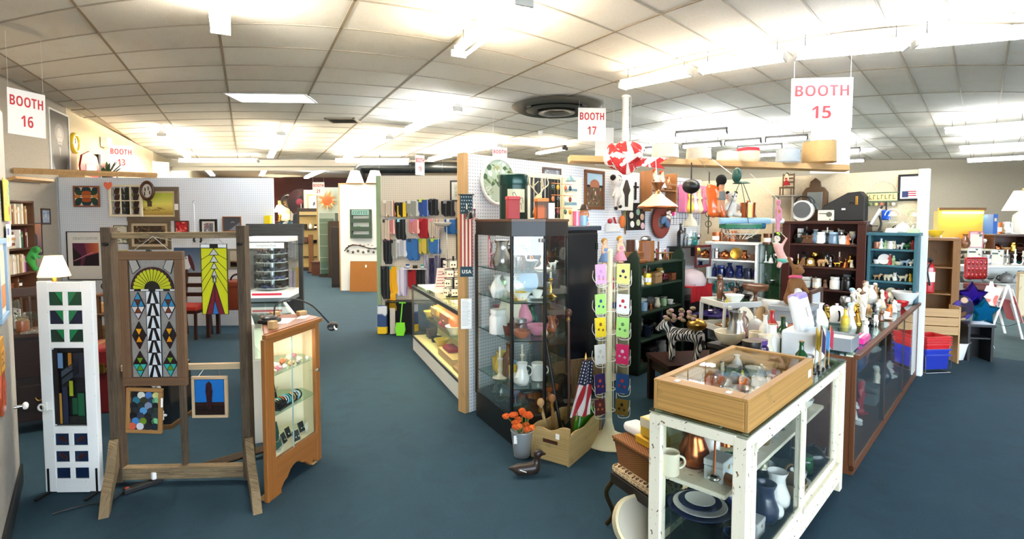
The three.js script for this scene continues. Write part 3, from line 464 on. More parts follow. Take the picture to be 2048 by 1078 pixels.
function ware(kind,c,h,label,pos,ry = 0,group) {
const k = kind + c; let o;
if (protos[k]) { o = protos[k].clone(); o.name = numbered(NAME[kind] ?? kind); scene.add(o); o.userData = {}; tag(o,label,CAT[kind] ?? kind.replace('_',' '),group); } else { o = protos[k] = thing(NAME[kind] ?? kind,label,CAT[kind] ?? kind.replace('_',' '),pos,ry,group); KIND[kind](o,c); }
o.position.set(...pos); o.rotation.set(0,ry,0); o.scale.setScalar(h); return o;
}
// a row of wares along a shelf: "colour kind height" items spread from u0 to u1; each label names the neighbour
const sub = (f,u0,u1,o = 0) => { const a = f.at(u0,0,o),b = f.at(u1,0,o); return new Frame(a[0],-a[2],b[0],-b[2]); };
function row(f,where,h,out,u0,u1,spec,o = {}) {
const items = spec.split(',').map((s) => { const m = s.trim().match(/^(.*) (\w+) ([\d.]+)(?:@(-?[\d.]+))?$/); return { c: m[1],kind: m[2],h: +m[3] * (o.s ?? 1),turn: m[4] ? +m[4] : undefined }; });
const tot = items.reduce((s,i) => s + 2 * HALF[i.kind] * i.h,0),gap = Math.max(0.0,(u1 - u0 - tot) / Math.max(1,items.length));
let u = u0 + gap / 2; const fit = Math.min(1,(u1 - u0) / tot);
items.forEach((it,k) => {
const w = HALF[it.kind] * it.h * 2 * fit; u += w / 2;
const desc = it.c + ' ' + (WORD[it.kind] ?? it.kind),name = (j) => items[j].c + ' ' + (WORD[items[j].kind] ?? items[j].kind);
let label = k === 0 ? `${desc} at the ${o.end ?? 'aisle'} end ${where}` : `${desc} beside the ${name(k - 1)} ${where}`;
if (used.has(label)) label = k + 1 < items.length ? `${desc} before the ${name(k + 1)} ${where}` : `${desc} ending the row ${where}`;
for (const q of ['other','third','fourth','fifth','sixth','seventh']) { if (!used.has(label) && label.split(/\s+/).length <= 16) break; label = `${q} ${desc} counted along ${where}`; }
const z = out + (o.depth ? rnd(-o.depth,o.depth) : 0),p = f.at(u,h,z);
ware(it.kind,it.c,it.h,label,p,f.ry + (it.turn ?? (['book','flat_book','plate','picture','clock','lidded_box'].includes(it.kind) ? 0 : rnd(-0.5,0.5))),o.group ?? 'wares ' + where);
u += w / 2 + gap;
});
}
// pictures: frame of four bars, mount, print
function picture(f,u,h,w,ht,label,o = {}) {
const t = thing(o.name ?? 'framed_picture',label,o.cat ?? 'picture',f.at(u,h,(o.out ?? 0) + 0.012),f.ry),b = o.bar ?? 0.03,m = o.m ?? black;
if (b) P(t,'frame',join([T(box(w,b,0.025),0,ht / 2 - b / 2,0),T(box(w,b,0.025),0,-ht / 2 + b / 2,0),T(box(b,ht - b * 2,0.025),-w / 2 + b / 2,0,0),T(box(b,ht - b * 2,0.025),w / 2 - b / 2,0,0)]),m);
let iw = w - b * 2,ih = ht - b * 2;
if (o.mount) { P(t,'mount',box(iw,ih,0.008,0),M(o.mount,0.8),[0,0,-0.006]); iw -= o.mb ?? 0.08; ih -= o.mbh ?? o.mb ?? 0.08; }
if (o.draw) P(t,o.part ?? 'print',box(iw,ih,0.004,0),(() => { const tex = canvasTex(o.res ?? 192,Math.round((o.res ?? 192) * ih / iw),o.draw); return M('#ffffff',0.55,{ map: tex }); })(),[0,o.dy ?? 0,0.001]).geometry = new THREE.BoxGeometry(iw,ih,0.004);
if (o.mirror) P(t,'glass',box(iw,ih,0.004,0),metal('#d5dadb',0.04),[0,0,0.001]);
return t;
}

// ---------- the stained glass stand at the entrance ----------
const RACK = new Frame(-2.58,3.42,-1.76,3.45);
function leaded(g,list,z = 0,k = 0.0026) {   // glass panes, each its own piece, and the lead came round them
const came = [];
for (const [c,...pts] of list) {
P(g,'pane',poly(pts,0.005),c.startsWith('~') ? art(c.slice(1),0.5) : art(c),[0,0,z]);
pts.forEach((p,i) => { const q = pts[(i + 1) % pts.length]; if (Math.hypot(p[0] - q[0],p[1] - q[1]) > 0.003) came.push(bar(p[0],p[1],z + 0.0025,q[0],q[1],z + 0.0025,k,0.008)); });
}
P(g,'lead_came',join(came),lead);
}
const woodFrame = (w,h,b,t) => join([T(metric(box(w,b,t).clone(),0),0,h / 2 - b / 2,0),T(metric(box(w,b,t).clone(),0),0,-h / 2 + b / 2,0),T(box(b,h - 2 * b,t),-w / 2 + b / 2,0,0),T(box(b,h - 2 * b,t),w / 2 - b / 2,0,0)]);
{ // weathered stand
const t = thing('display_stand','weathered grey timber stand hung with stained glass panels','stand',RACK.at(0,0,0),RACK.ry),m = worn('#8d7c68'),m2 = worn('#dcc8a4');
P(t,'post',bar(-0.03,0.02,0,-0.045,1.71,0,0.062,0.075),m); P(t,'post',bar(0.815,0.02,0,0.81,1.72,0,0.055,0.07),m);
P(t,'top_rail',bar(-0.03,1.655,0,0.81,1.66,0,0.04,0.045),m2); P(t,'middle_rail',bar(-0.02,0.775,-0.02,0.81,0.785,-0.02,0.04,0.03),wood('#d8bd94',0.7));
P(t,'bottom_rail',bar(-0.02,0.075,0,0.82,0.08,0,0.08,0.06),m2); P(t,'centre_post',bar(0.385,0.08,-0.02,0.38,0.78,-0.02,0.036,0.03),m);
for (const [x,a] of [[-0.045,0.47],[0.82,0.53]]) P(t,'foot',metric(poly([[-0.02,0.31],[0.05,0.32],[0.17,0.2],[0.36,0.1],[0.45,0],[0.38,0],[0.28,0.06],[0,0.15]],0.045,0.003).translate(0,0,-0.022).rotateY(-Math.PI / 2 + a).translate(x,0,0.02),1),m2);
P(t,'back_brace',bar(0.34,0.04,-0.06,0.81,0.06,-0.42,0.05,0.04),m);
for (const x of [-0.035,0.812]) P(t,'peg',T(cyl(0.012,0.012,0.03,10),x,1.6,0.035,Math.PI / 2),lead);
}
{ // big fan panel
const t = thing('stained_glass_panel','tall stained glass panel with yellow fan and black chevrons in wood frame','stained glass',RACK.at(0.25,1.115,0.045),RACK.ry);
P(t,'frame',woodFrame(0.405,0.88,0.056,0.032),wood('#7d5a3c',0.6));
const X = (x) => (x - 391.5) / 323 * 0.3,Y = (y) => (646.5 - y) / 787 * 0.78,Q = (c,...p) => [c,...p.map(([x,y]) => [X(x),Y(y)])];
P(t,'backing_glass',box(0.3,0.77,0.003,0),M('#a8a29c',0.4,{ transmission: 0.25,thickness: 0,map: speckTex,side: THREE.DoubleSide }),[0,0,-0.006]);
const L = [],cx = 391,cy = 450,pt = (r,a) => [cx + r * Math.cos(a),cy - r * Math.sin(a)];
for (let i = 0; i < 15; i++) {
const a = Math.PI * i / 15,b = Math.PI * (i + 1) / 15,m = (a + b) / 2;
L.push(Q('#cfd21e',pt(52,a),pt(127,a),pt(134,m),pt(127,b),pt(52,b)));
L.push(Q(i % 2 ? '#7c1220' : '#5a0f1a',pt(128,b),pt(135,m),pt(144,a),pt(144,b)));
}
const half = [...Array(9)].map((_,i) => pt(50,Math.PI * i / 8)); L.push(Q('#08090b',...half));
[[237,270,'#f4f4f2'],[270,312,'#0a0a0c'],[312,368,'#f4f4f2'],[368,412,'#0a0a0c'],[412,468,'#f4f4f2'],[468,510,'#0a0a0c'],[510,546,'#f4f4f2']].forEach(([a,b,c]) => L.push(Q(c,[a,463],[b,463],[b,450],[a,450])));
L.push(Q('~#b7b1aa',[237,260],[290,260],[312,312],[262,350])); L.push(Q('~#b7b1aa',[546,260],[494,260],[470,312],[520,350]));
for (let i = 0; i < 7; i++) {
const y0 = 464 + i * 81.5,y1 = y0 + 80;
L.push(Q('#e9edf2',[346,y0],[378,y0],[352,y1],[346,y1])); L.push(Q('#0a0a0d',[378,y0],[391,y0],[386,y0 + 14],[372,y1],[352,y1]));
L.push(Q('#e9edf2',[391,y0 + 4],[412,y1],[372,y1],[386,y0 + 14])); L.push(Q('#0a0a0d',[391,y0],[406,y0],[432,y1],[412,y1]));
L.push(Q('#e9edf2',[406,y0],[440,y0],[440,y1],[432,y1]));
}
for (const q of [290,497]) {
const tri = (y0,y1,y2,w,c) => {   // an upper and a lower triangle, each cut in four
const u = (y0 + y1) / 2,l = (y1 + y2) / 2;
L.push(Q(c[0],[q,y0],[q + w / 2,u],[q - w / 2,u]),Q(c[1],[q - w / 2,u],[q + w / 2,u],[q,y1]),Q(c[2],[q - w / 2,u],[q,y1],[q - w,y1]),Q(c[2],[q + w / 2,u],[q + w,y1],[q,y1]));
L.push(Q(c[3],[q - w,y1],[q,y1],[q - w / 2,l]),Q(c[3],[q,y1],[q + w,y1],[q + w / 2,l]),Q(c[4],[q,y1],[q + w / 2,l],[q - w / 2,l]),Q(c[5],[q - w / 2,l],[q + w / 2,l],[q,y2]));
};
tri(470,565,650,46,['#2f93c4','#5a2412','#2f93c4','#e6dcd6','#7a3413','#dcd3dd']);
tri(665,755,845,46,['#17151f','#f0a818','#17151f','#1c0d14','#ee9d14','#300c12']);
tri(860,945,1030,46,['#2c0d12','#6fa021','#2a0c12','#2fb7b2','#6a9a1c','#2fb7b2']);
}
leaded(t,L,0);
P(t,'hanging_chain',join([rod([-0.12,0.44,0],[0,0.535,-0.02],0.0022,4),rod([0.12,0.44,0],[0,0.535,-0.02],0.0022,4),rod([0.02,0.53,-0.01],[0.16,0.5,-0.01],0.0016,4)]),M('#cfcfca',0.4,{ metalness: 0.6 }));
P(t,'clip',box(0.03,0.012,0.02),M('#24372f',0.5),[-0.01,0.445,0.008]);
}
{ // yellow arrow panel
const t = thing('stained_glass_panel','narrow yellow stained glass strip with white arrowheads and red peak','stained glass',RACK.at(0.645,1.37,0.04),RACK.ry);
const X = (x) => (x - 228.5) / 193 * 0.165,Y = (y) => (478 - y) / 565 * 0.46,Q = (c,...p) => [c,...p.map(([x,y]) => [X(x),Y(y)])],L = [];
L.push(Q('#f3f3ef',[130,225],[200,225],[200,195],[130,195]),Q('#0a0a0c',[200,225],[258,225],[258,195],[200,195]),Q('#f3f3ef',[258,225],[324,225],[324,195],[258,195]));
const ys = [[232,282,36],[284,338,30],[340,392,25],[396,448,20],[450,500,15]];
ys.forEach(([a,b,w]) => L.push(Q('#d4d2ce',[228,a],[228 + w,b],[228 - w,b])));
for (const s of [-1,1]) {
const e = s < 0 ? 132 : 325,xs = (k) => 228 + s * k;
const cuts = [[226,226],[282,320],[338,410],[392,500],[448,590],[500,758]];
for (let i = 0; i < 5; i++) { const w0 = i ? ys[i - 1][2] : 2,w1 = ys[i][2]; L.push(Q('#d8d817',...(s < 0 ? (p) => p : (p) => p.reverse())([[xs(w0 * (i ? 1 : 1)),i ? ys[i - 1][1] : 228],[e,i ? cuts[i][1] : 226],[e,cuts[i + 1][1]],[xs(i === 4 ? 70 : w1),i === 4 ? 758 : ys[i][1]],[xs(i === 4 ? 3 : 1),i === 4 ? 504 : ys[i][0]]]))); }
L.push(Q('#7e1226',...(s < 0 ? [[228,506],[160,757],[205,757],[228,640]] : [[228,506],[228,640],[253,757],[297,757]])));
}
L.push(Q('#2a77b8',[228,642],[206,757],[252,757]));
leaded(t,L,0,0.003);
P(t,'hanging_wire',join([rod([-0.06,0.23,0],[0,0.29,-0.02],0.0014,4),rod([0.06,0.23,0],[0,0.29,-0.02],0.0014,4)]),chrome);
}
{ // fish scale panel
const t = thing('stained_glass_panel','small stained glass panel of overlapping coloured fish scales in tan frame','stained glass',RACK.at(0.18,0.515,0.06),RACK.ry);
const g = new THREE.Group(); t.rotation.z = -0.05;
P(t,'frame',woodFrame(0.228,0.3,0.024,0.022),wood('#c08a4e'));
P(t,'backing_glass',box(0.19,0.262,0.003,0),M('#1c1f20',0.3,{ transmission: 0.2,thickness: 0 }),[0,0,-0.006]);
const cols = ['#17191a','#e9e7da','#4e7fc0','#e3e08a','#2e7f96','#3b3a2a','#2a4660','#8fd09a','#22262b','#2c3a3c','#8f9fb8','#1d2228','#2a3036','#5fa6d8','#343a40','#3a4a44','#15181b','#3a3f52','#202428','#384244','#4a8fd0','#7c9a2c','#24242a','#7fcf93','#e7694a','#e6e6ee','#2c2f35','#22303a'];
let k = 0;
for (let r = 0; r < 7; r++) for (let i = 0; i < 4; i++) { const x = -0.072 + i * 0.048 + (r % 2) * 0.018,y = 0.1 - r * 0.034; if (y - 0.024 < -0.13) continue; P(t,'pane',T(cyl(0.0235,0.0235,0.003,20),Math.min(0.071,x),Math.max(-0.106,y),-0.003 + r * 0.0012,Math.PI / 2),art(cols[k++ % cols.length])); }
P(t,'hanging_chain',join([rod([-0.07,0.15,0],[-0.03,0.2,-0.02],0.0018,4),rod([0.08,0.15,0],[0.04,0.2,-0.02],0.0018,4)]),chrome);
P(t,'price_tag',box(0.012,0.06,0.001,0),paper,[0.116,0.06,0.012]);
}
{ // blue chilli panel
const t = thing('stained_glass_panel','small blue stained glass panel with dark red chilli string in pale frame','stained glass',RACK.at(0.585,0.59,0.03),RACK.ry);
P(t,'frame',woodFrame(0.232,0.278,0.02,0.02),wood('#e2c096'));
leaded(t,[['#1278c8',[-0.095,-0.035],[0.095,-0.035],[0.095,0.118],[-0.095,0.118]],['#2a1410',[-0.095,-0.06],[-0.01,-0.06],[-0.01,-0.035],[-0.095,-0.035]],['#35180f',[-0.01,-0.06],[0.095,-0.06],[0.095,-0.035],[-0.01,-0.035]],['#1d0f0c',[-0.095,-0.09],[0.06,-0.09],[0.06,-0.06],[-0.095,-0.06]],['#2a1410',[0.06,-0.09],[0.095,-0.09],[0.095,-0.06],[0.06,-0.06]],['#241009',[-0.095,-0.118],[0.095,-0.118],[0.095,-0.09],[-0.095,-0.09]]]);
for (let i = 0; i < 16; i++) { const y = 0.085 - (i >> 1) * 0.021,s = i % 2 ? 1 : -1,w = 0.022 - Math.abs((i >> 1) - 2) * 0.0022; P(t,'chilli',poly([[0,0.02],[s * w,0.004],[s * w * 0.9,-0.022],[s * 0.003,-0.008]].sort(() => 0),0.004,0.001),art(i % 3 ? '#2a0e14' : '#4a1420'),[0,y,0.008]); }
P(t,'hanging_wire',join([rod([-0.07,0.14,0],[-0.05,0.175,-0.02],0.0016,4),rod([0.07,0.14,0],[0.05,0.175,-0.02],0.0016,4)]),chrome);
}
{ // salvaged white door with coloured lights
const t = thing('salvaged_door','narrow white painted door leaf set with green stained glass lights','door',[-2.825,0,-3.31],0.02),m = M('#ffffff',0.5,{ map: doorTex });
const Hh = 1.37,hh = (y) => Hh - (y - 560) / 428 * Hh,w = 0.172;
P(t,'stile',box(0.07,Hh - 0.01,0.036),m,[-w + 0.035,Hh / 2 + 0.005,0]); P(t,'stile',box(0.068,Hh - 0.01,0.036),m,[w - 0.034,Hh / 2 + 0.005,0]);
const rows = [[581,608],[618,645],[656,681],[693,851],[866,890],[902,924],[936,958]],ys = [Hh - 0.005,...rows.flatMap(([a,b]) => [hh(a),hh(b)]),0.005];
for (let i = 0; i < ys.length; i += 2) P(t,'rail',box(0.21,Math.max(0.02,ys[i] - ys[i + 1]),0.034),m,[0,(ys[i] + ys[i + 1]) / 2,0]);
rows.forEach(([a,b],i) => { if (i !== 3) P(t,'glazing_bar',box(0.03,hh(a) - hh(b) + 0.004,0.034),m,[0,(hh(a) + hh(b)) / 2,0]); });
const R = (c,x0,y0,x1,y1) => [c,[x0,y0],[x1,y0],[x1,y1],[x0,y1]];
const list = [];
rows.forEach(([a,b],i) => { const y1 = hh(a),y0 = hh(b); if (i === 3) return; for (const s of [-1,1]) { const x0 = s < 0 ? -0.103 : 0.015,x1 = s < 0 ? -0.015 : 0.103,c = i < 3 ? ['#0f4a2a','#15173a','#0c3424'][i] : '#0d2b4e',xi = s < 0 ? x1 : x0,xo = s < 0 ? x0 : x1;
if (i < 3) { list.push(s < 0 ? [c,[xo,y0],[xi,y0],[xo + 0.03,y1],[xo,y1]] : [c,[xi,y0],[xo,y0],[xo,y1],[xo - 0.03,y1]]); list.push(s < 0 ? ['#1c9a58',[xi,y0],[xi,y1],[xo + 0.03,y1]] : ['#1f8a52',[xi,y0],[xo - 0.03,y1],[xi,y1]]); }
else { list.push(R(c,x0,y0,x1,y1)); } } });
const y1 = hh(697),y0 = hh(847);
list.push(R('#20171a',-0.1,y0,-0.07,y1),R('#7fa9d6',-0.07,y0 + 0.36,-0.035,y1 - 0.02),R('#d9a13a',-0.07,y0,-0.052,y0 + 0.2),R('#2b3350',-0.05,y0,-0.015,y0 + 0.24),R('#d18b22',-0.005,y1 - 0.12,0.02,y1 - 0.02),R('#b7c42c',-0.005,y0 + 0.18,0.022,y1 - 0.2),R('#262a38',0.025,y0 + 0.3,0.1,y1 - 0.02),R('#1d5a3c',0.01,y0 + 0.06,0.045,y0 + 0.17),R('#1b6a44',0.045,y0 + 0.02,0.09,y0 + 0.2),R('#232323',-0.01,y0,0.1,y0 + 0.05));
list.push(['#39434f',[-0.05,y0 + 0.25],[0.06,y0 + 0.33],[0.06,y0 + 0.37],[-0.05,y0 + 0.29]],['#4a5664',[-0.05,y0 + 0.3],[0.06,y0 + 0.38],[0.06,y0 + 0.42],[-0.05,y0 + 0.34]]);
leaded(t,list,0.002,0.0022);
for (const [x,r] of [[-0.06,4],[0.06,4],[-0.06,5],[0.06,5]]) P(t,'leaf_pane',T(ball(0.03,1,0.45,0.1,12),0,0,0,0,0,x < 0 ? -0.6 : 0.6),art('#4a1c18'),[x * 0.95,(hh(rows[r][0]) + hh(rows[r][1])) / 2,0.009]);
P(t,'backing',box(0.21,hh(693) - hh(851),0.002,0),M('#16181a',0.4),[0,(y0 + y1) / 2,-0.008]);
P(t,'handle',join([T(box(0.02,0.08,0.01),-0.145,0.56,0.022),T(tor(0.02,0.006,6.3,6,14),-0.155,0.57,0.04),T(box(0.03,0.012,0.03),-0.12,0.54,0.03)]),M('#e9e6df',0.35));
P(t,'price_tag',box(0.02,0.035,0.001,0),paper,[-0.15,0.5,0.03]);
for (const x of [-0.15,0.155]) P(t,'iron_foot',join([T(box(0.012,0.15,0.004),x,0.09,0.021),T(box(0.02,0.012,0.12),x,0.007,0.06)]),iron);
}
{ // power strip on the floor
const t = thing('power_strip','black power strip with a white adapter on the carpet','power strip',[-2.42,0.0,-3.36],0.9);
P(t,'body',box(0.22,0.035,0.05,0.008),M('#161414',0.5),[0,0.0175,0]); P(t,'switch',box(0.02,0.008,0.015),M('#a8351c',0.4),[-0.09,0.037,0]);
P(t,'adapter',box(0.09,0.05,0.05,0.008),white,[0.09,0.062,0]);
P(t,'cord',tube([[-0.11,0.015,0],[-0.2,0.008,0.05],[-0.3,0.008,-0.02],[-0.45,0.008,-0.05]],0.005,20),black);
P(t,'white_cord',tube([[0.1,0.06,-0.03],[0.2,0.01,-0.06],[0.14,0.01,-0.16],[0.02,0.01,-0.2]],0.003,16),white);
}
// ---------- corner jewellery cabinet ----------
const CAB = new Frame(-1.51,3.17,-1.39,3.75);
{
const t = thing('corner_cabinet','small three-sided oak jewellery cabinet with glass front and scalloped apron','cabinet',CAB.at(0,0,0),CAB.ry),L = CAB.L,m = wood('#b06f34',0.35),back = M('#f2e3c6',0.7);
P(t,'stile',box(0.085,1.02,0.03),m,[0.042,0.51,-0.015]); P(t,'stile',box(0.05,1.0,0.03),m,[L - 0.025,0.52,-0.015]);
P(t,'top_rail',box(L - 0.135,0.035,0.028),m,[L / 2 + 0.017,1.005,-0.015]);
const sc = [[0.085,0.235],[0.085,0.0],[0.13,0.0]]; for (let i = 0; i <= 10; i++) sc.push([0.13 + i * 0.033,0.03 + 0.1 * Math.sin(Math.PI * i / 10) + (i % 5 === 2 ? -0.015 : 0)]); sc.push([L - 0.1,0.06],[L - 0.05,0.02],[L - 0.05,0.235]);
P(t,'apron',poly(sc.reverse(),0.024,0.002),m,[0,0,-0.028]);
const plan = [[0,0],[L,0],[0.7,-0.2],[0.55,-0.44]],flip = plan.map(([x,z]) => [x,-z]);
P(t,'top',prism(flip,1.022,1.06),wood('#9c6040',0.35)); P(t,'top_moulding',box(L + 0.02,0.03,0.03),m,[L / 2,1.04,0.004]);
P(t,'floor_board',prism(flip.map(([x,d]) => [x * 0.96 + 0.015,d * 0.93 + 0.025]),0.215,0.235),back);
const wallp = (a,b,name,mm) => { const l = Math.hypot(b[0] - a[0],b[1] - a[1]); P(t,name,box(l,0.98,0.012,0),mm,[(a[0] + b[0]) / 2,0.53,(a[1] + b[1]) / 2],[0,-Math.atan2(b[1] - a[1],b[0] - a[0]),0]); };
wallp([0.02,-0.03],[0.55,-0.43],'side_panel',back); wallp([L - 0.01,-0.02],[0.69,-0.2],'side_panel',back); wallp([0.69,-0.2],[0.55,-0.43],'back_panel',back);
for (const y of [0.505,0.765]) P(t,'glass_shelf',prism([[0.07,0.035],[L - 0.02,0.035],[0.67,0.2],[0.55,0.41]],y - 0.006,y),glassM('#dff0ea',0.05));
P(t,'glass_door',box(L - 0.14,0.76,0.004,0),pane,[L / 2 + 0.017,0.612,-0.012]);
P(t,'door_gap',box(0.004,0.76,0.008,0),M('#8fa39b',0.3),[0.28,0.612,-0.01]);
P(t,'lock',join([T(cyl(0.014,0.014,0.02,12),0,0,0,Math.PI / 2),T(box(0.03,0.02,0.02),0.0,0,0.01)]),chrome,[L - 0.05,0.69,0.002]);
for (const [x,y] of [[0.02,0.03],[L - 0.02,0.03]]) P(t,'foot',box(0.06,0.02,0.06),pine,[x < 0.1 ? 0.045 : L - 0.045,0.01,-0.05]);
const lampm = glow('#ffe2b0',6); P(t,'strip_lamp',T(cyl(0.01,0.01,0.2,8),0.22,0.992,-0.08,0,0,-Math.PI / 2),lampm);
const l = new THREE.RectAreaLight(new THREE.Color(1,0.87,0.68),30,0.22,0.03); l.position.set(0.32,0.978,-0.08); l.rotation.x = -Math.PI / 2; t.add(l);
}
const inCab = 'of the jewellery cabinet';
row(CAB,'on the top shelf ' + inCab,0.765,-0.075,0.14,0.56,'ivory rock 0.04, pink rock 0.05, white rock 0.035, tan rock 0.05, grey rock 0.035, cream rock 0.045, clear rock 0.03',{ depth: 0.02,end: 'stile',s: 0.75 });
row(CAB,'at the back ' + inCab,0.765,-0.17,0.26,0.6,'white rock 0.045, terracotta rock 0.05, ivory rock 0.06, pink rock 0.04',{ depth: 0.03,end: 'stile',s: 0.75 });
{
const t = thing('necklace_bust','black velvet necklace card standing behind the bangles','jewellery stand',CAB.at(0.3,0.505,-0.18),CAB.ry); P(t,'card',poly([[-0.05,0],[0.05,0],[0.045,0.14],[0.02,0.2],[-0.02,0.2],[-0.045,0.14]],0.01,0.002),fabric('#111114'),[0,0,0],[-0.2,0,0]); P(t,'necklace',T(tor(0.035,0.002,Math.PI,6,14),0,0.13,0.0,-0.2,0,Math.PI),chrome,[0,0,0.016]);
const r = thing('bangle_roll','black velvet roll carrying a line of bangles','jewellery stand',CAB.at(0.33,0.505,-0.1),CAB.ry + 0.1);
P(r,'roll',T(cyl(0.026,0.026,0.26,16),-0.13,0.034,0,0,0,-Math.PI / 2),fabric('#141416')); P(r,'base',box(0.27,0.012,0.08),black,[0,0.006,0]);
['turquoise','silver','turquoise','copper','silver','pale blue','turquoise','silver','tan','silver','pale blue','black'].forEach((c,i) => { const nm = single('bangle',`${c} bangle, number ${['one','two','three','four','five','six','seven','eight','nine','ten','eleven','twelve'][i]} along the black velvet roll`,'bracelet',tor(0.031,0.005,6.3,6,20),METALS.has(c) ? metal(C[c],0.2) : gloss(C[c]),CAB.at(0.33 - 0.115 + i * 0.021,0.539,-0.1 + (i - 5.5) * 0.002),CAB.ry + Math.PI / 2 + 0.1,'bangles on the velvet roll'); });
const g = thing('necklace_card','green velvet card with silver necklace leaning in the cabinet','jewellery stand',CAB.at(0.22,0.235,-0.11),CAB.ry + 0.2); P(g,'card',box(0.13,0.17,0.008),fabric('#12473a'),[0,0.083,0],[-0.2,0,0]); P(g,'necklace',T(tor(0.035,0.0025,Math.PI * 1.2,6,16),0,0.09,0.014,-0.2,0,2.8),chrome); P(g,'price_tag',box(0.025,0.035,0.001,0),paper,[-0.03,0.12,0.006]);
['pair of hoops','leaf drops','dark stones','small crosses'].forEach((d,i) => { const q = thing('earring_card',`black earring card with ${d} on the cabinet floor`,'earrings',CAB.at([0.33,0.42,0.53,0.38][i],0.235,[-0.12,-0.15,-0.12,-0.06][i]),CAB.ry + 0.2 - i * 0.15); P(q,'card',box(0.055,0.07,0.003),M('#1c1c1f',0.7),[0,0.034,0],[-0.35,0,0]); P(q,'earring',join([T(ball(0.006),-0.012,0.03,0.012),T(ball(0.006),0.012,0.03,0.012)]),chrome); });
['folded white price card lying in the cabinet','long white price slip near the cabinet glass','white card standing by the earrings'].forEach((d,i) => single('price_card',d,'card',box([0.07,0.11,0.05][i],i === 2 ? 0.06 : 0.003,i === 2 ? 0.003 : 0.04),paper,CAB.at([0.2,0.26,0.55][i],0.235 + (i === 2 ? 0.03 : 0.002),[-0.07,-0.1,-0.09][i]),CAB.ry + 0.3));
const c = thing('clip_lamp','black gooseneck reading light arching over the corner cabinet','lamp',CAB.at(0.32,1.06,-0.2),CAB.ry);
P(c,'base',join([T(box(0.13,0.03,0.1,0.012),0,0.016,0),T(ball(0.05,1.2,0.4,1),0,0.035,0)]),black);
P(c,'gooseneck',tube([[0.02,0.05,0.02],[0.03,0.12,0.03],[0.1,0.15,0.1],[0.2,0.1,0.18],[0.27,0.0,0.24],[0.3,-0.045,0.26]],0.006,28),black);
P(c,'head',T(ball(0.045,1,0.4,0.75,16),0,0,0,1.0,0,0.5),black,[0.325,-0.075,0.275]);
P(c,'lens',T(cyl(0.02,0.02,0.004,12),0.328,-0.085,0.295,1.2),M('#cfd4d6',0.2));
single('wood_block','small square pine block on the corner cabinet top','block',box(0.045,0.05,0.045),pine,CAB.at(0.16,1.085,-0.06),CAB.ry);
single('paper_sheet','white paper sheet lying across the corner cabinet top','paper',box(0.2,0.002,0.09,0),paper,CAB.at(0.4,1.062,-0.14),CAB.ry + 0.35);
single('paper_note','smaller white note by the cabinet corner','paper',box(0.12,0.002,0.06,0),paper,CAB.at(0.55,1.062,-0.1),CAB.ry + 0.3);
for (const [u,o,d] of [[0.64,-0.17,'pale wooden block capping the cabinet back corner'],[0.57,-0.34,'second pale wooden block along the cabinet back edge']]) single('wood_block',d,'block',box(0.06,0.03,0.05),pine,CAB.at(u,1.075,o),CAB.ry - 0.5);
}
// ---------- low white counter with the sunglasses case ----------
const LOW = new Frame(-2.02,4.02,-1.72,4.22);
{
const ry = Math.atan2(1.43,-0.79),t = thing('low_counter','low white glass-topped counter behind the corner cabinet','counter',[-2.26,0,-4.83],ry),m = M('#e9e9e2',0.4);
const L = 1.6,Wd = 0.36;
for (const z of [-Wd / 2,Wd / 2]) P(t,'side_panel',box(L,0.66,0.015),m,[0,0.33,z]);
for (const x of [-L / 2,L / 2]) { P(t,'end_panel',box(0.015,0.66,Wd),m,[x,0.33,0]); P(t,'end_glass',box(0.005,0.26,Wd - 0.03,0),pane,[x,0.79,0]); for (const z of [-1,1]) P(t,'corner_post',box(0.025,0.28,0.025),m,[x * 0.985,0.8,z * (Wd / 2 - 0.012)]); }
P(t,'deck',box(L - 0.02,0.015,Wd - 0.02),m,[0,0.66,0]);
for (const z of [-1,1]) { P(t,'side_glass',box(L - 0.05,0.26,0.005,0),pane,[0,0.79,z * (Wd / 2 - 0.01)]); P(t,'top_rail',box(L,0.025,0.03),m,[0,0.937,z * (Wd / 2 - 0.012)]); }
P(t,'top_glass',box(L - 0.02,0.006,Wd - 0.04,0),glassM('#dff2ec'),[0,0.946,0]);
const f = { at: (u,h,o) => [-2.26 + Math.cos(ry) * u + Math.sin(ry) * o,h,-4.83 - Math.sin(ry) * u + Math.cos(ry) * o] };
single('paper_sheet','white printed sheet inside the low white counter','paper',box(0.4,0.004,0.24,0),paper,f.at(-0.45,0.672,0),ry + 0.1);
single('pink_slip','pink and white leaflet at the counter edge','paper',box(0.16,0.004,0.05,0),M('#d98a94',0.8),f.at(-0.6,0.676,0.05),ry);
}
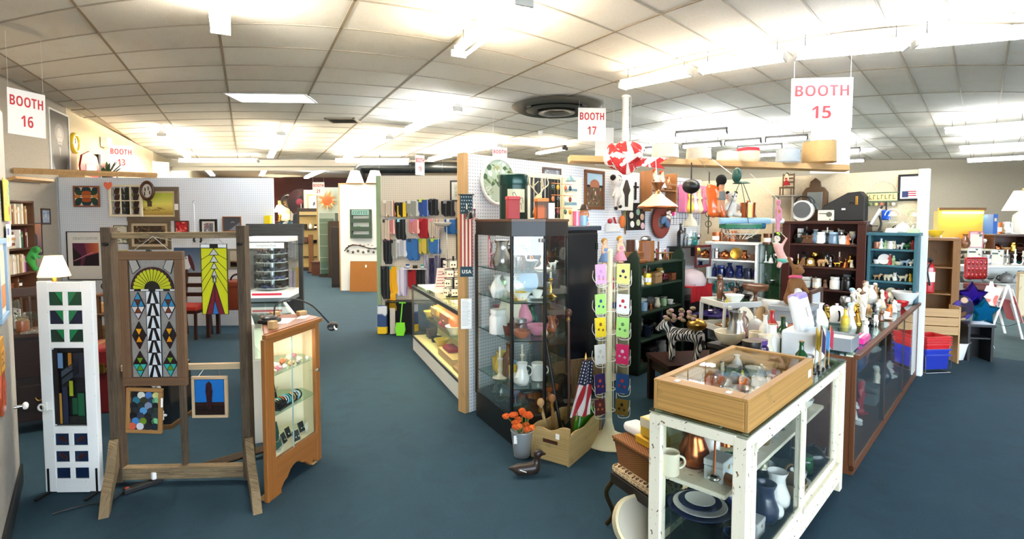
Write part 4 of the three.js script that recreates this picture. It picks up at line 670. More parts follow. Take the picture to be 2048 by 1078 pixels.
{
const t = thing('sunglasses_case','clear acrylic display case of sunglasses on revolving shelves','display case',[-2.43,0.955,-5.3],0.12),w = 0.42,h = 0.6,d = 0.34;
P(t,'base',box(w,0.1,d),white,[0,0.05,0]); P(t,'red_label',box(0.28,0.02,0.004,0),M('#c8203a',0.5),[0,0.075,d / 2]);
P(t,'lower_band',box(w + 0.004,0.04,d + 0.004),M('#59646c',0.5),[0,0.02,0]);
P(t,'top',box(w,0.05,d),M('#dadada',0.4),[0,h + 0.015,0]);
P(t,'header_card',box(w * 0.8,0.055,0.004,0),M('#ffffff',0.5,{ map: canvasTex(256,40,(x,W2,H2) => { x.fillStyle = '#f7f7f7'; x.fillRect(0,0,W2,H2); x.fillStyle = '#9aa0a4'; x.font = 'bold 22px sans-serif'; x.textAlign = 'center'; x.fillText('Sunglass Plus',W2 / 2,28); }) }),[0,h - 0.045,d / 2 - 0.01]).geometry = new THREE.BoxGeometry(w * 0.8,0.055,0.004);
for (const s of [-1,1]) { P(t,'side_pane',box(0.004,h - 0.1,d,0),pane,[s * w / 2,h / 2 + 0.05,0]); P(t,'front_pane',box(w,h - 0.1,0.004,0),pane,[0,h / 2 + 0.05,s * d / 2]); }
P(t,'centre_pole',cyl(0.022,0.022,h - 0.12,14),M('#bcd0da',0.2,{ metalness: 0.6 }),[0,0.1,0]);
for (let i = 0; i < 5; i++) P(t,'shelf_disc',cyl(0.15,0.15,0.006,28),M('#a9b2b8',0.3),[0,0.12 + i * 0.086,0]);
const sg = memo('sung',() => join([T(ball(0.026,1,0.72,0.25,10),-0.034,0,0),T(ball(0.026,1,0.72,0.25,10),0.034,0,0),T(box(0.03,0.006,0.006),0,0.008,0),T(box(0.004,0.006,0.1),-0.062,0.008,-0.05),T(box(0.004,0.006,0.1),0.062,0.008,-0.05)]));
const cc = ['#1a1f33','#101012','#2b3560','#3a3f4a','#252c44'],cn = ['navy','black','indigo','smoky','slate'],hn = ['lowest','second','middle','fourth','top'],an = ['window side','window corner','front','aisle corner','aisle side'];
for (let i = 0; i < 5; i++) for (let k = 0; k < 5; k++) { const a = -0.1 + k * 0.82,x = Math.cos(a) * 0.125,z = Math.sin(a) * 0.125,p = [-2.43 + Math.cos(0.12) * x + Math.sin(0.12) * z,0.955 + 0.143 + i * 0.086,-5.3 - Math.sin(0.12) * x + Math.cos(0.12) * z]; single('sunglasses',`${cn[(i + k) % 5]} sunglasses on the ${hn[i]} disc at the ${an[k]} of the case`,'sunglasses',sg,gloss(cc[(i + k) % 5],0.1),p,0.12 - a + Math.PI / 2,'sunglasses in the acrylic case'); }
}
{
const t = thing('weathered_board','tall dark blue weathered board standing behind the sunglasses case','board',[-2.58,0,-5.72],0.06),m = M('#5a6470',0.85,{ map: wornTex });
P(t,'plank',box(0.16,1.5,0.035),m,[-0.21,0.75,0]); P(t,'plank',box(0.16,1.5,0.035),m,[0.21,0.75,0]); P(t,'plank',box(0.24,1.5,0.025),m,[0,0.75,-0.005]); P(t,'top_board',box(0.6,0.22,0.05),m,[0,1.61,0]);
}
// ---------- things on the near partition ----------
{
const f = new Frame(-2.28,2.2,-3.29,3.43);
const hex = (r) => [...Array(6)].map((_,i) => [r * Math.cos(i * Math.PI / 3),r * Math.sin(i * Math.PI / 3)]);
const plate = (u,h,c,txt,label) => { const t = thing('number_plate',label,'sign',f.at(u,h,0.004),f.ry); P(t,'plate',poly(hex(0.13),0.008,0.002),gloss(c,0.4)); P(t,'numeral',new THREE.PlaneGeometry(0.16,0.13),M('#ffffff',0.6,{ map: canvasTex(128,104,(x,w,hh) => { x.clearRect(0,0,w,hh); x.fillStyle = c; x.fillRect(0,0,w,hh); x.fillStyle = '#3b1c10'; x.font = 'bold 84px serif'; x.textAlign = 'center'; x.fillText(txt,w / 2,82); }) }),[0,0,0.0115]); };
plate(0.8,1.0,'#e0a53a','52','mustard hexagonal number plate on the grey partition'); plate(0.78,0.82,'#c2502a','8','orange hexagonal number plate below the mustard one');
const k = thing('coat_knob','white porcelain knob on the grey partition','knob',f.at(1.38,0.57,0),f.ry); P(k,'stem',T(cyl(0.012,0.01,0.05,10),0,0,0,Math.PI / 2),chrome); P(k,'head',T(ball(0.024,1,1,0.7),0,0,0.055),white);
picture(f,0.96,1.42,0.4,0.46,'blue framed picture on the grey partition edge',{ m: M('#8fb0d0',0.5),mount: '#efe9dc',draw: (x,w,h) => { x.fillStyle = '#e9d9bd'; x.fillRect(0,0,w,h); x.fillStyle = '#d08a4a'; x.fillRect(0,h * 0.6,w,h * 0.4); } });
picture(f,1.42,1.88,0.34,0.26,'yellow poster with blue brush lettering hanging on the partition',{ cat: 'poster',name: 'poster',bar: 0,draw: (x,w,h) => { x.fillStyle = '#f2c92a'; x.fillRect(0,0,w,h); x.fillStyle = '#1d3f8a'; x.font = 'bold 60px serif'; x.save(); x.translate(w * 0.1,h * 0.75); x.rotate(-0.4); x.fillText('Aloha',0,0); x.restore(); x.fillStyle = '#cf3b28'; x.beginPath(); x.arc(w * 0.75,h * 0.75,18,0,7); x.fill(); x.fillStyle = '#2a8a8a'; x.fillRect(w * 0.86,0,w * 0.14,h); } });
picture(f,1.44,1.66,0.26,0.14,'small white card below the yellow poster',{ cat: 'poster',name: 'poster',bar: 0,draw: (x,w,h) => { x.fillStyle = '#f4f4f0'; x.fillRect(0,0,w,h); x.fillStyle = '#26457f'; x.fillRect(20,20,90,30); x.fillStyle = '#e1bd2a'; x.fillRect(20,60,60,20); } });
}
// ---------- pictures on the blue pegboard ----------
const blot = (cols,n,s = 0.2) => (x,w,h) => { x.fillStyle = cols[0]; x.fillRect(0,0,w,h); for (let i = 0; i < n; i++) { x.fillStyle = cols[1 + Math.floor(rnd(cols.length - 1))]; x.beginPath(); x.ellipse(rnd(w),rnd(h),rnd(w * s),rnd(h * s * 0.5),rnd(3),0,7); x.fill(); } };
picture(PEG,0.57,2.15,0.41,0.34,'small stained glass square of orange and dark green ovals',{ m: wood('#b4643c'),bar: 0.024,out: 0.03,res: 128,draw: (x,w,h) => { x.fillStyle = '#e9dfc6'; x.fillRect(0,0,w,h); const e = (a,b,rx,ry,c) => { x.fillStyle = c; x.beginPath(); x.ellipse(a * w,b * h,rx * w,ry * h,0,0,7); x.fill(); x.strokeStyle = '#123'; x.stroke(); }; for (const a of [0.05,0.5,0.95]) { for (const b of [0.12,0.88]) e(a,b,0.2,0.14,'#14333a'); } for (const [a,b] of [[0.22,0.3],[0.78,0.3],[0.22,0.72],[0.78,0.72]]) e(a,b,0.2,0.13,'#173f2e'); e(0.5,0.32,0.22,0.13,'#b0541d'); e(0.5,0.7,0.22,0.13,'#a8481a'); e(0.1,0.5,0.14,0.1,'#d08238'); e(0.9,0.5,0.14,0.1,'#d08238'); e(0.5,0.5,0.22,0.1,'#c96b2a'); } });
{ // quilt-block window
const t = thing('window_sash','cream six-pane window sash with brown slanted stained glass','window',PEG.at(1.2,2.08,0.06),PEG.ry),m = M('#e8dcc0',0.6),b = 0.035,w = 0.52,h = 0.52;
P(t,'frame',woodFrame(w,h,b,0.04),m);
for (const x of [-0.075,0.075]) P(t,'glazing_bar',box(0.016,h - 2 * b,0.03),m,[x,0,0]); P(t,'glazing_bar',box(w - 2 * b,0.016,0.03),m,[0,0,0]);
const L = []; for (let c = 0; c < 3; c++) for (let r = 0; r < 4; r++) { const x0 = -0.22 + c * 0.15,y0 = -0.215 + r * 0.107,X1 = x0 + 0.135,Y1 = y0 + 0.1,s = c === 1; L.push([['#d9d4cc','#4a463c','#cfc8c0'][c],[x0,y0],[x0 + 0.06,y0],[x0 + 0.02,Y1],[x0,Y1]],[['#4a2a20','#222a22','#3a2520'][c],s ? [x0 + 0.06,y0] : [x0 + 0.03,y0],[x0 + 0.1,y0],[X1,Y1],[x0 + 0.06,Y1]],[['#e6e3de','#2c332a','#ded9d2'][c],[x0 + 0.11,y0],[X1,y0],[X1,Y1]]); }
leaded(t,L,-0.004,0.003);
single('paper_heart','coral paper heart pinned at the window sash corner','decoration',(() => { const s = new THREE.Shape(); s.moveTo(0,-0.07); s.bezierCurveTo(-0.12,0.02,-0.05,0.1,0,0.04); s.bezierCurveTo(0.05,0.1,0.12,0.02,0,-0.07); return new THREE.ExtrudeGeometry(s,{ depth: 0.006,bevelEnabled: false }); })(),M('#f07a5a',0.8),PEG.at(0.95,2.32,0.09),PEG.ry);
}
{
const t = thing('oval_picture','dark oval beaded frame with small figures','picture',PEG.at(1.57,2.24,0.1),PEG.ry); P(t,'frame',T(tor(0.12,0.025,6.3,10,28).clone().scale(0.8,1.15,1)),walnut); P(t,'print',T(cyl(0.11,0.11,0.008,24).clone().scale(0.8,1,1.15),0,0,-0.006,Math.PI / 2),M('#cfc8bd',0.6)); for (const [x,y] of [[-0.03,0.02],[0.02,0.04],[0.04,-0.03],[-0.04,-0.05]]) P(t,'figure',box(0.016,0.06,0.008),M('#3b3432'),[x,y,0.004]);
}
picture(PEG,1.6,2.03,0.84,0.56,'large landscape painting with yellow sky in grey-brown frame',{ m: wood('#8a7764'),bar: 0.07,mount: '#dcc89a',mb: 0.06,out: 0.0,draw: (x,w,h) => { const g = x.createLinearGradient(0,0,0,h); g.addColorStop(0,'#a9b53a'); g.addColorStop(0.5,'#e3d86a'); g.addColorStop(0.75,'#cdb65a'); g.addColorStop(1,'#a8863a'); x.fillStyle = g; x.fillRect(0,0,w,h); x.fillStyle = '#4c3a22'; x.fillRect(w * 0.36,h * 0.42,22,22); x.beginPath(); x.moveTo(w * 0.33,h * 0.42); x.lineTo(w * 0.41,h * 0.3); x.lineTo(w * 0.5,h * 0.42); x.fill(); x.fillStyle = '#7a5a2a'; for (let i = 0; i < 30; i++) x.fillRect(rnd(w * 0.7),h * 0.65 + rnd(h * 0.2),rnd(30),2); } });
picture(PEG,0.5,1.18,0.6,0.8,'canyon poster with purple and orange photograph in thin black frame',{ bar: 0.014,mount: '#efeae2',out: 0,draw: (x,w,h) => { x.fillStyle = '#efeae2'; x.fillRect(0,0,w,h); x.fillStyle = '#8d8a86'; x.font = '24px serif'; x.textAlign = 'center'; x.fillText('CHACO CANYON',w / 2,h * 0.12,w * 0.8); const a = h * 0.2,b = h * 0.74; x.fillStyle = '#5b2140'; x.fillRect(w * 0.08,a,w * 0.84,b - a); const g = x.createLinearGradient(w * 0.4,a,w * 0.92,a); g.addColorStop(0,'#7a2a4a'); g.addColorStop(1,'#d8713a'); x.fillStyle = g; x.beginPath(); x.moveTo(w * 0.45,a); x.lineTo(w * 0.92,a); x.lineTo(w * 0.92,h * 0.42); x.lineTo(w * 0.55,h * 0.5); x.fill(); x.fillStyle = '#1c0c16'; x.beginPath(); x.moveTo(w * 0.08,h * 0.3); x.lineTo(w * 0.36,h * 0.5); x.lineTo(w * 0.3,b); x.lineTo(w * 0.08,b); x.fill(); x.beginPath(); x.moveTo(w * 0.5,h * 0.52); x.lineTo(w * 0.92,h * 0.44); x.lineTo(w * 0.92,b); x.lineTo(w * 0.4,b); x.fill(); x.strokeStyle = '#d88aa0'; x.lineWidth = 5; x.beginPath(); x.moveTo(w * 0.1,h * 0.62); x.bezierCurveTo(w * 0.4,h * 0.55,w * 0.4,h * 0.5,w * 0.75,h * 0.42); x.stroke(); } });
picture(PEG,1.07,1.53,0.23,0.3,'small sketch in a narrow olive frame beside the stand post',{ m: M('#5a5a3c'),bar: 0.014,draw: blot(['#d9d6c4','#6f7560','#8f8a70'],14) });
picture(PEG,1.53,1.52,0.68,0.48,'wide sepia picture of wheels in a broad beige frame',{ m: wood('#8a765c'),bar: 0.05,mount: '#cdbb9a',mb: 0.08,draw: (x,w,h) => { blot(['#3a2c20','#6b543c','#8f7a58','#241a12'],60,0.12)(x,w,h); x.strokeStyle = '#a58f6a'; x.lineWidth = 4; for (const a of [0.25,0.55]) { x.beginPath(); x.arc(w * a,h * 0.6,h * 0.25,0,7); x.stroke(); } } });
picture(PEG,1.0,1.12,0.33,0.29,'square yellow picture with black and white design',{ m: M('#c9b73a'),bar: 0.04,draw: blot(['#e8dc60','#16161a','#f1efe6','#e8dc60'],18,0.18) });
picture(PEG,2.05,1.61,0.23,0.29,'small vivid red picture in a brown frame',{ m: walnut,bar: 0.02,draw: blot(['#c81e28','#e2454a','#8f0f18','#f08a7a'],26) });
picture(PEG,2.48,1.64,0.28,0.28,'black framed print with white mount and pink emblem',{ bar: 0.035,mount: '#eceae6',mb: 0.06,draw: blot(['#6f7276','#b4505a','#3f454c','#d6d6d6'],30,0.15) });
picture(PEG,2.86,1.7,0.3,0.25,'grey moon picture in a thin orange-brown frame',{ m: wood('#a8602e'),bar: 0.016,draw: (x,w,h) => { x.fillStyle = '#43454d'; x.fillRect(0,0,w,h); x.fillStyle = '#777c88'; x.beginPath(); x.moveTo(w * 0.3,h); x.lineTo(w,h * 0.35); x.lineTo(w,h); x.fill(); x.strokeStyle = '#dcdfe6'; x.lineWidth = 4; x.beginPath(); x.arc(w * 0.55,h * 0.45,18,3.4,6); x.stroke(); } });
picture(PEG,2.14,1.1,0.46,0.42,'unframed canvas of a painted horse against blue-grey sky',{ bar: 0,name: 'canvas_painting',draw: (x,w,h) => { const g = x.createLinearGradient(0,0,0,h); g.addColorStop(0,'#3d5472'); g.addColorStop(1,'#8796a8'); x.fillStyle = g; x.fillRect(0,0,w,h); x.fillStyle = '#dfe3e8'; x.beginPath(); x.ellipse(w * 0.42,h * 0.65,34,60,0.4,0,7); x.fill(); x.fillStyle = '#54202a'; x.beginPath(); x.ellipse(w * 0.6,h * 0.6,14,60,-0.3,0,7); x.fill(); x.fillStyle = '#1c1c22'; x.fillRect(w * 0.4,h * 0.4,8,8); } });
picture(PEG,2.9,1.12,0.24,0.34,'small mirror in a mottled grey frame on the pegboard',{ name: 'wall_mirror',cat: 'mirror',m: M('#7d7767',0.7),bar: 0.035,mirror: 1 });
{
const t = thing('horseshoe','rusty iron horseshoe hung on the blue pegboard','horseshoe',PEG.at(2.3,1.44,0.02),PEG.ry); P(t,'shoe',T(tor(0.06,0.014,4.6,8,24),0,0,0,0,0,-0.8),iron);
const w = thing('wire_hook','long wire hook hanging from the blue pegboard','hook',PEG.at(2.26,1.8,0.02),PEG.ry); P(w,'wire',join([rod([0,-0.28,0],[0,0.24,0],0.004),T(tor(0.02,0.004,4),0,0.26,0)]),chrome);
const b = thing('bridle','black leather bridle strap hanging on the blue pegboard','bridle',PEG.at(3.05,1.25,0.03),PEG.ry); P(b,'strap',join([tube([[0,0.3,0],[-0.09,0.15,0],[-0.08,-0.1,0],[0,-0.28,0]],0.012,20),tube([[0,0.3,0],[0.05,0.1,0],[0.03,-0.2,0]],0.012,16)]),black); P(b,'buckle',T(tor(0.025,0.006),-0.05,-0.02,0.012),brass);
single('white_tag','white price tag hanging by the landscape painting frame','tag',box(0.06,0.1,0.003),paper,PEG.at(2.0,1.98,0.06),PEG.ry);
single('yellow_box','tall yellow carton at the end of the blue pegboard','box',box(0.1,0.38,0.06),M('#f0d61c',0.5),PEG.at(3.46,1.65,0.05),PEG.ry);
}
// ---------- high on the side wall ----------
picture(LW,9.49,3.05,0.8,1.02,'tall black and white portrait poster of a white-haired man',{ name: 'poster',cat: 'poster',bar: 0.03,m: M('#efece4'),draw: (x,w,h) => { const g = x.createLinearGradient(0,0,0,h); g.addColorStop(0,'#141312'); g.addColorStop(0.6,'#201e1d'); g.addColorStop(1,'#7d8790'); x.fillStyle = g; x.fillRect(0,0,w,h); x.fillStyle = '#6d6a66'; x.beginPath(); x.ellipse(w * 0.5,h * 0.34,46,40,0,0,7); x.fill(); x.fillStyle = '#9d9791'; x.beginPath(); x.ellipse(w * 0.5,h * 0.42,27,42,0,0,7); x.fill(); x.fillStyle = '#4a4744'; for (const a of [0.43,0.57]) x.fillRect(w * a - 8,h * 0.4,15,4); x.fillRect(w * 0.42,h * 0.49,30,5); x.fillStyle = '#1c1b1a'; x.beginPath(); x.ellipse(w * 0.5,h * 0.8,74,66,0,0,7); x.fill(); x.fillStyle = '#8d8a86'; x.beginPath(); x.moveTo(w * 0.44,h * 0.58); x.lineTo(w * 0.56,h * 0.58); x.lineTo(w * 0.5,h * 0.75); x.fill(); } });
{
const c = thing('wall_clock','round yellow wall clock with white dial','clock',LW.at(10.09,3.12,0.03),LW.ry); P(c,'rim',tor(0.15,0.035,6.3,10,28),gloss('#e6c21c')); P(c,'dial',T(cyl(0.15,0.15,0.02,28),0,0,-0.015,Math.PI / 2),white); P(c,'hand',join([T(box(0.012,0.1,0.006),0,0.04,0.01),T(box(0.08,0.012,0.006),0.03,0,0.01)]),black);
const shelfY = 2.51; struct('trim_ledge',box(3.6,0.03,0.36),pine,LW.at(11.2,2.495,0.18),[0,LW.ry,0]);
const s = thing('drink_sign','red and white rounded sign standing on the high ledge','sign',LW.at(9.95,shelfY,0.25),LW.ry - 0.5); P(s,'panel',poly([[-0.16,0],[0.16,0],[0.18,0.2],[0.14,0.38],[0,0.46],[-0.14,0.38],[-0.18,0.2]],0.03,0.005),gloss('#c01f22')); P(s,'white_label',box(0.2,0.14,0.004),paper,[0.02,0.16,0.04]);
single('black_book','tall black slab standing beside the red sign','board',box(0.05,0.44,0.24),black,LW.at(10.2,shelfY + 0.22,0.25),LW.ry - 0.4);
const f = thing('artificial_fern','dark green spiky fern on the high ledge','plant',LW.at(10.75,shelfY,0.3),LW.ry); P(f,'pot',cyl(0.07,0.09,0.1,14),black); const lv = memo('frond',() => poly([[0,0],[0.03,0.1],[0.018,0.3],[0,0.36],[-0.018,0.3],[-0.03,0.1]],0.003)); for (let i = 0; i < 14; i++) P(f,'leaf',lv,M(i % 2 ? '#22381f' : '#2f4a26',0.7),[0,0.08,0],[0.5 + (i % 3) * 0.3,i * 2.4,0]).rotation.order = 'YXZ';
const k = thing('gift_bag','pink striped gift box on the high ledge','box',LW.at(11.2,shelfY,0.2),LW.ry); P(k,'carton',box(0.34,0.36,0.12),M('#ffffff',0.6,{ map: canvasTex(64,64,(x) => { for (let i = 0; i < 8; i++) { x.fillStyle = i % 2 ? '#e8a9bf' : '#f6e3ea'; x.fillRect(0,i * 8,64,8); } }) }),[0,0.18,0]).geometry = new THREE.BoxGeometry(0.34,0.36,0.12); P(k,'ribbon',box(0.03,0.365,0.125),M('#b0406a'),[0.06,0.183,0]);
for (const [u,w] of [[11.75,'first'],[12.35,'second']]) { const q = thing('table_tree',`${w} tiny black table tree along the high ledge`,'decoration',LW.at(u,shelfY,0.2),LW.ry); P(q,'tree',lathe([[0,0.2],[0.02,0.12],[0.012,0.12],[0.035,0.06],[0.02,0.06],[0.045,0.02],[0,0.02]],10),black); P(q,'stand',cyl(0.03,0.01,0.03),black); }
single('alarm_box','white alarm box on the cream side wall','alarm',box(0.3,0.2,0.12,0.01),white,LW.at(11.6,3.34,0.08),LW.ry);
}
// ---------- bookcase and furniture inside the picture booth ----------
{
const u0 = 6.72,u1 = 7.62,t = thing('bookcase','tall open dark oak bookcase filled with old books','bookcase',LW.at(0,0,0),LW.ry),m = wood('#6e4526',0.5);
for (const u of [u0,u1]) P(t,'side',box(0.025,2.02,0.3),m,[u,1.01,0.16]); P(t,'back',box(u1 - u0,2.0,0.012),m,[(u0 + u1) / 2,1.0,0.012]);
for (const y of [2.0,1.7,1.385,1.06,0.86,0.5,0.06]) P(t,'shelf',box(u1 - u0 - 0.02,0.022,0.29),m,[(u0 + u1) / 2,y,0.16]);
row(LW,'on the second bookcase shelf',1.711,0.17,6.76,7.6,'navy book 0.26, teal book 0.24, yellow book 0.26, white book 0.25, lilac book 0.26, cream book 0.25, rust book 0.24, ivory book 0.26, tan book 0.23, white book 0.22, cream book 0.27, brown book 0.2, tan book 0.24, ivory book 0.2',{ end: 'window' });
row(LW,'on the third bookcase shelf',1.396,0.17,6.78,7.0,'cream book 0.24, tan book 0.22, white book 0.25, ivory book 0.23',{ end: 'window' });
for (const [i,c] of ['ivory','rust','cream','tan','white','brown'].entries()) ware('flat_book',c,0.034,`${c} book lying ${['lowest','second','third','fourth','fifth','topmost'][i]} in the flat pile on the bookcase`,LW.at(7.16,1.397 + i * 0.035,0.16),LW.ry + (i % 3) * 0.1,'books in the flat pile');
row(LW,'beyond the flat pile on the bookcase',1.396,0.17,7.3,7.6,'white book 0.24, green book 0.22, maroon book 0.25, ivory book 0.2',{ end: 'pile' });
row(LW,'on the fourth bookcase shelf',1.071,0.18,6.76,7.5,'cream book 0.24, ivory book 0.25, cream book 0.25, tan book 0.24, ivory book 0.24, white book 0.25, cream book 0.23, ivory book 0.24, tan book 0.25, cream book 0.24, pink book 0.22, purple book 0.2',{ end: 'window' });
row(LW,'on the fifth bookcase shelf',0.871,0.18,6.8,7.5,'black book 0.15, silver picture 0.16, rust lidded_box 0.08, brown book 0.14, black tin 0.1',{ end: 'window' });
}
picture(LW,8.45,1.48,0.42,0.48,'sunset print of a sitting wolf beside the bookcase',{ bar: 0.012,name: 'poster',cat: 'poster',draw: (x,w,h) => { const g = x.createLinearGradient(0,0,0,h); g.addColorStop(0,'#c98a62'); g.addColorStop(0.7,'#8d6a72'); g.addColorStop(1,'#5d4a42'); x.fillStyle = g; x.fillRect(0,0,w,h); x.fillStyle = '#46424a'; x.beginPath(); x.ellipse(w * 0.5,h * 0.6,30,60,0.1,0,7); x.fill(); x.beginPath(); x.ellipse(w * 0.42,h * 0.34,18,22,0,0,7); x.fill(); x.fillStyle = '#d9c9b0'; for (let i = 0; i < 20; i++) x.fillRect(rnd(w),h * 0.82 + rnd(30),14,5); } });
picture(LW,8.83,1.82,0.32,0.25,'little brown framed landscape high on the booth wall',{ m: walnut,bar: 0.03,draw: blot(['#9fb0c4','#6f86a8','#c8cbd0'],12) });
{
const g = thing('toy_lizard','bright green toy lizard climbing the bookcase edge','toy',[-6.02,1.12,-6.55],LW.ry); P(g,'body',blob([[0,0.16,0,0.05,0.02,0.24,0.03,0.045],[0.02,0.27,0.05,0.045,-0.06,0.28,0.09,0.025],[0,0.14,0,0.04,0.03,0.02,0.03,0.02],[0.03,0.03,0.03,0.02,0.14,0.015,0.05,0.012],[-0.02,0.2,0.03,0.02,-0.08,0.16,0.07,0.015],[0.03,0.2,0.02,0.02,0.08,0.17,0.06,0.015]],40,0.008),plush('#2f9a4a')); eyes(g,[[0.0,0.31,0.09]],0.008);
const cb = thing('side_cabinet','dark oak drop-front cabinet carrying the lit table lamp','cabinet',[-5.45,0,-6.25],LW.ry + 0.1); const m = wood('#5b3a20',0.5); P(cb,'carcass',box(0.7,0.86,0.4),m,[0,0.45,0]); P(cb,'top',box(0.76,0.03,0.44),m,[0,0.9,0]); for (const x of [-0.17,0.17]) { const d = P(cb,'door',box(0.31,0.7,0.02),wood('#6a4426'),[x,0.46,0.205]); P(d,'knob',ball(0.014),brass,[x < 0 ? 0.12 : -0.12,0,0.02]); }
const l = thing('table_lamp','lit table lamp with glowing yellow pleated shade','lamp',[-5.34,0.915,-6.1],0); P(l,'base',lathe([[0,0],[0.07,0],[0.06,0.03],[0.02,0.06],[0.03,0.12],[0.012,0.2],[0,0.22]]),brass);
const sh = []; for (let i = 0; i <= 48; i++) { const a = i / 48 * Math.PI * 2; sh.push(a); }
const sp = [[0.09,0.42],[0.14,0.2]],g2 = new THREE.CylinderGeometry(0.08,0.15,0.24,48,1,true); { const p = g2.attributes.position; for (let i = 0; i < p.count; i++) { const k = 1 + (i % 2 ? 0.03 : -0.03); p.setX(i,p.getX(i) * k); p.setZ(i,p.getZ(i) * k); } g2.computeVertexNormals(); }
P(l,'lamp_shade',g2,M('#e8bc7c',0.9,{ transmission: 0.5,thickness: 0,side: THREE.DoubleSide }),[0,0.31,0]); P(l,'bulb',ball(0.025),glow('#ffe0a0',12),[0,0.28,0]);
const pl = new THREE.PointLight(new THREE.Color(1,0.84,0.6),1); pl.position.set(0,0.28,0); pl.castShadow = true; l.add(pl);
}
{
const d = thing('bureau','dark mahogany bureau behind the white salvaged door','bureau',[-4.12,0,-4.35],0.5),m = wood('#2c1a12',0.35); d.scale.set(0.75,1,0.8);
P(d,'carcass',box(0.8,0.7,0.42),m,[0,0.45,0]); P(d,'top',box(0.86,0.03,0.46),wood('#4a2c1a',0.35),[0,0.815,0]); P(d,'drop_front',box(0.72,0.3,0.02),wood('#33201a',0.3),[0,0.62,0.22]);
for (const x of [-0.35,0.35]) for (const z of [-0.17,0.17]) P(d,'leg',T(lathe([[0,0],[0.03,0],[0.025,0.06],[0.035,0.11],[0,0.11]]),x,0,z),m);
for (const x of [-0.2,0.2]) { const w = P(d,'drawer',box(0.34,0.2,0.02),m,[x,0.3,0.215]); P(w,'pull',T(tor(0.03,0.005,Math.PI),0,0,0.014,0,0,Math.PI),brass); }
const bf = new Frame(-4.36,4.5,-3.86,4.22);
row(bf,'on the dark bureau behind the door',0.832,0.0,0.02,0.55,'clear goblet 0.24, white picture 0.18, rust jar 0.12, clear compote 0.16',{ end: 'wall' });
const c = thing('spindle_chair','brown spindle-back chair standing by the dark bureau','chair',[-4.75,0,-5.1],0.9); const cm = wood('#4b2b18',0.4);
P(c,'seat',box(0.44,0.035,0.42),cm,[0,0.45,0]); for (const x of [-0.18,0.18]) { P(c,'leg',bar(x,0.44,0.17,x * 1.15,0,0.2,0.032),cm); P(c,'leg',bar(x,0.44,-0.17,x * 1.15,0,-0.22,0.032),cm); P(c,'back_post',bar(x * 1.05,0.46,-0.18,x * 1.1,1.05,-0.28,0.03),cm); }
for (let i = 0; i < 5; i++) P(c,'spindle',bar(-0.12 + i * 0.06,0.46,-0.18,-0.13 + i * 0.065,0.98,-0.27,0.016),cm); P(c,'crest_rail',box(0.44,0.09,0.025),cm,[0,1.03,-0.28]);
}
{
const k = thing('travel_trunk','large dark red trunk with tan wooden straps','trunk',[-3.66,0,-4.95],0.25); k.scale.set(0.8,1,1); P(k,'body',box(0.85,0.4,0.46,0.01),M('#6f171b',0.5),[0,0.2,0]); P(k,'lid',box(0.86,0.2,0.47,0.04),M('#7a1a1e',0.5),[0,0.5,0]); for (const x of [-0.28,0,0.28]) P(k,'strap',join([T(box(0.06,0.6,0.012),x,0.3,0.24),T(box(0.06,0.012,0.48),x,0.604,0)]),wood('#a8763e')); P(k,'edge_strip',box(0.87,0.04,0.485),wood('#8d6232'),[0,0.4,0]); for (const x of [-0.14,0.14]) P(k,'latch',box(0.06,0.09,0.02),brass,[x,0.42,0.25]);
const b = thing('painted_chest','black painted chest with pale flowers beside the trunk','chest',[-3.06,0,-4.5],0.1); P(b,'body',box(0.34,0.5,0.36,0.01),gloss('#0d0d0f'),[0,0.25,0]); for (const [x,y] of [[-0.1,0.42],[0.06,0.36],[-0.06,0.2],[0.1,0.12]]) P(b,'flower',join([0,1,2,3,4].map((i) => T(ball(0.02,1,0.6,0.15,8),x + 0.024 * Math.cos(i * 1.257),y + 0.024 * Math.sin(i * 1.257),0.182,0,0,i * 1.257))),white); P(b,'base',box(0.36,0.04,0.38),wood('#7d5a30'),[0,0.02,0]);
}
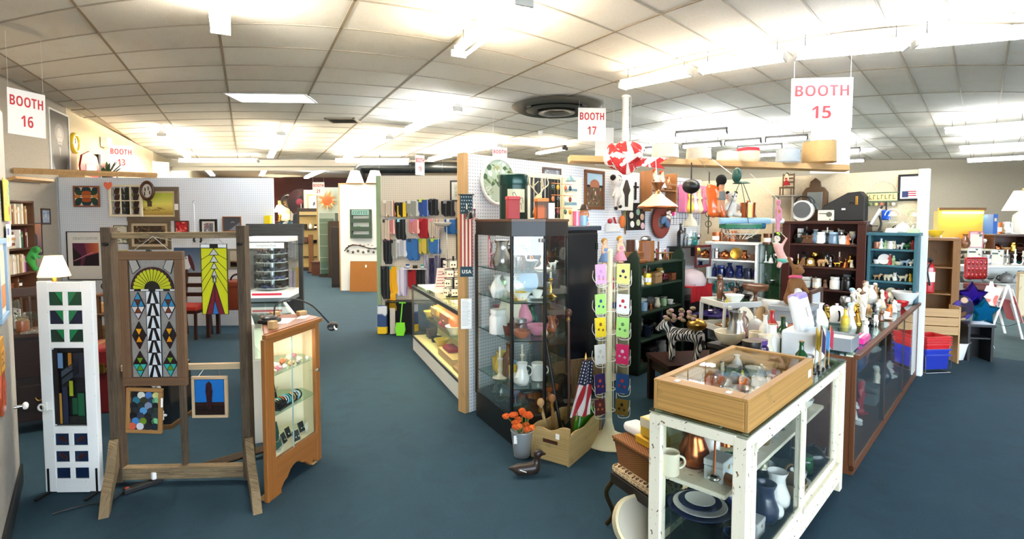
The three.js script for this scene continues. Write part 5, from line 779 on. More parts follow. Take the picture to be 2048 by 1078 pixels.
{
const t = thing('tiered_table','brown wooden two-shelf table stacked with pots','table',[-4.76,0,-6.5],0.1),m = wood('#5b3b22',0.5); for (const y of [0.3,0.62,0.86]) P(t,'shelf',box(0.56,0.03,0.45),m,[0,y,0]); for (const x of [-0.25,0.25]) for (const z of [-0.19,0.19]) P(t,'leg',box(0.045,0.86,0.045),m,[x,0.43,z]);
const f = new Frame(-5.03,6.42,-4.5,6.37);
row(f,'on the pot table top',0.876,-0.05,0,0.53,'brown teapot 0.16, black pitcher 0.22, grey mug 0.12, dark green teapot 0.18, black mug 0.11, copper pitcher 0.16',{ end: 'wall' });
row(f,'on the pot table middle shelf',0.636,0,0,0.53,'tan lidded_box 0.12, brown bowl 0.07, rust lidded_box 0.1',{ end: 'wall' });
row(f,'on the pot table lowest shelf',0.316,0,0,0.53,'tan lidded_box 0.16, brown lidded_box 0.14',{ end: 'wall' });
const c = thing('dining_chair','dark wood side chair with red padded seat','chair',[-4.85,0,-7.85],0.0),cm = wood('#3a1a12',0.35);
P(c,'seat',box(0.44,0.07,0.42,0.02),fabric('#c0392b'),[0,0.46,0]); for (const x of [-0.19,0.19]) { P(c,'leg',bar(x,0.44,0.18,x,0,0.19,0.035),cm); P(c,'leg',bar(x,0.44,-0.18,x,0,-0.22,0.035),cm); P(c,'back_post',bar(x,0.46,-0.19,x * 1.05,1.0,-0.28,0.035),cm); }
for (const [y,z] of [[0.62,-0.2],[0.76,-0.23],[0.92,-0.26]]) P(c,'back_slat',box(0.38,0.06,0.02),cm,[0,y,z]); P(c,'seat_rail',box(0.42,0.05,0.4),cm,[0,0.41,0]);
const q = thing('leather_chest','brown leather-covered chest with a black handle','chest',[-4.28,0,-7.95],0); P(q,'body',box(0.66,0.36,0.36,0.02),M('#6b2a18',0.45),[0,0.6,0]); P(q,'lid',box(0.68,0.1,0.38,0.03),M('#74301c',0.45),[0,0.8,0]); P(q,'handle',T(tor(0.1,0.014,Math.PI,8,20),0.1,0.84,0),black); for (const x of [-0.28,0.28]) for (const z of [-0.13,0.13]) P(q,'leg',box(0.05,0.43,0.05),wood('#3a1a12'),[x,0.215,z]); P(q,'clasp',box(0.06,0.08,0.02),brass,[0,0.74,0.19]);
}

// ---------- the long aisle ----------
{ // coffee rack
const t = thing('coffee_rack','blue-green wooden wall rack lettered for coffee with three open shelves','wall rack',P1.at(0.58,1.68,0.06),P1.ry),m = M('#5f8a86',0.8,{ map: wornTex });
for (const s of [-1,1]) P(t,'side',box(0.05,0.72,0.09),m,[s * 0.24,0,0]);
P(t,'header_board',box(0.53,0.16,0.04),m,[0,0.28,0.02]);
P(t,'lettering',new THREE.PlaneGeometry(0.46,0.12),M('#ffffff',0.7,{ map: canvasTex(160,42,(x,w,h) => { x.fillStyle = '#6f9894'; x.fillRect(0,0,w,h); x.fillStyle = '#12343c'; x.font = 'bold 34px serif'; x.textAlign = 'center'; x.fillText('COFFEE',w / 2,34,150); }) }),[0,0.28,0.042]);
for (const y of [0.08,-0.12,-0.31]) P(t,'slat',box(0.5,0.1,0.025),m,[0,y,0.035]); for (const y of [-0.17,-0.35]) P(t,'shelf',box(0.48,0.015,0.08),m,[0,y,0]);
single('toy_frog','small green toy frog sitting in the coffee rack','toy',join([ball(0.05,1,0.9,0.8),T(ball(0.022),-0.025,0.05,0.01),T(ball(0.022),0.025,0.05,0.01)]),M('#3d9a3a',0.6),P1.at(0.52,1.56,0.06),P1.ry);
const g = thing('star_garland','dark twig garland with tin stars on the white booth wall','garland',P1.at(0.55,1.08,0.02),P1.ry);
P(g,'branch',join([tube([[-0.42,-0.08,0],[-0.25,0.05,0.02],[0,0.06,0.02],[0.25,-0.02,0.02],[0.42,0.0,0]],0.012,24),tube([[-0.4,-0.02,0],[-0.2,0.08,0.02],[0.1,0.02,0.02],[0.4,-0.04,0]],0.008,20)]),M('#2c231c',0.9));
const star = memo('star',() => poly([...Array(10)].map((_,i) => { const r = i % 2 ? 0.022 : 0.05,a = Math.PI / 2 + i * Math.PI / 5; return [r * Math.cos(a),r * Math.sin(a)]; }),0.006)); for (let i = 0; i < 6; i++) P(g,'star',star,metal('#59544c',0.5),[-0.32 + i * 0.13,-0.08 - (i % 2) * 0.03,0.02]); for (let i = 0; i < 7; i++) P(g,'berry',ball(0.014,1,1,1,8),gloss('#8c1f1f'),[-0.3 + i * 0.1,0.06 + (i % 2) * 0.02,0.03]);
const c = thing('cork_board','plain brown hardboard sheet leaning against the coffee booth wall','board',P1.at(0.66,0,0.14),P1.ry); P(c,'sheet',box(0.7,0.74,0.012),M('#a3692c',0.85,{ map: speckTex }),[0,0.368,0],[-0.1,0,0]); P(c,'edge_strip',box(0.7,0.03,0.02),wood('#8a5524'),[0,0.735,-0.05],[-0.1,0,0]); P(c,'tag',box(0.04,0.06,0.002),paper,[0.05,0.63,-0.015],[-0.1,0,0]);
for (const [u,n] of [[0.42,'first'],[0.92,'second']]) { const s = thing('lamp_shade',`${n} white lampshade on top of the coffee booth wall`,'lampshade',P1.at(u,2.69,-0.02),P1.ry); P(s,'shade',lathe([[0.22,0],[0.11,0.3],[0.105,0.3],[0.215,0]],24),M('#f2eee6',0.9,{ side: THREE.DoubleSide })); P(s,'ring',T(tor(0.108,0.006),0,0.3,0,Math.PI / 2),white); }
}
{ // booths beyond: what stands at each end
const t = thing('sun_ornament','orange sunburst wall ornament on the pale green booth end','ornament',[-6.2,2.45,-17.68],0); t.scale.setScalar(1.2); for (let i = 0; i < 16; i++) P(t,'ray',poly([[-0.035,0.13],[0.035,0.13],[0,0.3]],0.012),M(i % 2 ? '#d8923a' : '#e6c79a',0.6),[0,0,0],[0,0,i * Math.PI / 8]); P(t,'face',ball(0.15,1,1,0.3),M('#cc6d35',0.6));
const A = (n,l,c,x,d,y,w,h,dp,m,extra) => { const q = thing(n,l,c,[x,0,-d],0); P(q,'body',box(w,h,dp,0.01),m,[0,y + h / 2,0]); extra?.(q); return q; };
const shelfy = (w,h,dp,m,k) => (q) => { for (let i = 1; i < k; i++) P(q,'shelf',box(w * 0.94,0.02,dp * 0.5),m,[0,h * i / k,dp * 0.3]); };
const dkw = wood('#2c1a10',0.5),green = M('#56665e',0.5);
A('curio_cabinet','grey-green glazed curio cabinet below the sun ornament','cabinet',-5.75,16.5,0,0.5,2.0,0.3,M('#7f8d84',0.5),(q) => { for (let i = 0; i < 5; i++) P(q,'shelf',box(0.46,0.02,0.04),M('#c9d2cc',0.4),[0,0.25 + i * 0.36,0.165]); P(q,'glass_door',box(0.44,1.75,0.006,0),glassM('#dfe9e6'),[0,0.95,0.19]); P(q,'plinth',box(0.54,0.1,0.34),dkw,[0,0.05,0]); });
A('slat_screen','dark brown tambour screen beside the white coffee booth','screen',-5.42,16.2,0,0.42,1.75,0.08,dkw,(q) => { for (let i = 0; i < 9; i++) P(q,'slat',box(0.05,1.72,0.02),wood('#3a2416'),[-0.22 + i * 0.055,0.87,0.045]); });
A('tall_cabinet','black narrow cupboard at the aisle corner before the coffee booth','cabinet',-4.6,13.9,0,0.3,1.6,0.3,M('#15100e',0.5),(q) => { P(q,'door',box(0.26,1.2,0.02),M('#1d1714',0.5),[0,0.68,0.155]); P(q,'knob',ball(0.015),brass,[0.1,0.7,0.175]); });
A('display_cabinet','tall dark cabinet with lit cream shelves of bags and shoes','cabinet',-7.1,18.6,0,0.85,2.2,0.35,dkw,(q) => { P(q,'back_coloured_as_lit',box(0.7,1.95,0.02),M('#a8905c',0.7),[0,1.1,0.17]); for (let i = 0; i < 4; i++) { P(q,'shelf',box(0.72,0.03,0.1),dkw,[0,0.5 + i * 0.48,0.21]); } });  // tan back colour stands in for interior light; no lamp inside
const bf = new Frame(-7.45,18.38,-6.75,18.38); row(bf,'in the tall dark aisle cabinet',1.475,0,0,0.7,'black lidded_box 0.17, white vase 0.2, black tin 0.16',{ end: 'far' }); row(bf,'lower in the aisle cabinet',0.995,0,0,0.7,'brown lidded_box 0.2, black bowl 0.1',{ end: 'far' });
A('side_table','reddish low chest standing out into the aisle','chest',-6.2,17.0,0,0.5,0.4,0.35,wood('#5a2a1a',0.5),(q) => P(q,'lid',box(0.54,0.05,0.4),wood('#6b3520'),[0,0.42,0]));
const hat = thing('straw_shield','large round woven shield patterned dark red high over the aisle','ornament',[-8.5,2.5,-21.2],0); P(hat,'disc',T(lathe([[0,0.12],[0.2,0.1],[0.52,0],[0.54,0.02],[0.2,0.13],[0,0.15]],30),0,0,0,Math.PI / 2),M('#6b4a40',0.8,{ map: memo('shieldtex',() => printTex('#5a3f3a',['#2a1a1a','#8a6a5a','#7a1a22'])) })); P(hat,'boss',ball(0.15,1,1,0.4),M('#6d1520',0.7),[0,0,0.13]); P(hat,'rim',tor(0.53,0.025),M('#2c1a16',0.8));
const coat = thing('black_coat','long black coat hanging at the end of the aisle stalls','coat',[-7.85,0.1,-19.6],0); P(coat,'body',blob([[0,1.9,0,0.16,0,1.5,0,0.22],[0,1.5,0,0.22,0,0.75,0,0.27],[-0.2,1.85,0,0.1,-0.26,1.2,0.04,0.09],[0.2,1.85,0,0.1,0.26,1.2,0.04,0.09]],40,0.03),fabric('#0c0c0e')); P(coat,'hook',rod([0,2.05,0],[0,2.3,0],0.012),chrome); P(coat,'stand_pole',T(cyl(0.02,0.02,0.85),0,-0.1,0),black);
picture({ at: (u,h,o) => [-7.68 + u,h,-20.45 + o],ry: 0 },0,2.42,0.55,0.75,'gold framed picture of a small bird on cream booth end',{ m: wood('#c8953c'),bar: 0.07,draw: (x,w,h) => { x.fillStyle = '#f1e8d2'; x.fillRect(0,0,w,h); x.fillStyle = '#3a3630'; x.beginPath(); x.ellipse(w * 0.5,h * 0.5,22,40,0.3,0,7); x.fill(); } });
const wheel = thing('wheel_ornament','dark spoked wheel hanging on the furthest booth end','ornament',[-9.85,2.62,-23.2],0); P(wheel,'rim',tor(0.3,0.05),black); for (let i = 0; i < 6; i++) P(wheel,'spoke',box(0.58,0.04,0.03),black,[0,0,0],[0,0,i * Math.PI / 6]); P(wheel,'hub',T(cyl(0.07,0.07,0.08),0,0,-0.04,Math.PI / 2),black);
const lp = thing('table_lamp','glowing white table lamp at the far end of the aisle','lamp',[-10.15,1.75,-23.0],0); P(lp,'base',lathe([[0,0],[0.1,0],[0.05,0.06],[0.08,0.2],[0.02,0.4],[0,0.4]]),brass); P(lp,'lamp_shade',lathe([[0.24,0.38],[0.12,0.68]],20),M('#f5e9d2',0.9,{ transmission: 0.5,thickness: 0,side: THREE.DoubleSide })); P(lp,'bulb',ball(0.04),glow('#ffe3b0',14),[0,0.48,0]); const pl = new THREE.PointLight(new THREE.Color(1,0.85,0.6),4); pl.position.set(0,0.48,0); lp.add(pl);
A('wooden_stand','brown wooden stand below the glowing far lamp','stand',-10.15,23.0,0,0.6,1.74,0.4,wood('#5a3218'),shelfy(0.6,1.74,0.4,dkw,3));
A('clothes_rail','rail of folded blue and white clothes before the far lamp','clothes rack',-9.4,22.2,0,0.06,1.8,0.06,black,(q) => { P(q,'crossbar',box(0.8,0.03,0.03),black,[0,1.75,0]); P(q,'base',box(0.6,0.04,0.4),black,[0,0.02,0]); const g = memo('shirt',() => blob([[0,1.65,0,0.1,0,0.95,0,0.16],[-0.1,1.62,0,0.08,-0.2,1.2,0,0.07],[0.1,1.62,0,0.08,0.2,1.2,0,0.07]],30,0.03)); ['#2f4a5c','#d9d6cc','#3d6a74','#8a93a0'].forEach((c,i) => P(q,'garment',g,fabric(c),[-0.28 + i * 0.18,0,0.02 * (i % 2)],[0,0.9,0])); });
A('narrow_bookcase','narrow dark bookcase in the maroon back corner','bookcase',-11.2,23.0,0,0.7,1.6,0.35,dkw,(q) => { for (let i = 0; i < 4; i++) { P(q,'shelf',box(0.6,0.02,0.05),oak,[0,0.25 + i * 0.36,0.19]); P(q,'contents',join([0,1,2,3].map((k) => T(box(0.1,0.14 + (k % 2) * 0.08,0.05),-0.22 + k * 0.15,0.34 + i * 0.36 + (k % 2) * 0.04,0.2))),M(['#a88a5a','#5d7080','#b0a898','#6a3a2c'][i],0.7)); } });
A('log_post','pale wooden post rising at the end of the stalls','post',-8.4,20.9,0,0.22,1.7,0.2,wood('#9a6a34'),(q) => P(q,'cap',box(0.26,0.04,0.24),oak,[0,1.72,0]));
A('leaning_plank','dark upright plank standing on the aisle carpet by the curio cabinet','plank',-6.75,17.6,0,0.16,1.3,0.05,wood('#8a5a30'),(q) => P(q,'foot',box(0.2,0.05,0.2),dkw,[0,0.025,0]));
}
// ---------- socks and scarves on the cream pegboard ----------
const cols3 = { floral: ['#c9b9a6',['#2a2a2a','#b0483a','#6f6a62','#e8dccb']],dotted: ['#17181c',['#7fb4d6','#e6c02a','#17181c']],leafy: ['#c8c8c2',['#53604a','#8d9088','#f0f0ec']],stripedblue: ['#2b4a8f',['#e6e3dc','#1b2f66','#8aa0d0']],black: ['#141418',['#2c2c34','#5d6b74']],pink: ['#e8a79c',['#f2c5ba','#c47a7a']],red: ['#8e1420',['#b0202c','#1a1214']],blue: ['#2f68a8',['#274f88','#e8c22a']],yellow: ['#e2a818',['#f2cf3a','#8a5a10','#e2a818']],grey: ['#cfd0d6',['#aeb0bc','#e6e6ea']],lilac: ['#a8a0c8',['#d8d4e6','#4a4470']],moss: ['#5d6a3c',['#2a2a2a','#c8b04a']] };
const sockTex = (k) => memo('sock' + k,() => M('#ffffff',0.9,{ map: printTex(...cols3[k]) }));
const sockG = memo('sockg',() => { const s = new THREE.Shape(); [[-0.05,0],[0.05,0],[0.05,-0.14],[0.07,-0.2],[0.06,-0.235],[0.0,-0.24],[-0.045,-0.2],[-0.05,-0.14]].forEach(([x,y],i) => (i ? s.lineTo(x,y) : s.moveTo(x,y))); return metric(new THREE.ExtrudeGeometry(s,{ depth: 0.018,bevelEnabled: true,bevelThickness: 0.006,bevelSize: 0.006,bevelSegments: 2 }).scale(1,1,1).translate(0,0,-0.01),0).scale(1,1,1); });
{ const uv = sockG.attributes.uv; for (let i = 0; i < uv.count; i++) uv.setXY(i,uv.getX(i) * 4,uv.getY(i) * 4); }
function sock(u,h,w,ht,k,card,label) {
const t = thing('sock_pair',label,'socks',W.at(u,h + ht / 2,0.09),W.ry,'sock packs on the cream pegboard');
const sx = w / 0.19,sy = ht / 0.24;
for (const s of [-1,1]) P(t,'sock',sockG,sockTex(k),[s * 0.045 * sx,0,s * 0.008]).scale.set(1.05 * sx,sy,1);
P(t,'header_card',box(w * 0.7,0.05,0.012),M(card,0.7),[0,-0.01,0.012]); P(t,'peg_hook',rod([0,0.02,-0.085],[0,0.02,0.03],0.003),chrome); P(t,'peg_tip',rod([0,0.02,0.03],[0,-0.0,0.03],0.003),chrome);
}
[[0.13,1.94,0.2,0.24,'floral','#e9e2d4','floral pair of socks first in the top row'],[0.32,1.92,0.19,0.21,'dotted','#22242a','black socks with blue and yellow dots in the top row'],[0.51,1.94,0.19,0.23,'leafy','#d6d6d0','grey leaf-patterned socks in the top row'],[0.68,1.95,0.16,0.25,'stripedblue','#d9e04a','blue speckled socks under a lime card in the top row'],[0.84,1.96,0.15,0.24,'black','#3a3a40','tilted black socks fifth in the top row'],[1.07,1.94,0.19,0.23,'black','#8a8a90','black socks on a grey card apart in the top row'],
[0.1,1.6,0.13,0.32,'floral','#2a2a2e','dark floral socks first in the second row'],[0.18,1.66,0.11,0.22,'pink','#8fd0ea','pink socks on a sky blue card in the second row'],[0.33,1.61,0.14,0.32,'black','#9fdcea','tall black socks with yellow toes in the second row'],[0.54,1.66,0.15,0.21,'pink','#b48ad0','plain pink socks on a violet card in the second row'],[0.68,1.63,0.15,0.29,'red','#c0202c','dark red socks hanging in the second row'],[0.84,1.63,0.16,0.28,'floral','#e8a0b0','cream and pink floral socks in the second row'],[1.11,1.66,0.17,0.22,'blue','#e6e2da','blue and black socks at the far end of the second row'],
[0.12,1.27,0.12,0.38,'black','#5a3040','long black socks first in the third row'],[0.22,1.3,0.1,0.28,'leafy','#101014','black and grey leaf socks in the third row'],[0.33,1.32,0.16,0.25,'grey','#e6e6ea','pale grey socks in the third row'],[0.51,1.3,0.19,0.32,'blue','#1c2c50','blue socks with a yellow moon in the third row'],[0.67,1.35,0.17,0.22,'moss','#8ab02a','black and moss socks in the third row'],[0.86,1.35,0.17,0.22,'blue','#c8dc3a','bright blue socks on a lime card in the third row'],
[0.08,0.78,0.13,0.5,'black','#3a3a40','dark grey knee socks first in the fourth row'],[0.19,0.82,0.14,0.42,'yellow','#2f9aa0','yellow banana socks on a teal card in the fourth row'],[0.18,0.47,0.12,0.26,'yellow','#f0d040','yellow banana socks hanging lowest'],[0.33,0.8,0.16,0.44,'lilac','#c8d0a0','lilac knee socks in the fourth row'],[0.5,0.84,0.12,0.3,'red','#1a1a20','dark red socks under the wire rail'],[0.64,0.84,0.12,0.3,'black','#202028','black socks under the wire rail']].forEach((a) => sock(...a));
{
const t = thing('wire_rail','white wire rail fixed low on the cream pegboard','rail',W.at(0.55,1.0,0),W.ry); P(t,'bar',join([rod([-0.18,0,0.14],[0.18,0,0.14],0.008),rod([-0.18,0,0],[-0.18,0,0.14],0.006),rod([0.18,0,0],[0.18,0,0.14],0.006)]),white);
row(W,'on the wire rail of the pegboard',1.008,0.1,0.38,0.72,'blue tin 0.07, black lidded_box 0.05, turquoise tin 0.06',{ end: 'aisle' });
['#c8c6d2','#5a5a78','#8d8ca8','#34344c'].forEach((c,i) => { const n = ['pale grey','slate','mauve','midnight'][i],s = thing('scarf',`${n} patterned scarf hanging on the cream pegboard`,'scarf',W.at(0.72 + i * 0.09,1.2,0.07),W.ry); const g = new THREE.PlaneGeometry(0.08,0.62 - (i % 2) * 0.08,10,8),p = g.attributes.position; for (let k = 0; k < p.count; k++) p.setZ(k,0.018 * Math.sin(p.getX(k) * 150)); g.computeVertexNormals(); g.translate(0,-0.3,0); P(s,'cloth',g,M(c,0.9,{ map: sockTex(i % 2 ? 'lilac' : 'grey').map,side: THREE.DoubleSide })); P(s,'ring',T(tor(0.02,0.003),0,0.02,0),chrome); });
const f = thing('lidded_bag','tall blue patterned bag with yellow base on the carpet','bag',W.at(0.07,0,0.25),W.ry); P(f,'body',box(0.15,0.45,0.06,0.02),M('#ffffff',0.7,{ map: memo('bagt',() => printTex('#9fb4d0',['#4f6aa8','#d9dfe8','#2e4a7c'])) }),[0,0.225,0]); P(f,'base_patch',box(0.156,0.13,0.066,0.02),M('#e8c21c',0.6),[0,0.066,0]);
const k = thing('floor_crate','black open crate under the sock display','crate',W.at(0.62,0,0.16),W.ry); P(k,'back',box(1.0,0.5,0.02),black,[0,0.25,-0.1]); for (const x of [-0.49,0.49]) P(k,'side',box(0.02,0.5,0.22),black,[x,0.25,0]); P(k,'base',box(1.0,0.02,0.24),black,[0,0.01,0]); P(k,'top',box(1.0,0.02,0.22),black,[0,0.5,0]);
single('cardboard_strip','long grey cardboard strip leaning in the black crate','board',box(0.08,0.4,0.02),M('#bdb7ac',0.8),W.at(0.24,0.215,0.3),W.ry + 0.2);
const s = thing('toy_shovel','bright green plastic shovel leaning by the glass case','shovel',W.at(0.38,0,0.36),W.ry); P(s,'blade',poly([[-0.05,0.0],[0.05,0.0],[0.075,0.08],[0.06,0.19],[-0.06,0.19],[-0.075,0.08]],0.012,0.006),gloss('#6fcf1f'),[0,0.015,0.05],[-0.15,0,0]); P(s,'shaft',rod([0,0.18,0.03],[0.02,0.5,-0.03],0.012),gloss('#5ab81c')); P(s,'grip',rod([-0.03,0.5,-0.03],[0.07,0.5,-0.03],0.014),gloss('#5ab81c'));
picture(W,1.2,2.22,0.2,0.33,'narrow black framed print above the socks',{ bar: 0.025,out: 0.01,mount: '#efece6',draw: blot(['#d9dccc','#8a947c','#b8b8a0'],9) });
const h = thing('straw_hat','pale straw hat hanging by the pine stud','hat',W.at(1.42,2.16,0.1),W.ry); P(h,'brim',T(lathe([[0.1,0],[0.2,-0.02],[0.2,-0.012],[0.1,0.01]],24),0,0,0,Math.PI / 2 - 0.3),M('#e6cf9c',0.9,{ side: THREE.DoubleSide })); P(h,'crown',T(ball(0.11,1,0.8,1),0,0,0.02,Math.PI / 2),M('#e9d6a8',0.9)); 
const p = thing('cap_stack','bright pink cap hanging below the straw hat','hat',W.at(1.4,1.88,0.12),W.ry); P(p,'crown',ball(0.11,1,0.7,0.8),fabric('#d0246a')); P(p,'peak',box(0.16,0.012,0.1,0.005),fabric('#d0246a'),[0,-0.05,0.08]);
const q = thing('scarf','orange and blue scarf bundle below the pink cap','scarf',W.at(1.38,1.62,0.1),W.ry); P(q,'cloth',blob([[0,0.12,0,0.05,0.01,-0.14,0,0.06],[-0.03,0.06,0.02,0.04,-0.05,-0.2,0.02,0.03]],28,0.02),fabric('#c8662a')); P(q,'blue_band',box(0.1,0.06,0.1,0.02),fabric('#2a3f8a'),[0,0.06,0]);
const m = thing('standing_ashtray','slim metal stand with a round dish behind the glass case','stand',W.at(1.02,0,0.3),W.ry); P(m,'dish',T(lathe([[0,0],[0.1,0.02],[0.14,0.06],[0.13,0.07],[0,0.02]],20),0,1.66,0),M('#d8d3c8',0.4)); for (const s2 of [-1,1]) P(m,'rod',rod([s2 * 0.1,0.02,0],[s2 * 0.06,1.66,0],0.006),chrome); P(m,'base',cyl(0.14,0.12,0.03,20),black);
single('long_mirror','tall dark-framed strip of mirror on the cream pegboard','mirror',box(0.22,0.9,0.02),M('#3a342c',0.3),W.at(1.3,1.35,0.02),W.ry);
}
// ---------- lit glass counter along the aisle ----------
const GC = new Frame(-1.35,7.08,-0.48,4.95);
{
const L = GC.L,D = 0.36,t = thing('glass_counter','long lit glass counter with black trim beside the aisle','counter',GC.at(0,0,0),GC.ry),trim = M('#2b2a24',0.4),base = M('#e6e4da',0.6),bk = M('#e8d59a',0.7);
P(t,'plinth',box(L,0.17,D),base,[L / 2,0.085,-D / 2]); P(t,'deck',box(L,0.02,D - 0.02),bk,[L / 2,0.185,-D / 2]); P(t,'lower_trim',box(L,0.03,0.02),trim,[L / 2,0.19,0]);
P(t,'upper_trim',box(L,0.045,0.025),trim,[L / 2,0.86,0]); P(t,'upper_trim',box(L,0.045,0.025),trim,[L / 2,0.86,-D]);
for (const x of [0.012,L - 0.012]) { for (const z of [0,-D]) P(t,'corner_post',box(0.024,0.68,0.024),trim,[x,0.52,z]); P(t,'end_glass',box(0.005,0.64,D - 0.03,0),pane,[x,0.52,-D / 2]); P(t,'end_trim',box(0.024,0.045,D),trim,[x,0.86,-D / 2]); }
P(t,'front_glass',box(L - 0.05,0.64,0.005,0),pane,[L / 2,0.52,-0.004]); P(t,'back_panel',box(L,0.66,0.015),bk,[L / 2,0.52,-D + 0.01]); P(t,'top_glass',box(L,0.008,D,0),glassM('#e2f2ec'),[L / 2,0.887,-D / 2]);
P(t,'glass_shelf',box(L - 0.06,0.007,0.26,0),glassM('#dcefe6'),[L / 2,0.5,-0.21]);
const lm = glow('#ffe0a0',8); P(t,'strip_lamp',T(cyl(0.012,0.012,L - 0.3,8),0.15,0.83,-0.06,0,0,-Math.PI / 2),lm);
const l = new THREE.RectAreaLight(new THREE.Color(1,0.83,0.5),20,L - 0.3,0.05); l.position.set(L / 2,0.81,-0.08); l.rotation.x = -Math.PI / 2 - 0.3; t.add(l);
const on = 'on the lit counter shelf',inn = 'on the lit counter floor';
row(GC,on,0.505,-0.24,0.1,1.0,'gold teapot 0.13, yellow bowl 0.06, tan lidded_box 0.1, orange mug 0.1, copper bowl 0.07',{ end: 'sock' });
const bag = (u,c,w,label) => { const b = thing('handbag',label,'bag',GC.at(u,0.505,-0.2),GC.ry); P(b,'body',blob([[-w,0.1,0,0.09,w,0.1,0,0.09],[-w * 0.7,0.03,0,0.05,w * 0.7,0.03,0,0.05]],34,0.025),M(c,0.5)); P(b,'flap',box(w * 2,0.1,0.02,0.01),M(c,0.4),[0,0.13,0.09]); P(b,'clasp',box(0.04,0.02,0.01),brass,[0,0.1,0.105]); };
bag(0.75,'#9a7a1e',0.14,'mustard leather handbag in the lit counter'); bag(1.25,'#8a4a18',0.2,'large brown leather handbag in the lit counter');
const s = thing('scarf','red silk scarf trailing along the lit counter shelf','scarf',GC.at(1.2,0.515,-0.16),GC.ry); P(s,'cloth',tube([[-0.3,0,0],[-0.15,0.015,0.03],[0.05,0.03,0.0],[0.3,0.05,-0.04]],0.03,20,8).scale(1,0.7,1),M('#c01a24',0.5)); P(s,'knot',ball(0.045,1,0.8,1),M('#a81420',0.5),[-0.12,0.03,0.03]);
const y = thing('soft_toy','yellow long-eared soft toy sitting in the lit counter','soft toy',GC.at(1.85,0.5,-0.2),GC.ry); P(y,'body',bodyG('bear'),plush('#d8bc4a')).scale.setScalar(0.2); for (const s2 of [-1,1]) P(y,'ear',blob([[s2 * 0.03,0.19,0,0.018,s2 * 0.07,0.09,0.03,0.022]],20,0.01),plush('#d8bc4a')); eyes(y,[[-0.014,0.16,0.04],[0.014,0.16,0.04]],0.005);
for (const [u,c,w,n] of [[1.55,'white',0.1,'wide white dish stacked on a green plate'],[0.4,'yellow',0.08,'yellow dish near the counter end']]) ware('dish',c,w,n + ' in the lit counter',GC.at(u,0.505,-0.14),0,'dishes in the lit counter');
row(GC,inn,0.196,-0.2,0.1,2.3,'brown lidded_box 0.12, black basket 0.12, yellow dish 0.1, red lidded_box 0.06, brown rock 0.1, green bowl 0.06, tan flat_book 0.05, grey basket 0.14',{ end: 'sock' });
const g = thing('cardboard_box','flat open kraft box with a red cloth on the counter floor','box',GC.at(1.45,0.196,-0.16),GC.ry); P(g,'tray',box(0.62,0.09,0.2),M('#c9a56a',0.8),[0,0.045,0]); P(g,'cloth',box(0.28,0.05,0.14,0.02),fabric('#a82830'),[-0.1,0.11,0]);
const pz = thing('board_game','tan wooden puzzle tray near the counter corner','game',GC.at(2.0,0.196,-0.14),GC.ry); P(pz,'tray',box(0.4,0.04,0.18),wood('#c0945a'),[0,0.02,0]); P(pz,'piece',join([0,1,2].map((i) => T(box(0.05,0.02,0.05),-0.1 + i * 0.08,0.05,0))),walnut);
for (const [u,o,w,d,n] of [[0.35,-0.18,0.5,0.26,'white price lists spread at the counter end'],[0.7,-0.22,0.35,0.26,'second white sheet on the glass counter'],[1.75,-0.2,0.3,0.24,'pink-edged leaflet on the glass counter'],[2.05,-0.18,0.25,0.26,'pale sheet nearest the pine stud on the counter']]) single('paper_sheet',n,'paper',box(w,0.004,d,0),n.startsWith('pink') ? M('#e8c3c0',0.8) : paper,GC.at(u,0.894,o),GC.ry);
const sp = thing('earring_spinner','small revolving rack of earring cards on the glass counter','display rack',GC.at(1.32,0.893,-0.2),GC.ry + 0.4); P(sp,'pole',cyl(0.012,0.012,0.46,10),black); P(sp,'foot',cyl(0.09,0.08,0.02,18),black); for (let i = 0; i < 4; i++) { P(sp,'hoop',T(tor(0.1,0.004),0,0.1 + i * 0.105,0,Math.PI / 2),black); for (let k = 0; k < 6; k++) { const a = k * 1.047 + i * 0.3,c = P(sp,'earring_card',box(0.075,0.075,0.002),M('#ece4d2',0.7),[Math.sin(a) * 0.11,0.06 + i * 0.105,Math.cos(a) * 0.11],[0,a,0]); P(c,'earring',join([T(ball(0.009),-0.015,-0.005,0.004),T(ball(0.009),0.015,-0.005,0.004)]),i % 2 ? iron : M('#6a2a2a',0.4)); } }
const pc = thing('notice_card','pink printed notice propped on the glass counter','card',GC.at(0.95,0.893,-0.16),GC.ry + 0.3); P(pc,'card',box(0.26,0.3,0.004),M('#efd6d0',0.8),[0,0.148,0],[-0.2,0,0.1]); for (let i = 0; i < 6; i++) P(pc,'print_line',box(0.2,0.01,0.001,0),M('#a8646a',0.8),[0,0.25 - i * 0.035,0.0 - i * -0.007 + -0.018],[-0.2,0,0.1]);
}
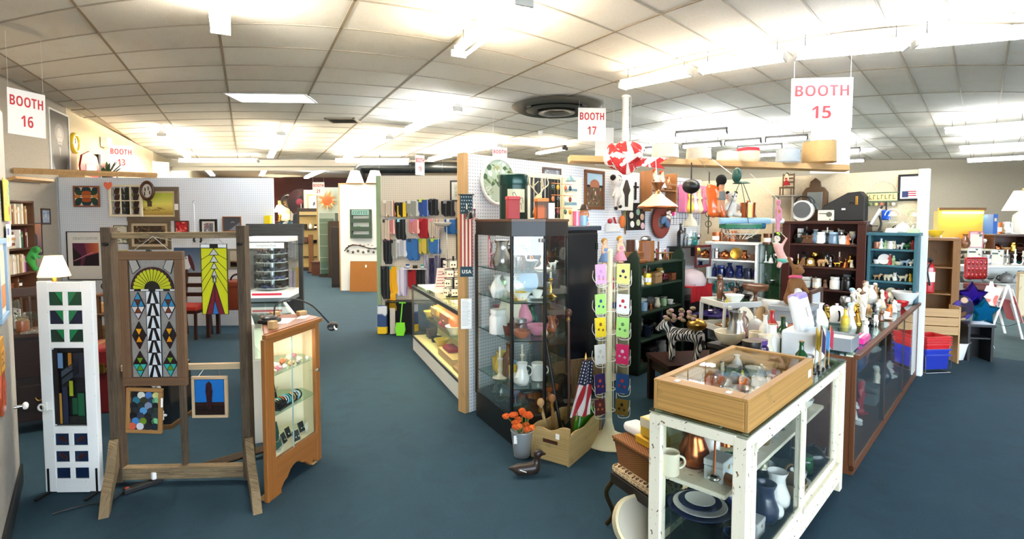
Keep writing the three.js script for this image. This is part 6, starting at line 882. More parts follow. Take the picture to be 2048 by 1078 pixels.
{ // banner and list on the pine stud
const f = new Frame(-0.5,4.83,-0.3,4.62),t = thing('flag_banner','long narrow flag banner lettered across its foot hanging on the pine stud','banner',[-0.4,1.62,-4.6],0.12);
P(t,'cloth',new THREE.BoxGeometry(0.11,0.72,0.006),M('#ffffff',0.8,{ map: canvasTex(96,640,(x,w,h) => { x.fillStyle = '#e9dcc0'; x.fillRect(0,0,w,h); x.fillStyle = '#a83a3a'; for (let i = 0; i < 4; i++) x.fillRect(i * 28,150,14,410); x.fillStyle = '#24404c'; x.fillRect(0,0,w,150); x.fillRect(0,560,w,80); x.fillStyle = '#e9e4d4'; for (let j = 0; j < 5; j++) for (let i = 0; i < 5; i++) { x.beginPath(); x.arc(12 + i * 18 + (j % 2) * 4,18 + j * 27,4,0,7); x.fill(); } x.font = 'bold 40px sans-serif'; x.textAlign = 'center'; x.fillText('USA',w / 2,614,80); }) }));
P(t,'rod',T(cyl(0.006,0.006,0.14,8),-0.07,0.36,0,0,0,-Math.PI / 2),black);
const n = thing('notice_sheet','white typed list taped to the pine stud','paper',[-0.405,0.93,-4.61],0.1); P(n,'sheet',new THREE.BoxGeometry(0.095,0.27,0.003),M('#ffffff',0.8,{ map: canvasTex(96,256,(x,w,h) => { x.fillStyle = '#f4f3ef'; x.fillRect(0,0,w,h); x.fillStyle = '#9a9a98'; for (let i = 0; i < 18; i++) x.fillRect(10,20 + i * 12,50 + (i * 37) % 26,3); }) })); P(n,'tape',box(0.04,0.015,0.001),M('#e6e0c4',0.5),[0,0.13,0.002]);
}

// ---------- black corner tower and what hangs on the white pegboard ----------
function doll(label,pos,ry,h,c,hair,skin = '#e8b998',dress = true) {
const t = thing('doll',label,'doll',pos,ry); t.scale.setScalar(h);
P(t,'body',bodyG('figure'),M(skin,0.6)); if (dress) P(t,'dress',lathe([[0,0.74],[0.1,0.72],[0.13,0.56],[0.1,0.5],[0.26,0.12],[0.24,0.1],[0.08,0.48]],18),fabric(c)); else P(t,'jacket',lathe([[0,0.75],[0.13,0.7],[0.15,0.44],[0.12,0.42]],14),fabric(c));
P(t,'hair',ball(0.13,1,0.95,0.9,12),fabric(hair),[0,0.93,-0.04]); eyes(t,[[-0.035,0.9,0.093],[0.035,0.9,0.093]],0.014); return t;
}
const KP = [[0,0.1],[-0.2,0.77],[0.007,0.93],[0.43,0.8],[0.45,0.1]];   // plan in the wall frame: u, out
{
const t = thing('glass_tower_cabinet','tall black five-sided display cabinet with glass walls and brown top','cabinet',N.at(0,0,0),N.ry),b = M('#0e0f11',0.35),plan = (s,dy = 0) => { const cx = 0.13,cy = 0.53; return KP.map(([u,o]) => [cx + (u - cx) * s,-(cy + (o - cy) * s)]); };
P(t,'base',prism(plan(1),0,0.22),b); P(t,'deck',prism(plan(0.98),0.22,0.235),M('#1a1b1d',0.25)); P(t,'header',prism(plan(1),1.63,1.745),M('#15191d',0.4)); P(t,'top',prism(plan(1.02),1.745,1.765),wood('#7a5236',0.4));
KP.forEach(([u,o],i) => { const q = KP[(i + 1) % 5],l = Math.hypot(q[0] - u,q[1] - o),a = Math.atan2(-(q[1] - o),q[0] - u) * -1; P(t,'corner_post',box(0.022,1.42,0.022),b,[0.13 + (u - 0.13) * 0.985,0.925,0.53 + (o - 0.53) * 0.985]); if (i < 4) P(t,'glass_panel',box(l - 0.03,1.4,0.005,0),pane,[(u + q[0]) / 2,0.93,(o + q[1]) / 2],[0,Math.atan2(-(q[1] - o),q[0] - u),0]); });
[0.43,0.81,1.11,1.35].forEach((y) => { P(t,'glass_shelf',prism(plan(0.95),y - 0.006,y),glassM('#d5e8e2',0.03)); P(t,'shelf_edge',join(KP.slice(0,3).map(([u,o],i) => { const q = KP[i + 1],s = 0.955,f = ([x,z]) => [0.13 + (x - 0.13) * s,0.53 + (z - 0.53) * s],A = f([u,o]),B = f(q); return bar(A[0],y,A[1],B[0],y,B[1],0.007); })),M('#20352f',0.3)); });
P(t,'lock',box(0.05,0.03,0.02),chrome,[-0.02,1.6,0.92]);
const l = new THREE.RectAreaLight(new THREE.Color(1,0.95,0.85),1.2,0.3,0.3); l.position.set(0.12,1.62,0.55); l.rotation.x = -Math.PI / 2; t.add(l); P(t,'unseen_lamp_panel',box(0.3,0.006,0.3,0),glow('#fff2dd',1),[0.12,1.627,0.55]);  // unseen lamp under the header, placed to brighten the tower shelves
const K1 = new Frame(...[KP[1],KP[0]].flatMap(([u,o]) => { const p = N.at(u,0,o); return [p[0],-p[2]]; })),side = new Frame(...(() => { const a = N.at(0.02,0,0.16),c = N.at(-0.16,0,0.76); return [a[0],-a[2],c[0],-c[2]]; })()),fr = new Frame(...(() => { const a = N.at(-0.13,0,0.74),c = N.at(0.38,0,0.74); return [a[0],-a[2],c[0],-c[2]]; })()),L = side.L;
const inn = 'in the black tower',sh = ['bottom','second','third','fourth','top'],ys = [0.236,0.431,0.811,1.111,1.351];
const S = (i,s) => row(side,`on the ${sh[i]} ${inn} beside the post`,ys[i],-0.1,0.04,L - 0.03,s,{ end: 'wall',s: 1.2 }),F2 = (i,s,o = -0.02) => row(fr,`on the ${sh[i]} ${inn} facing out`,ys[i],o,0.0,fr.L,s,{ end: 'aisle',s: 1.2 }),Bk = (i,s) => row(fr,`at the ${sh[i]} back ${inn}`,ys[i],-0.28,0.02,fr.L,s,{ end: 'stud',s: 1.2 });
S(0,'clear goblet 0.16, clear tumbler 0.12, clear goblet 0.18, pale blue goblet 0.15, clear tumbler 0.1'); F2(0,'clear bowl 0.05, copper bowl 0.06, orange compote 0.1'); Bk(0,'clear vase 0.18, pale blue vase 0.16, clear pitcher 0.17');
S(1,'yellow tumbler 0.1, yellow pitcher 0.16, amber bottle 0.24, yellow tumbler 0.1, white bowl 0.06'); F2(1,'white pitcher 0.15, white mug 0.12, clear goblet 0.15'); Bk(1,'cream candlestick 0.22, pale blue mug 0.1, cream candlestick 0.2, clear bottle 0.2');
S(2,'pink vase 0.17, white teacup 0.06, pink basket 0.12, clear jar 0.13'); F2(2,'terracotta bowl 0.055, pink bowl 0.07, terracotta pitcher 0.11'); Bk(2,'white jar 0.17, cream plate 0.25@0, pink vase 0.2, green vase 0.16');
S(3,'white bowl 0.06, white teacup 0.07, white pitcher 0.15, cream bowl 0.055, yellow teacup 0.06'); F2(3,'white dish 0.06, white teacup 0.06, gold candlestick 0.2'); Bk(3,'white vase 0.16, pale green tin 0.12, white teapot 0.13, pale blue plate 0.2');
S(4,'tan figurine 0.09, white figurine 0.12, gold bell 0.08, silver candlestick 0.12, brown vase 0.16'); F2(4,'silver tumbler 0.1, silver dish 0.07, cream candlestick 0.24, white dog 0.06'); Bk(4,'silver pitcher 0.2, black clock 0.18, copper bell 0.12');
const r = thing('wall_rack','small red wooden rack of six tiny figures in the black tower','rack',N.at(0.0,1.36,0.32),N.ry + 0.9); P(r,'back',box(0.24,0.24,0.01),gloss('#a81f2c'),[0,0.12,-0.03]); for (const y of [0.005,0.115]) P(r,'shelf',box(0.24,0.01,0.07),gloss('#a81f2c'),[0,y,0]); P(r,'crest',poly([[-0.12,0.24],[0.12,0.24],[0.08,0.27],[0,0.29],[-0.08,0.27]],0.01),gloss('#a81f2c'),[0,0,-0.035]); for (let i = 0; i < 6; i++) { const f = P(r,'figure',bodyG('lady'),china(['white','cream','tan'][i % 3]),[-0.075 + (i % 3) * 0.075,0.01 + (i > 2 ? 0.11 : 0),0]); f.scale.setScalar(0.085); }
// on top of the tower
const y = 1.766,q = thing('popcorn_tin','big dark green tin with a cream horse panel on the black tower','tin',N.at(0.08,y,0.5),N.ry - 0.55); P(q,'body',cyl(0.118,0.118,0.3,32),M('#14352c',0.3,{ metalness: 0.3 })); P(q,'lid',lathe([[0.122,0.28],[0.126,0.3],[0.126,0.36],[0.115,0.37],[0,0.372]],32),M('#174036',0.25,{ metalness: 0.3 })); P(q,'horse_panel',new THREE.CylinderGeometry(0.119,0.119,0.19,20,1,true,-0.65,1.3).translate(0,0.15,0),M('#ffffff',0.4,{ map: canvasTex(160,160,(x,w,h) => { x.fillStyle = '#d8dab4'; x.fillRect(0,0,w,h); x.strokeStyle = '#3c4432'; x.lineWidth = 4; x.beginPath(); x.moveTo(20,120); x.lineTo(60,100); x.lineTo(55,60); x.lineTo(45,30); x.lineTo(60,22); x.lineTo(85,60); x.lineTo(135,62); x.lineTo(140,100); x.moveTo(60,100); x.lineTo(120,100); x.lineTo(125,140); x.moveTo(70,100); x.lineTo(75,140); x.stroke(); }) }));
const carton = (u,o,c,lid,l,h = 0.16) => { const b2 = thing('popcorn_carton',l,'carton',N.at(u,y,o),N.ry - 0.5); P(b2,'carton',box(0.095,h,0.08,0.004),M('#ffffff',0.5,{ map: memo('pc' + c,() => printTex(c,['#f0d9a0','#f7e7c0','#5a3a1c',c])) }),[0,h / 2,0]); P(b2,'lid',box(0.105,0.03,0.09,0.008),M(lid,0.4),[0,h,0]); };
carton(-0.14,0.72,'#b3201f','#c9252a','red popcorn carton with a red lid on the black tower'); carton(0.1,0.8,'#d8661c','#e9862e','orange popcorn carton with an orange lid on the black tower',0.15);
single('white_carton','plain white carton beside the orange popcorn carton','carton',box(0.07,0.13,0.05),white,N.at(0.2,y + 0.065,0.8),N.ry - 0.5);
row(new Frame(-0.42,4.62,-0.28,4.32),'at the tower back edge',y,0,0.02,0.3,'black candlestick 0.13, black bell 0.1, maroon candlestick 0.13',{ end: 'stud' });
const d = thing('deer_ornament','tan carved reclining stag ornament on the black tower','ornament',N.at(0.35,y,0.6),N.ry - 0.2); P(d,'body',blob([[-0.06,0.05,0,0.05,0.06,0.05,0,0.045],[-0.05,0.07,0,0.03,-0.07,0.17,0.01,0.022],[-0.07,0.18,0.01,0.026,-0.1,0.165,0.03,0.014],[0.03,0.015,0.03,0.015,-0.04,0.012,0.05,0.012],[-0.06,0.02,0.02,0.015,-0.1,0.012,0.03,0.012]],40,0.012),M('#cdb187',0.7)); P(d,'antlers',join([-1,1].flatMap((s) => [tube([[-0.065,0.2,0.01],[-0.065 + s * 0.05,0.26,0],[-0.065 + s * 0.045,0.35,0]],0.006,10),tube([[-0.065 + s * 0.04,0.25,0],[-0.065 + s * 0.1,0.3,0.01],[-0.065 + s * 0.09,0.36,0]],0.005,8),tube([[-0.065 + s * 0.045,0.28,0],[-0.065 + s * 0.01,0.32,0.02]],0.004,5)])),M('#d9c6a0',0.7));
}
{ // black cupboard beside the tower
const t = thing('black_cupboard','tall narrow glossy black cupboard beside the glass tower','cupboard',N.at(1.0,0,0.27),N.ry),g = gloss('#0b0b0d',0.22);
P(t,'carcass',box(0.5,1.66,0.44,0.006),M('#0c0c0e',0.35),[0,0.83,0]); P(t,'cornice',box(0.56,0.045,0.5,0.01),M('#3a3f48',0.3),[0,1.68,0]); P(t,'plinth',box(0.52,0.1,0.45),black,[0,0.05,0]);
const d = P(t,'door',box(0.46,1.5,0.022),gloss('#15171c',0.16),[0,0.88,0.228]); P(d,'hinge',join([T(box(0.03,0.07,0.012),0.21,0.62,0.014),T(box(0.03,0.07,0.012),0.21,-0.62,0.014)]),iron); P(d,'knob',ball(0.016),iron,[-0.2,0,0.022]);
const y = 1.704,w = thing('ornament_tree','brass wire tree hung with coloured wooden ornaments','ornament',N.at(0.86,y,0.36),N.ry); P(w,'stem',join([cyl(0.006,0.005,0.46,8),cyl(0.05,0.03,0.03,14)]),brass); [0.4,0.29,0.17].forEach((h,i) => { P(w,'branch',T(cyl(0.004,0.004,0.3,6),-0.15,h,0,0,0,-Math.PI / 2),copper); [-0.13,-0.06,0.05,0.12].forEach((x,k) => P(w,'ornament',ball(0.022,0.9,1.2,0.5,10),gloss(['#2f4a3c','#e0a22c','#c9682c','#22303a','#f0efe6','#8a2a2a'][(i * 2 + k) % 6]),[x,h - 0.035,0])); });
const l = thing('lighthouse_ornament','cream painted model lighthouse on the black cupboard','ornament',N.at(1.06,y,0.3),N.ry); P(l,'tower',cyl(0.075,0.05,0.34,20),M('#efe6c2',0.6)); P(l,'gallery',cyl(0.065,0.065,0.02,20),M('#6a8a94',0.5),[0,0.34,0]); P(l,'lantern_room',cyl(0.035,0.035,0.08,12),pane,[0,0.36,0]); P(l,'roof',cyl(0.055,0.0,0.06,16),M('#5d7d88',0.4),[0,0.44,0]); P(l,'band',cyl(0.062,0.06,0.03,20),M('#6a8a94'),[0,0.2,0]);
const j = thing('head_jug','painted character jug of a man in a dark bowler hat','jug',N.at(1.2,y,0.36),N.ry - 0.3); P(j,'head',blob([[0,0.1,0,0.042,0,0.13,0,0.046],[0,0.02,0,0.05,0,0.06,0,0.03],[0,0.105,0.045,0.01,0,0.1,0.05,0.01],[-0.046,0.11,0,0.012,-0.048,0.1,0,0.01],[0.046,0.11,0,0.012,0.048,0.1,0,0.01]],36,0.006),gloss('#d98f62')); eyes(j,[[-0.017,0.12,0.043],[0.017,0.12,0.043]],0.005); P(j,'hat',join([T(lathe([[0,0.05],[0.03,0.045],[0.045,0.0],[0.068,-0.004],[0.068,-0.01],[0,-0.01]],18),0,0.165,0)]),gloss('#3a2318')); P(j,'mouth',box(0.025,0.005,0.006),M('#7a2a20'),[0,0.085,0.043]); P(j,'collar',cyl(0.052,0.04,0.02,16),white,[0,0.0,0]);
single('small_jug','pale blue and pink mug beside the head jug','mug',join([cyl(0.035,0.04,0.1,14),T(tor(0.025,0.006),0.045,0.05,0)]),gloss('#8fb8d8'),N.at(1.1,y,0.43),N.ry); single('small_tin','small orange-banded pink tin on the cupboard corner','tin',join([cyl(0.035,0.035,0.12,14),T(cyl(0.038,0.038,0.02,14),0,0.12,0)]),gloss('#e06a86'),N.at(0.98,y,0.44),N.ry);
single('cream_board','cream backing board standing behind the model lighthouse','board',box(0.34,0.5,0.012),M('#ece5cc',0.8),N.at(1.27,y + 0.25,0.13),N.ry);
}
{ // pictures and toys on the white pegboard
const r = thing('round_picture','round white-rimmed picture of a green garden on the pegboard','picture',N.at(0.34,2.12,0.03),N.ry); P(r,'rim',T(tor(0.21,0.015,6.3,8,40),0,0,0),M('#f2efe2',0.4)); P(r,'print',T(cyl(0.205,0.205,0.01,40),0,0,-0.005,Math.PI / 2),M('#ffffff',0.5,{ map: canvasTex(128,128,blot(['#a9b8a2','#5f7a4c','#7e9a64','#c9d2c8','#3f5a38','#9a9a6a'],90,0.14)) }));
picture(N,1.1,2.24,0.28,0.12,'small grey landscape picture high on the white pegboard',{ m: M('#5c4a44'),bar: 0.02,draw: blot(['#7f8088','#5f6068','#b4b6bc'],12) });
picture(N,0.98,1.98,0.56,0.5,'black and cream birch-trunk picture in a cream frame',{ m: M('#e2dcc2',0.6),bar: 0.05,out: 0.02,draw: (x,w,h) => { x.fillStyle = '#17191a'; x.fillRect(0,0,w,h); for (let i = 0; i < 9; i++) { x.fillStyle = pick(['#3a3d3e','#55595a','#2a2c2e','#c9c8bc']); x.fillRect(i * 21 + rnd(8),0,rnd(4,12),h); } } });
picture(N,1.82,2.1,0.36,0.44,'hunting scene print of riders in an oak frame',{ m: wood('#8a5022'),bar: 0.035,draw: (x,w,h) => { x.fillStyle = '#a9c6d4'; x.fillRect(0,0,w,h * 0.35); x.fillStyle = '#a8684a'; x.beginPath(); x.ellipse(w * 0.5,h * 0.34,w * 0.3,h * 0.16,0,0,7); x.fill(); x.fillStyle = '#5d4a30'; x.fillRect(0,h * 0.42,w,h); blotOver(x,w,h); } });
function blotOver(x,w,h) { for (let i = 0; i < 40; i++) { x.fillStyle = pick(['#7a1f1f','#d9cdb8','#3a2a1c','#8a6a48']); x.fillRect(rnd(w),h * 0.42 + rnd(h * 0.5),rnd(4,12),rnd(8,26)); } }
const m = thing('mirror_frame','white arched frame with a dark violin-shaped opening','mirror',N.at(2.39,2.08,0.03),N.ry); P(m,'frame',poly([[-0.14,-0.2],[0.14,-0.2],[0.15,0.08],[0.1,0.18],[0,0.22],[-0.1,0.18],[-0.15,0.08]],0.02,0.004),M('#e9e5da',0.5)); P(m,'dark_glass',poly([[-0.03,-0.16],[0.03,-0.16],[0.04,-0.02],[0.08,0.04],[0.05,0.1],[0.02,0.16],[-0.02,0.16],[-0.05,0.1],[-0.08,0.04],[-0.04,-0.02]],0.006),M('#2a221c',0.3),[0,0,0.022]);
const rd = thing('rag_doll','limp white rag doll with black shoes pinned to the pegboard','doll',N.at(2.12,2.1,0.1),N.ry); P(rd,'body',blob([[0,0.1,0,0.06,0,0.12,0,0.06],[0,0.02,0,0.035,0,-0.06,0,0.045],[-0.03,0.02,0,0.018,-0.08,-0.06,0,0.015],[0.03,0.02,0,0.018,0.08,-0.06,0,0.015],[-0.02,-0.08,0,0.02,-0.03,-0.19,0.01,0.017],[0.02,-0.08,0,0.02,0.05,-0.17,0.01,0.017]],36,0.01),fabric('#efe6dc')); P(rd,'shoe',join([T(ball(0.022),-0.03,-0.2,0.015),T(ball(0.022),0.055,-0.18,0.015)]),black); P(rd,'hair',join([T(ball(0.035),-0.055,0.15,-0.01),T(ball(0.035),0.055,0.15,-0.01)]),fabric('#1a1614')); eyes(rd,[[-0.02,0.12,0.056],[0.02,0.12,0.056]],0.007);
const cf = thing('iron_cross','black wrought iron cross beside the arched frame','cross',N.at(2.64,2.12,0.02),N.ry); P(cf,'cross',join([T(box(0.025,0.22,0.015),0,0,0),T(box(0.12,0.025,0.015),0,0.05,0)]),iron);
const ws = thing('plate_shelf','pine plate shelf holding rag dolls high on the pegboard','shelf',N.at(3.07,2.12,0.09),N.ry); for (const x of [-0.3,0.3]) P(ws,'side',box(0.03,0.5,0.16),oak,[x,0,0]); for (const y of [-0.2,0.02]) P(ws,'shelf',box(0.6,0.02,0.16),oak,[0,y,0]); P(ws,'rail',box(0.6,0.03,0.02),oak,[0,0.1,0.07]);
doll('red-haired rag doll in white on the pine plate shelf',N.at(2.95,2.142,0.1),N.ry,0.26,'#eee7da','#b03a1c'); doll('brown monkey-like doll sitting on the pine plate shelf',N.at(3.15,2.142,0.1),N.ry,0.2,'#8a5a3a','#6a3f26','#c08a62'); doll('second rag doll with red yarn hair leaning on the shelf',N.at(3.05,2.142,0.14),N.ry,0.24,'#d9c9d2','#c03a22'); doll('small tan glove puppet at the shelf end',N.at(3.28,2.142,0.1),N.ry,0.19,'#a8744c','#8a5a3a','#c99a72');
row(sub(N,2.82,3.32),'on the lower plate shelf',1.931,0.1,0,0.5,'black tin 0.08, brown bowl 0.05, white mug 0.07',{ end: 'stud' });
const mg = thing('button_board','black rounded board of round portrait buttons on the pegboard','button board',N.at(2.62,1.8,0.03),N.ry); P(mg,'board',poly([[-0.19,-0.16],[0.19,-0.16],[0.19,0.08],[0.1,0.17],[-0.06,0.17],[-0.19,0.05]],0.015,0.004),black); [[-0.12,0.02],[0.02,0.06],[0.12,0],[-0.1,-0.09],[0.03,-0.07],[0.13,-0.11]].forEach(([x,y],i) => P(mg,'button',T(cyl(0.04,0.04,0.01,18),x,y,0.018,Math.PI / 2),gloss(['#d8cfc0','#7a9a8a','#c9a28a','#e6e2da','#b8c0a0','#d9b0b8'][i])));
const ph = thing('straw_wreath','pink straw hat wreath with a blue denim bow','wreath',N.at(3.18,1.74,0.06),N.ry); P(ph,'brim',T(tor(0.15,0.07,6.3,8,26).clone().scale(1,1,0.4),0,0,0),M('#d886ae',0.95,{ map: wickerTex })); P(ph,'bow',join([T(ball(0.07,1,0.6,0.4),-0.03,0.02,0.05,0,0,0.6),T(ball(0.07,1,0.6,0.4),0.06,-0.02,0.05,0,0,-0.9)]),fabric('#5d7fa8')); P(ph,'flower',join([0,1,2,3,4].map((i) => T(ball(0.03,1,0.7,0.6),0.1 + 0.04 * Math.cos(i * 1.26),0.09 + 0.04 * Math.sin(i * 1.26),0.05))),M('#efe0d0',0.8));
const pk = thing('cloth_pocket','white cloth pocket with red and black trinkets on the pegboard','pocket',N.at(2.17,1.7,0.02),N.ry); P(pk,'pocket',box(0.28,0.1,0.03,0.01),fabric('#e9e7e2'),[0,-0.03,0]); P(pk,'trinkets',join([T(ball(0.03),-0.06,0.05,0),T(box(0.02,0.1,0.02),0.04,0.05,0,0,0,0.5)]),gloss('#a81f26')); 
const oc = thing('orange_tassel','orange woven bird ornament hanging by the cloth pocket','ornament',N.at(2.33,1.74,0.04),N.ry); P(oc,'body',ball(0.06,0.8,1.3,0.5),fabric('#e0773a')); P(oc,'cord',rod([0,0.07,0],[0,0.17,-0.02],0.003),black);
const kt = thing('oval_fan','olive oval woven fan on the pegboard beside the button board','fan',N.at(2.42,1.78,0.02),N.ry); P(kt,'leaf',ball(0.1,0.55,1.1,0.12),M('#7a7048',0.8)); P(kt,'grip',rod([0,-0.1,0],[0.01,-0.19,0],0.008),oak);
const db = thing('doll_carton','pink window carton of fashion dolls on the wire grid','carton',N.at(4.0,2.06,0.1),N.ry); P(db,'carton',box(0.62,0.38,0.1),M('#d67aa0',0.5),[0,0,-0.03]); P(db,'window',box(0.56,0.32,0.004,0),pane,[0,0,0.06]); for (let i = 0; i < 4; i++) { const f = P(db,'fashion_doll',bodyG('lady'),M(['#e8c34a','#f0c8d8','#e6d7a0','#c05a86'][i],0.6),[-0.2 + i * 0.13,-0.15,0.03]); f.scale.setScalar(0.3); }
const fl = thing('pennant','magenta and pink felt pennants hanging by the wire grid','pennant',N.at(3.5,2.02,0.06),N.ry); P(fl,'cloth',box(0.07,0.4,0.012),fabric('#c2246e'),[-0.03,0,0]); P(fl,'pink_cloth',box(0.06,0.4,0.012),fabric('#e6a2bc'),[0.05,0.01,-0.012]);
const wg = thing('wire_grid','black wire grid panel fixed to the pegboard near the corner','grid',N.at(3.85,2.0,0.02),N.ry),wires = []; for (let i = 0; i < 12; i++) wires.push(rod([-0.44 + i * 0.08,-0.3,0],[-0.44 + i * 0.08,0.3,0],0.003,4)); for (let i = 0; i < 8; i++) wires.push(rod([-0.44,-0.3 + i * 0.085,0.004],[0.44,-0.3 + i * 0.085,0.004],0.003,4)); P(wg,'wires',join(wires),black);
const bn = thing('fabric_bundle','bunched red and white bunting tied on the pine header','bunting',[1.23,2.45,-5.74],0); const bt = M('#ffffff',0.8,{ map: canvasTex(128,128,(x,w,h) => { x.fillStyle = '#e9dfd6'; x.fillRect(0,0,w,h); for (let i = 0; i < 10; i++) { x.fillStyle = pick(['#c92a2a','#b01e22','#d9463f']); x.beginPath(); x.moveTo(rnd(w),rnd(h)); for (let k = 0; k < 3; k++) x.lineTo(rnd(w),rnd(h)); x.fill(); } },[0.25,0.25]) });
P(bn,'cloth',(() => { const g = new THREE.IcosahedronGeometry(0.17,5),p = g.attributes.position; for (let i = 0; i < p.count; i++) { const x = p.getX(i),y = p.getY(i),z = p.getZ(i),s = 1 + 0.2 * Math.sin(22 * x + 9 * y) * Math.cos(17 * y - 12 * z) + 0.13 * Math.sin(34 * z + 20 * x); p.setXYZ(i,x * s * 1.15,y * s * 0.95,z * s * 0.8); } g.computeVertexNormals(); return metric(g,0); })(),bt); P(bn,'pennant_tail',poly([[0.08,-0.1],[0.42,-0.14],[0.36,-0.08],[0.46,-0.02],[0.1,0]],0.006),bt,[0,0,0.04]);
}
const shade = (x,d,r,h,c,l,band) => { const s = thing('lamp_shade',l,'lampshade',[x,2.46,-d],0); P(s,'shade',lathe([[r,0],[r * 0.95,h],[r * 0.935,h],[r * 0.985,0]],28),M(c,0.85,{ map: speckTex,transmission: 0.25,thickness: 0,side: THREE.DoubleSide })); P(s,'wire_ring',T(tor(r * 0.94,0.004,6.3,6,28),0,h,0,Math.PI / 2),band ? M(band,0.7) : chrome); if (band) P(s,'band',lathe([[r * 0.965,h * 0.75],[r * 0.957,h]],28),M(band,0.8,{ side: THREE.DoubleSide })); };
shade(1.73,5.98,0.15,0.15,'#f2ece0','wide cream drum lampshade on the header beside the bunting'); shade(2.14,6.07,0.14,0.12,'#efe6d4','flat ivory drum lampshade second along the header'); shade(2.5,6.14,0.12,0.09,'#f6f2ea','smallest white drum lampshade on the header'); shade(2.78,6.23,0.13,0.14,'#efe3c8','cream lampshade with a red top band on the header','#d0303c'); shade(3.32,6.37,0.135,0.15,'#b9c2c8','grey plaid drum lampshade on the header'); shade(3.74,6.45,0.19,0.25,'#c9a468','tall beige drum lampshade at the header end');
// ---------- shelves against the white pegboard ----------
{
const t = thing('cream_bookcase','narrow cream painted open shelf unit behind the card spinner','shelf unit',N.at(1.68,0,0.28),N.ry),m = M('#cfc6a4',0.6),w = 0.54; for (const x of [-w / 2,w / 2]) P(t,'side',box(0.03,1.28,0.24),m,[x,0.64,0]); for (const y of [0.03,0.3,0.55,0.78,1.0,1.27]) P(t,'shelf',box(w,0.02,0.23),m,[0,y,0]); P(t,'back',box(w,1.26,0.01),M('#c9bf9c',0.7),[0,0.64,-0.11]);
const f = sub(N,1.43,1.93); row(f,'on the cream shelf unit fifth shelf',1.011,0.3,0.1,0.48,'cream mug 0.1, red jar 0.12, white figurine 0.1',{ end: 'stud' }); row(f,'on the cream shelf unit fourth shelf',0.791,0.3,0.1,0.48,'white bowl 0.05, blue lidded_box 0.06',{ end: 'stud' }); row(f,'on the cream shelf unit third shelf',0.561,0.3,0.1,0.48,'brown basket 0.1, tan bowl 0.06',{ end: 'stud' });
doll('blonde bisque doll in blue sitting on the cream shelf',N.at(1.66,1.282,0.28),N.ry - 0.3,0.27,'#7f9cc8','#b98a3e'); doll('golden-haired doll in pink beside the blonde doll',N.at(1.92,1.282,0.3),N.ry - 0.3,0.29,'#e39ab0','#c08a2e');
}
const HU = new Frame(1.41,5.85,2.21,6.72);
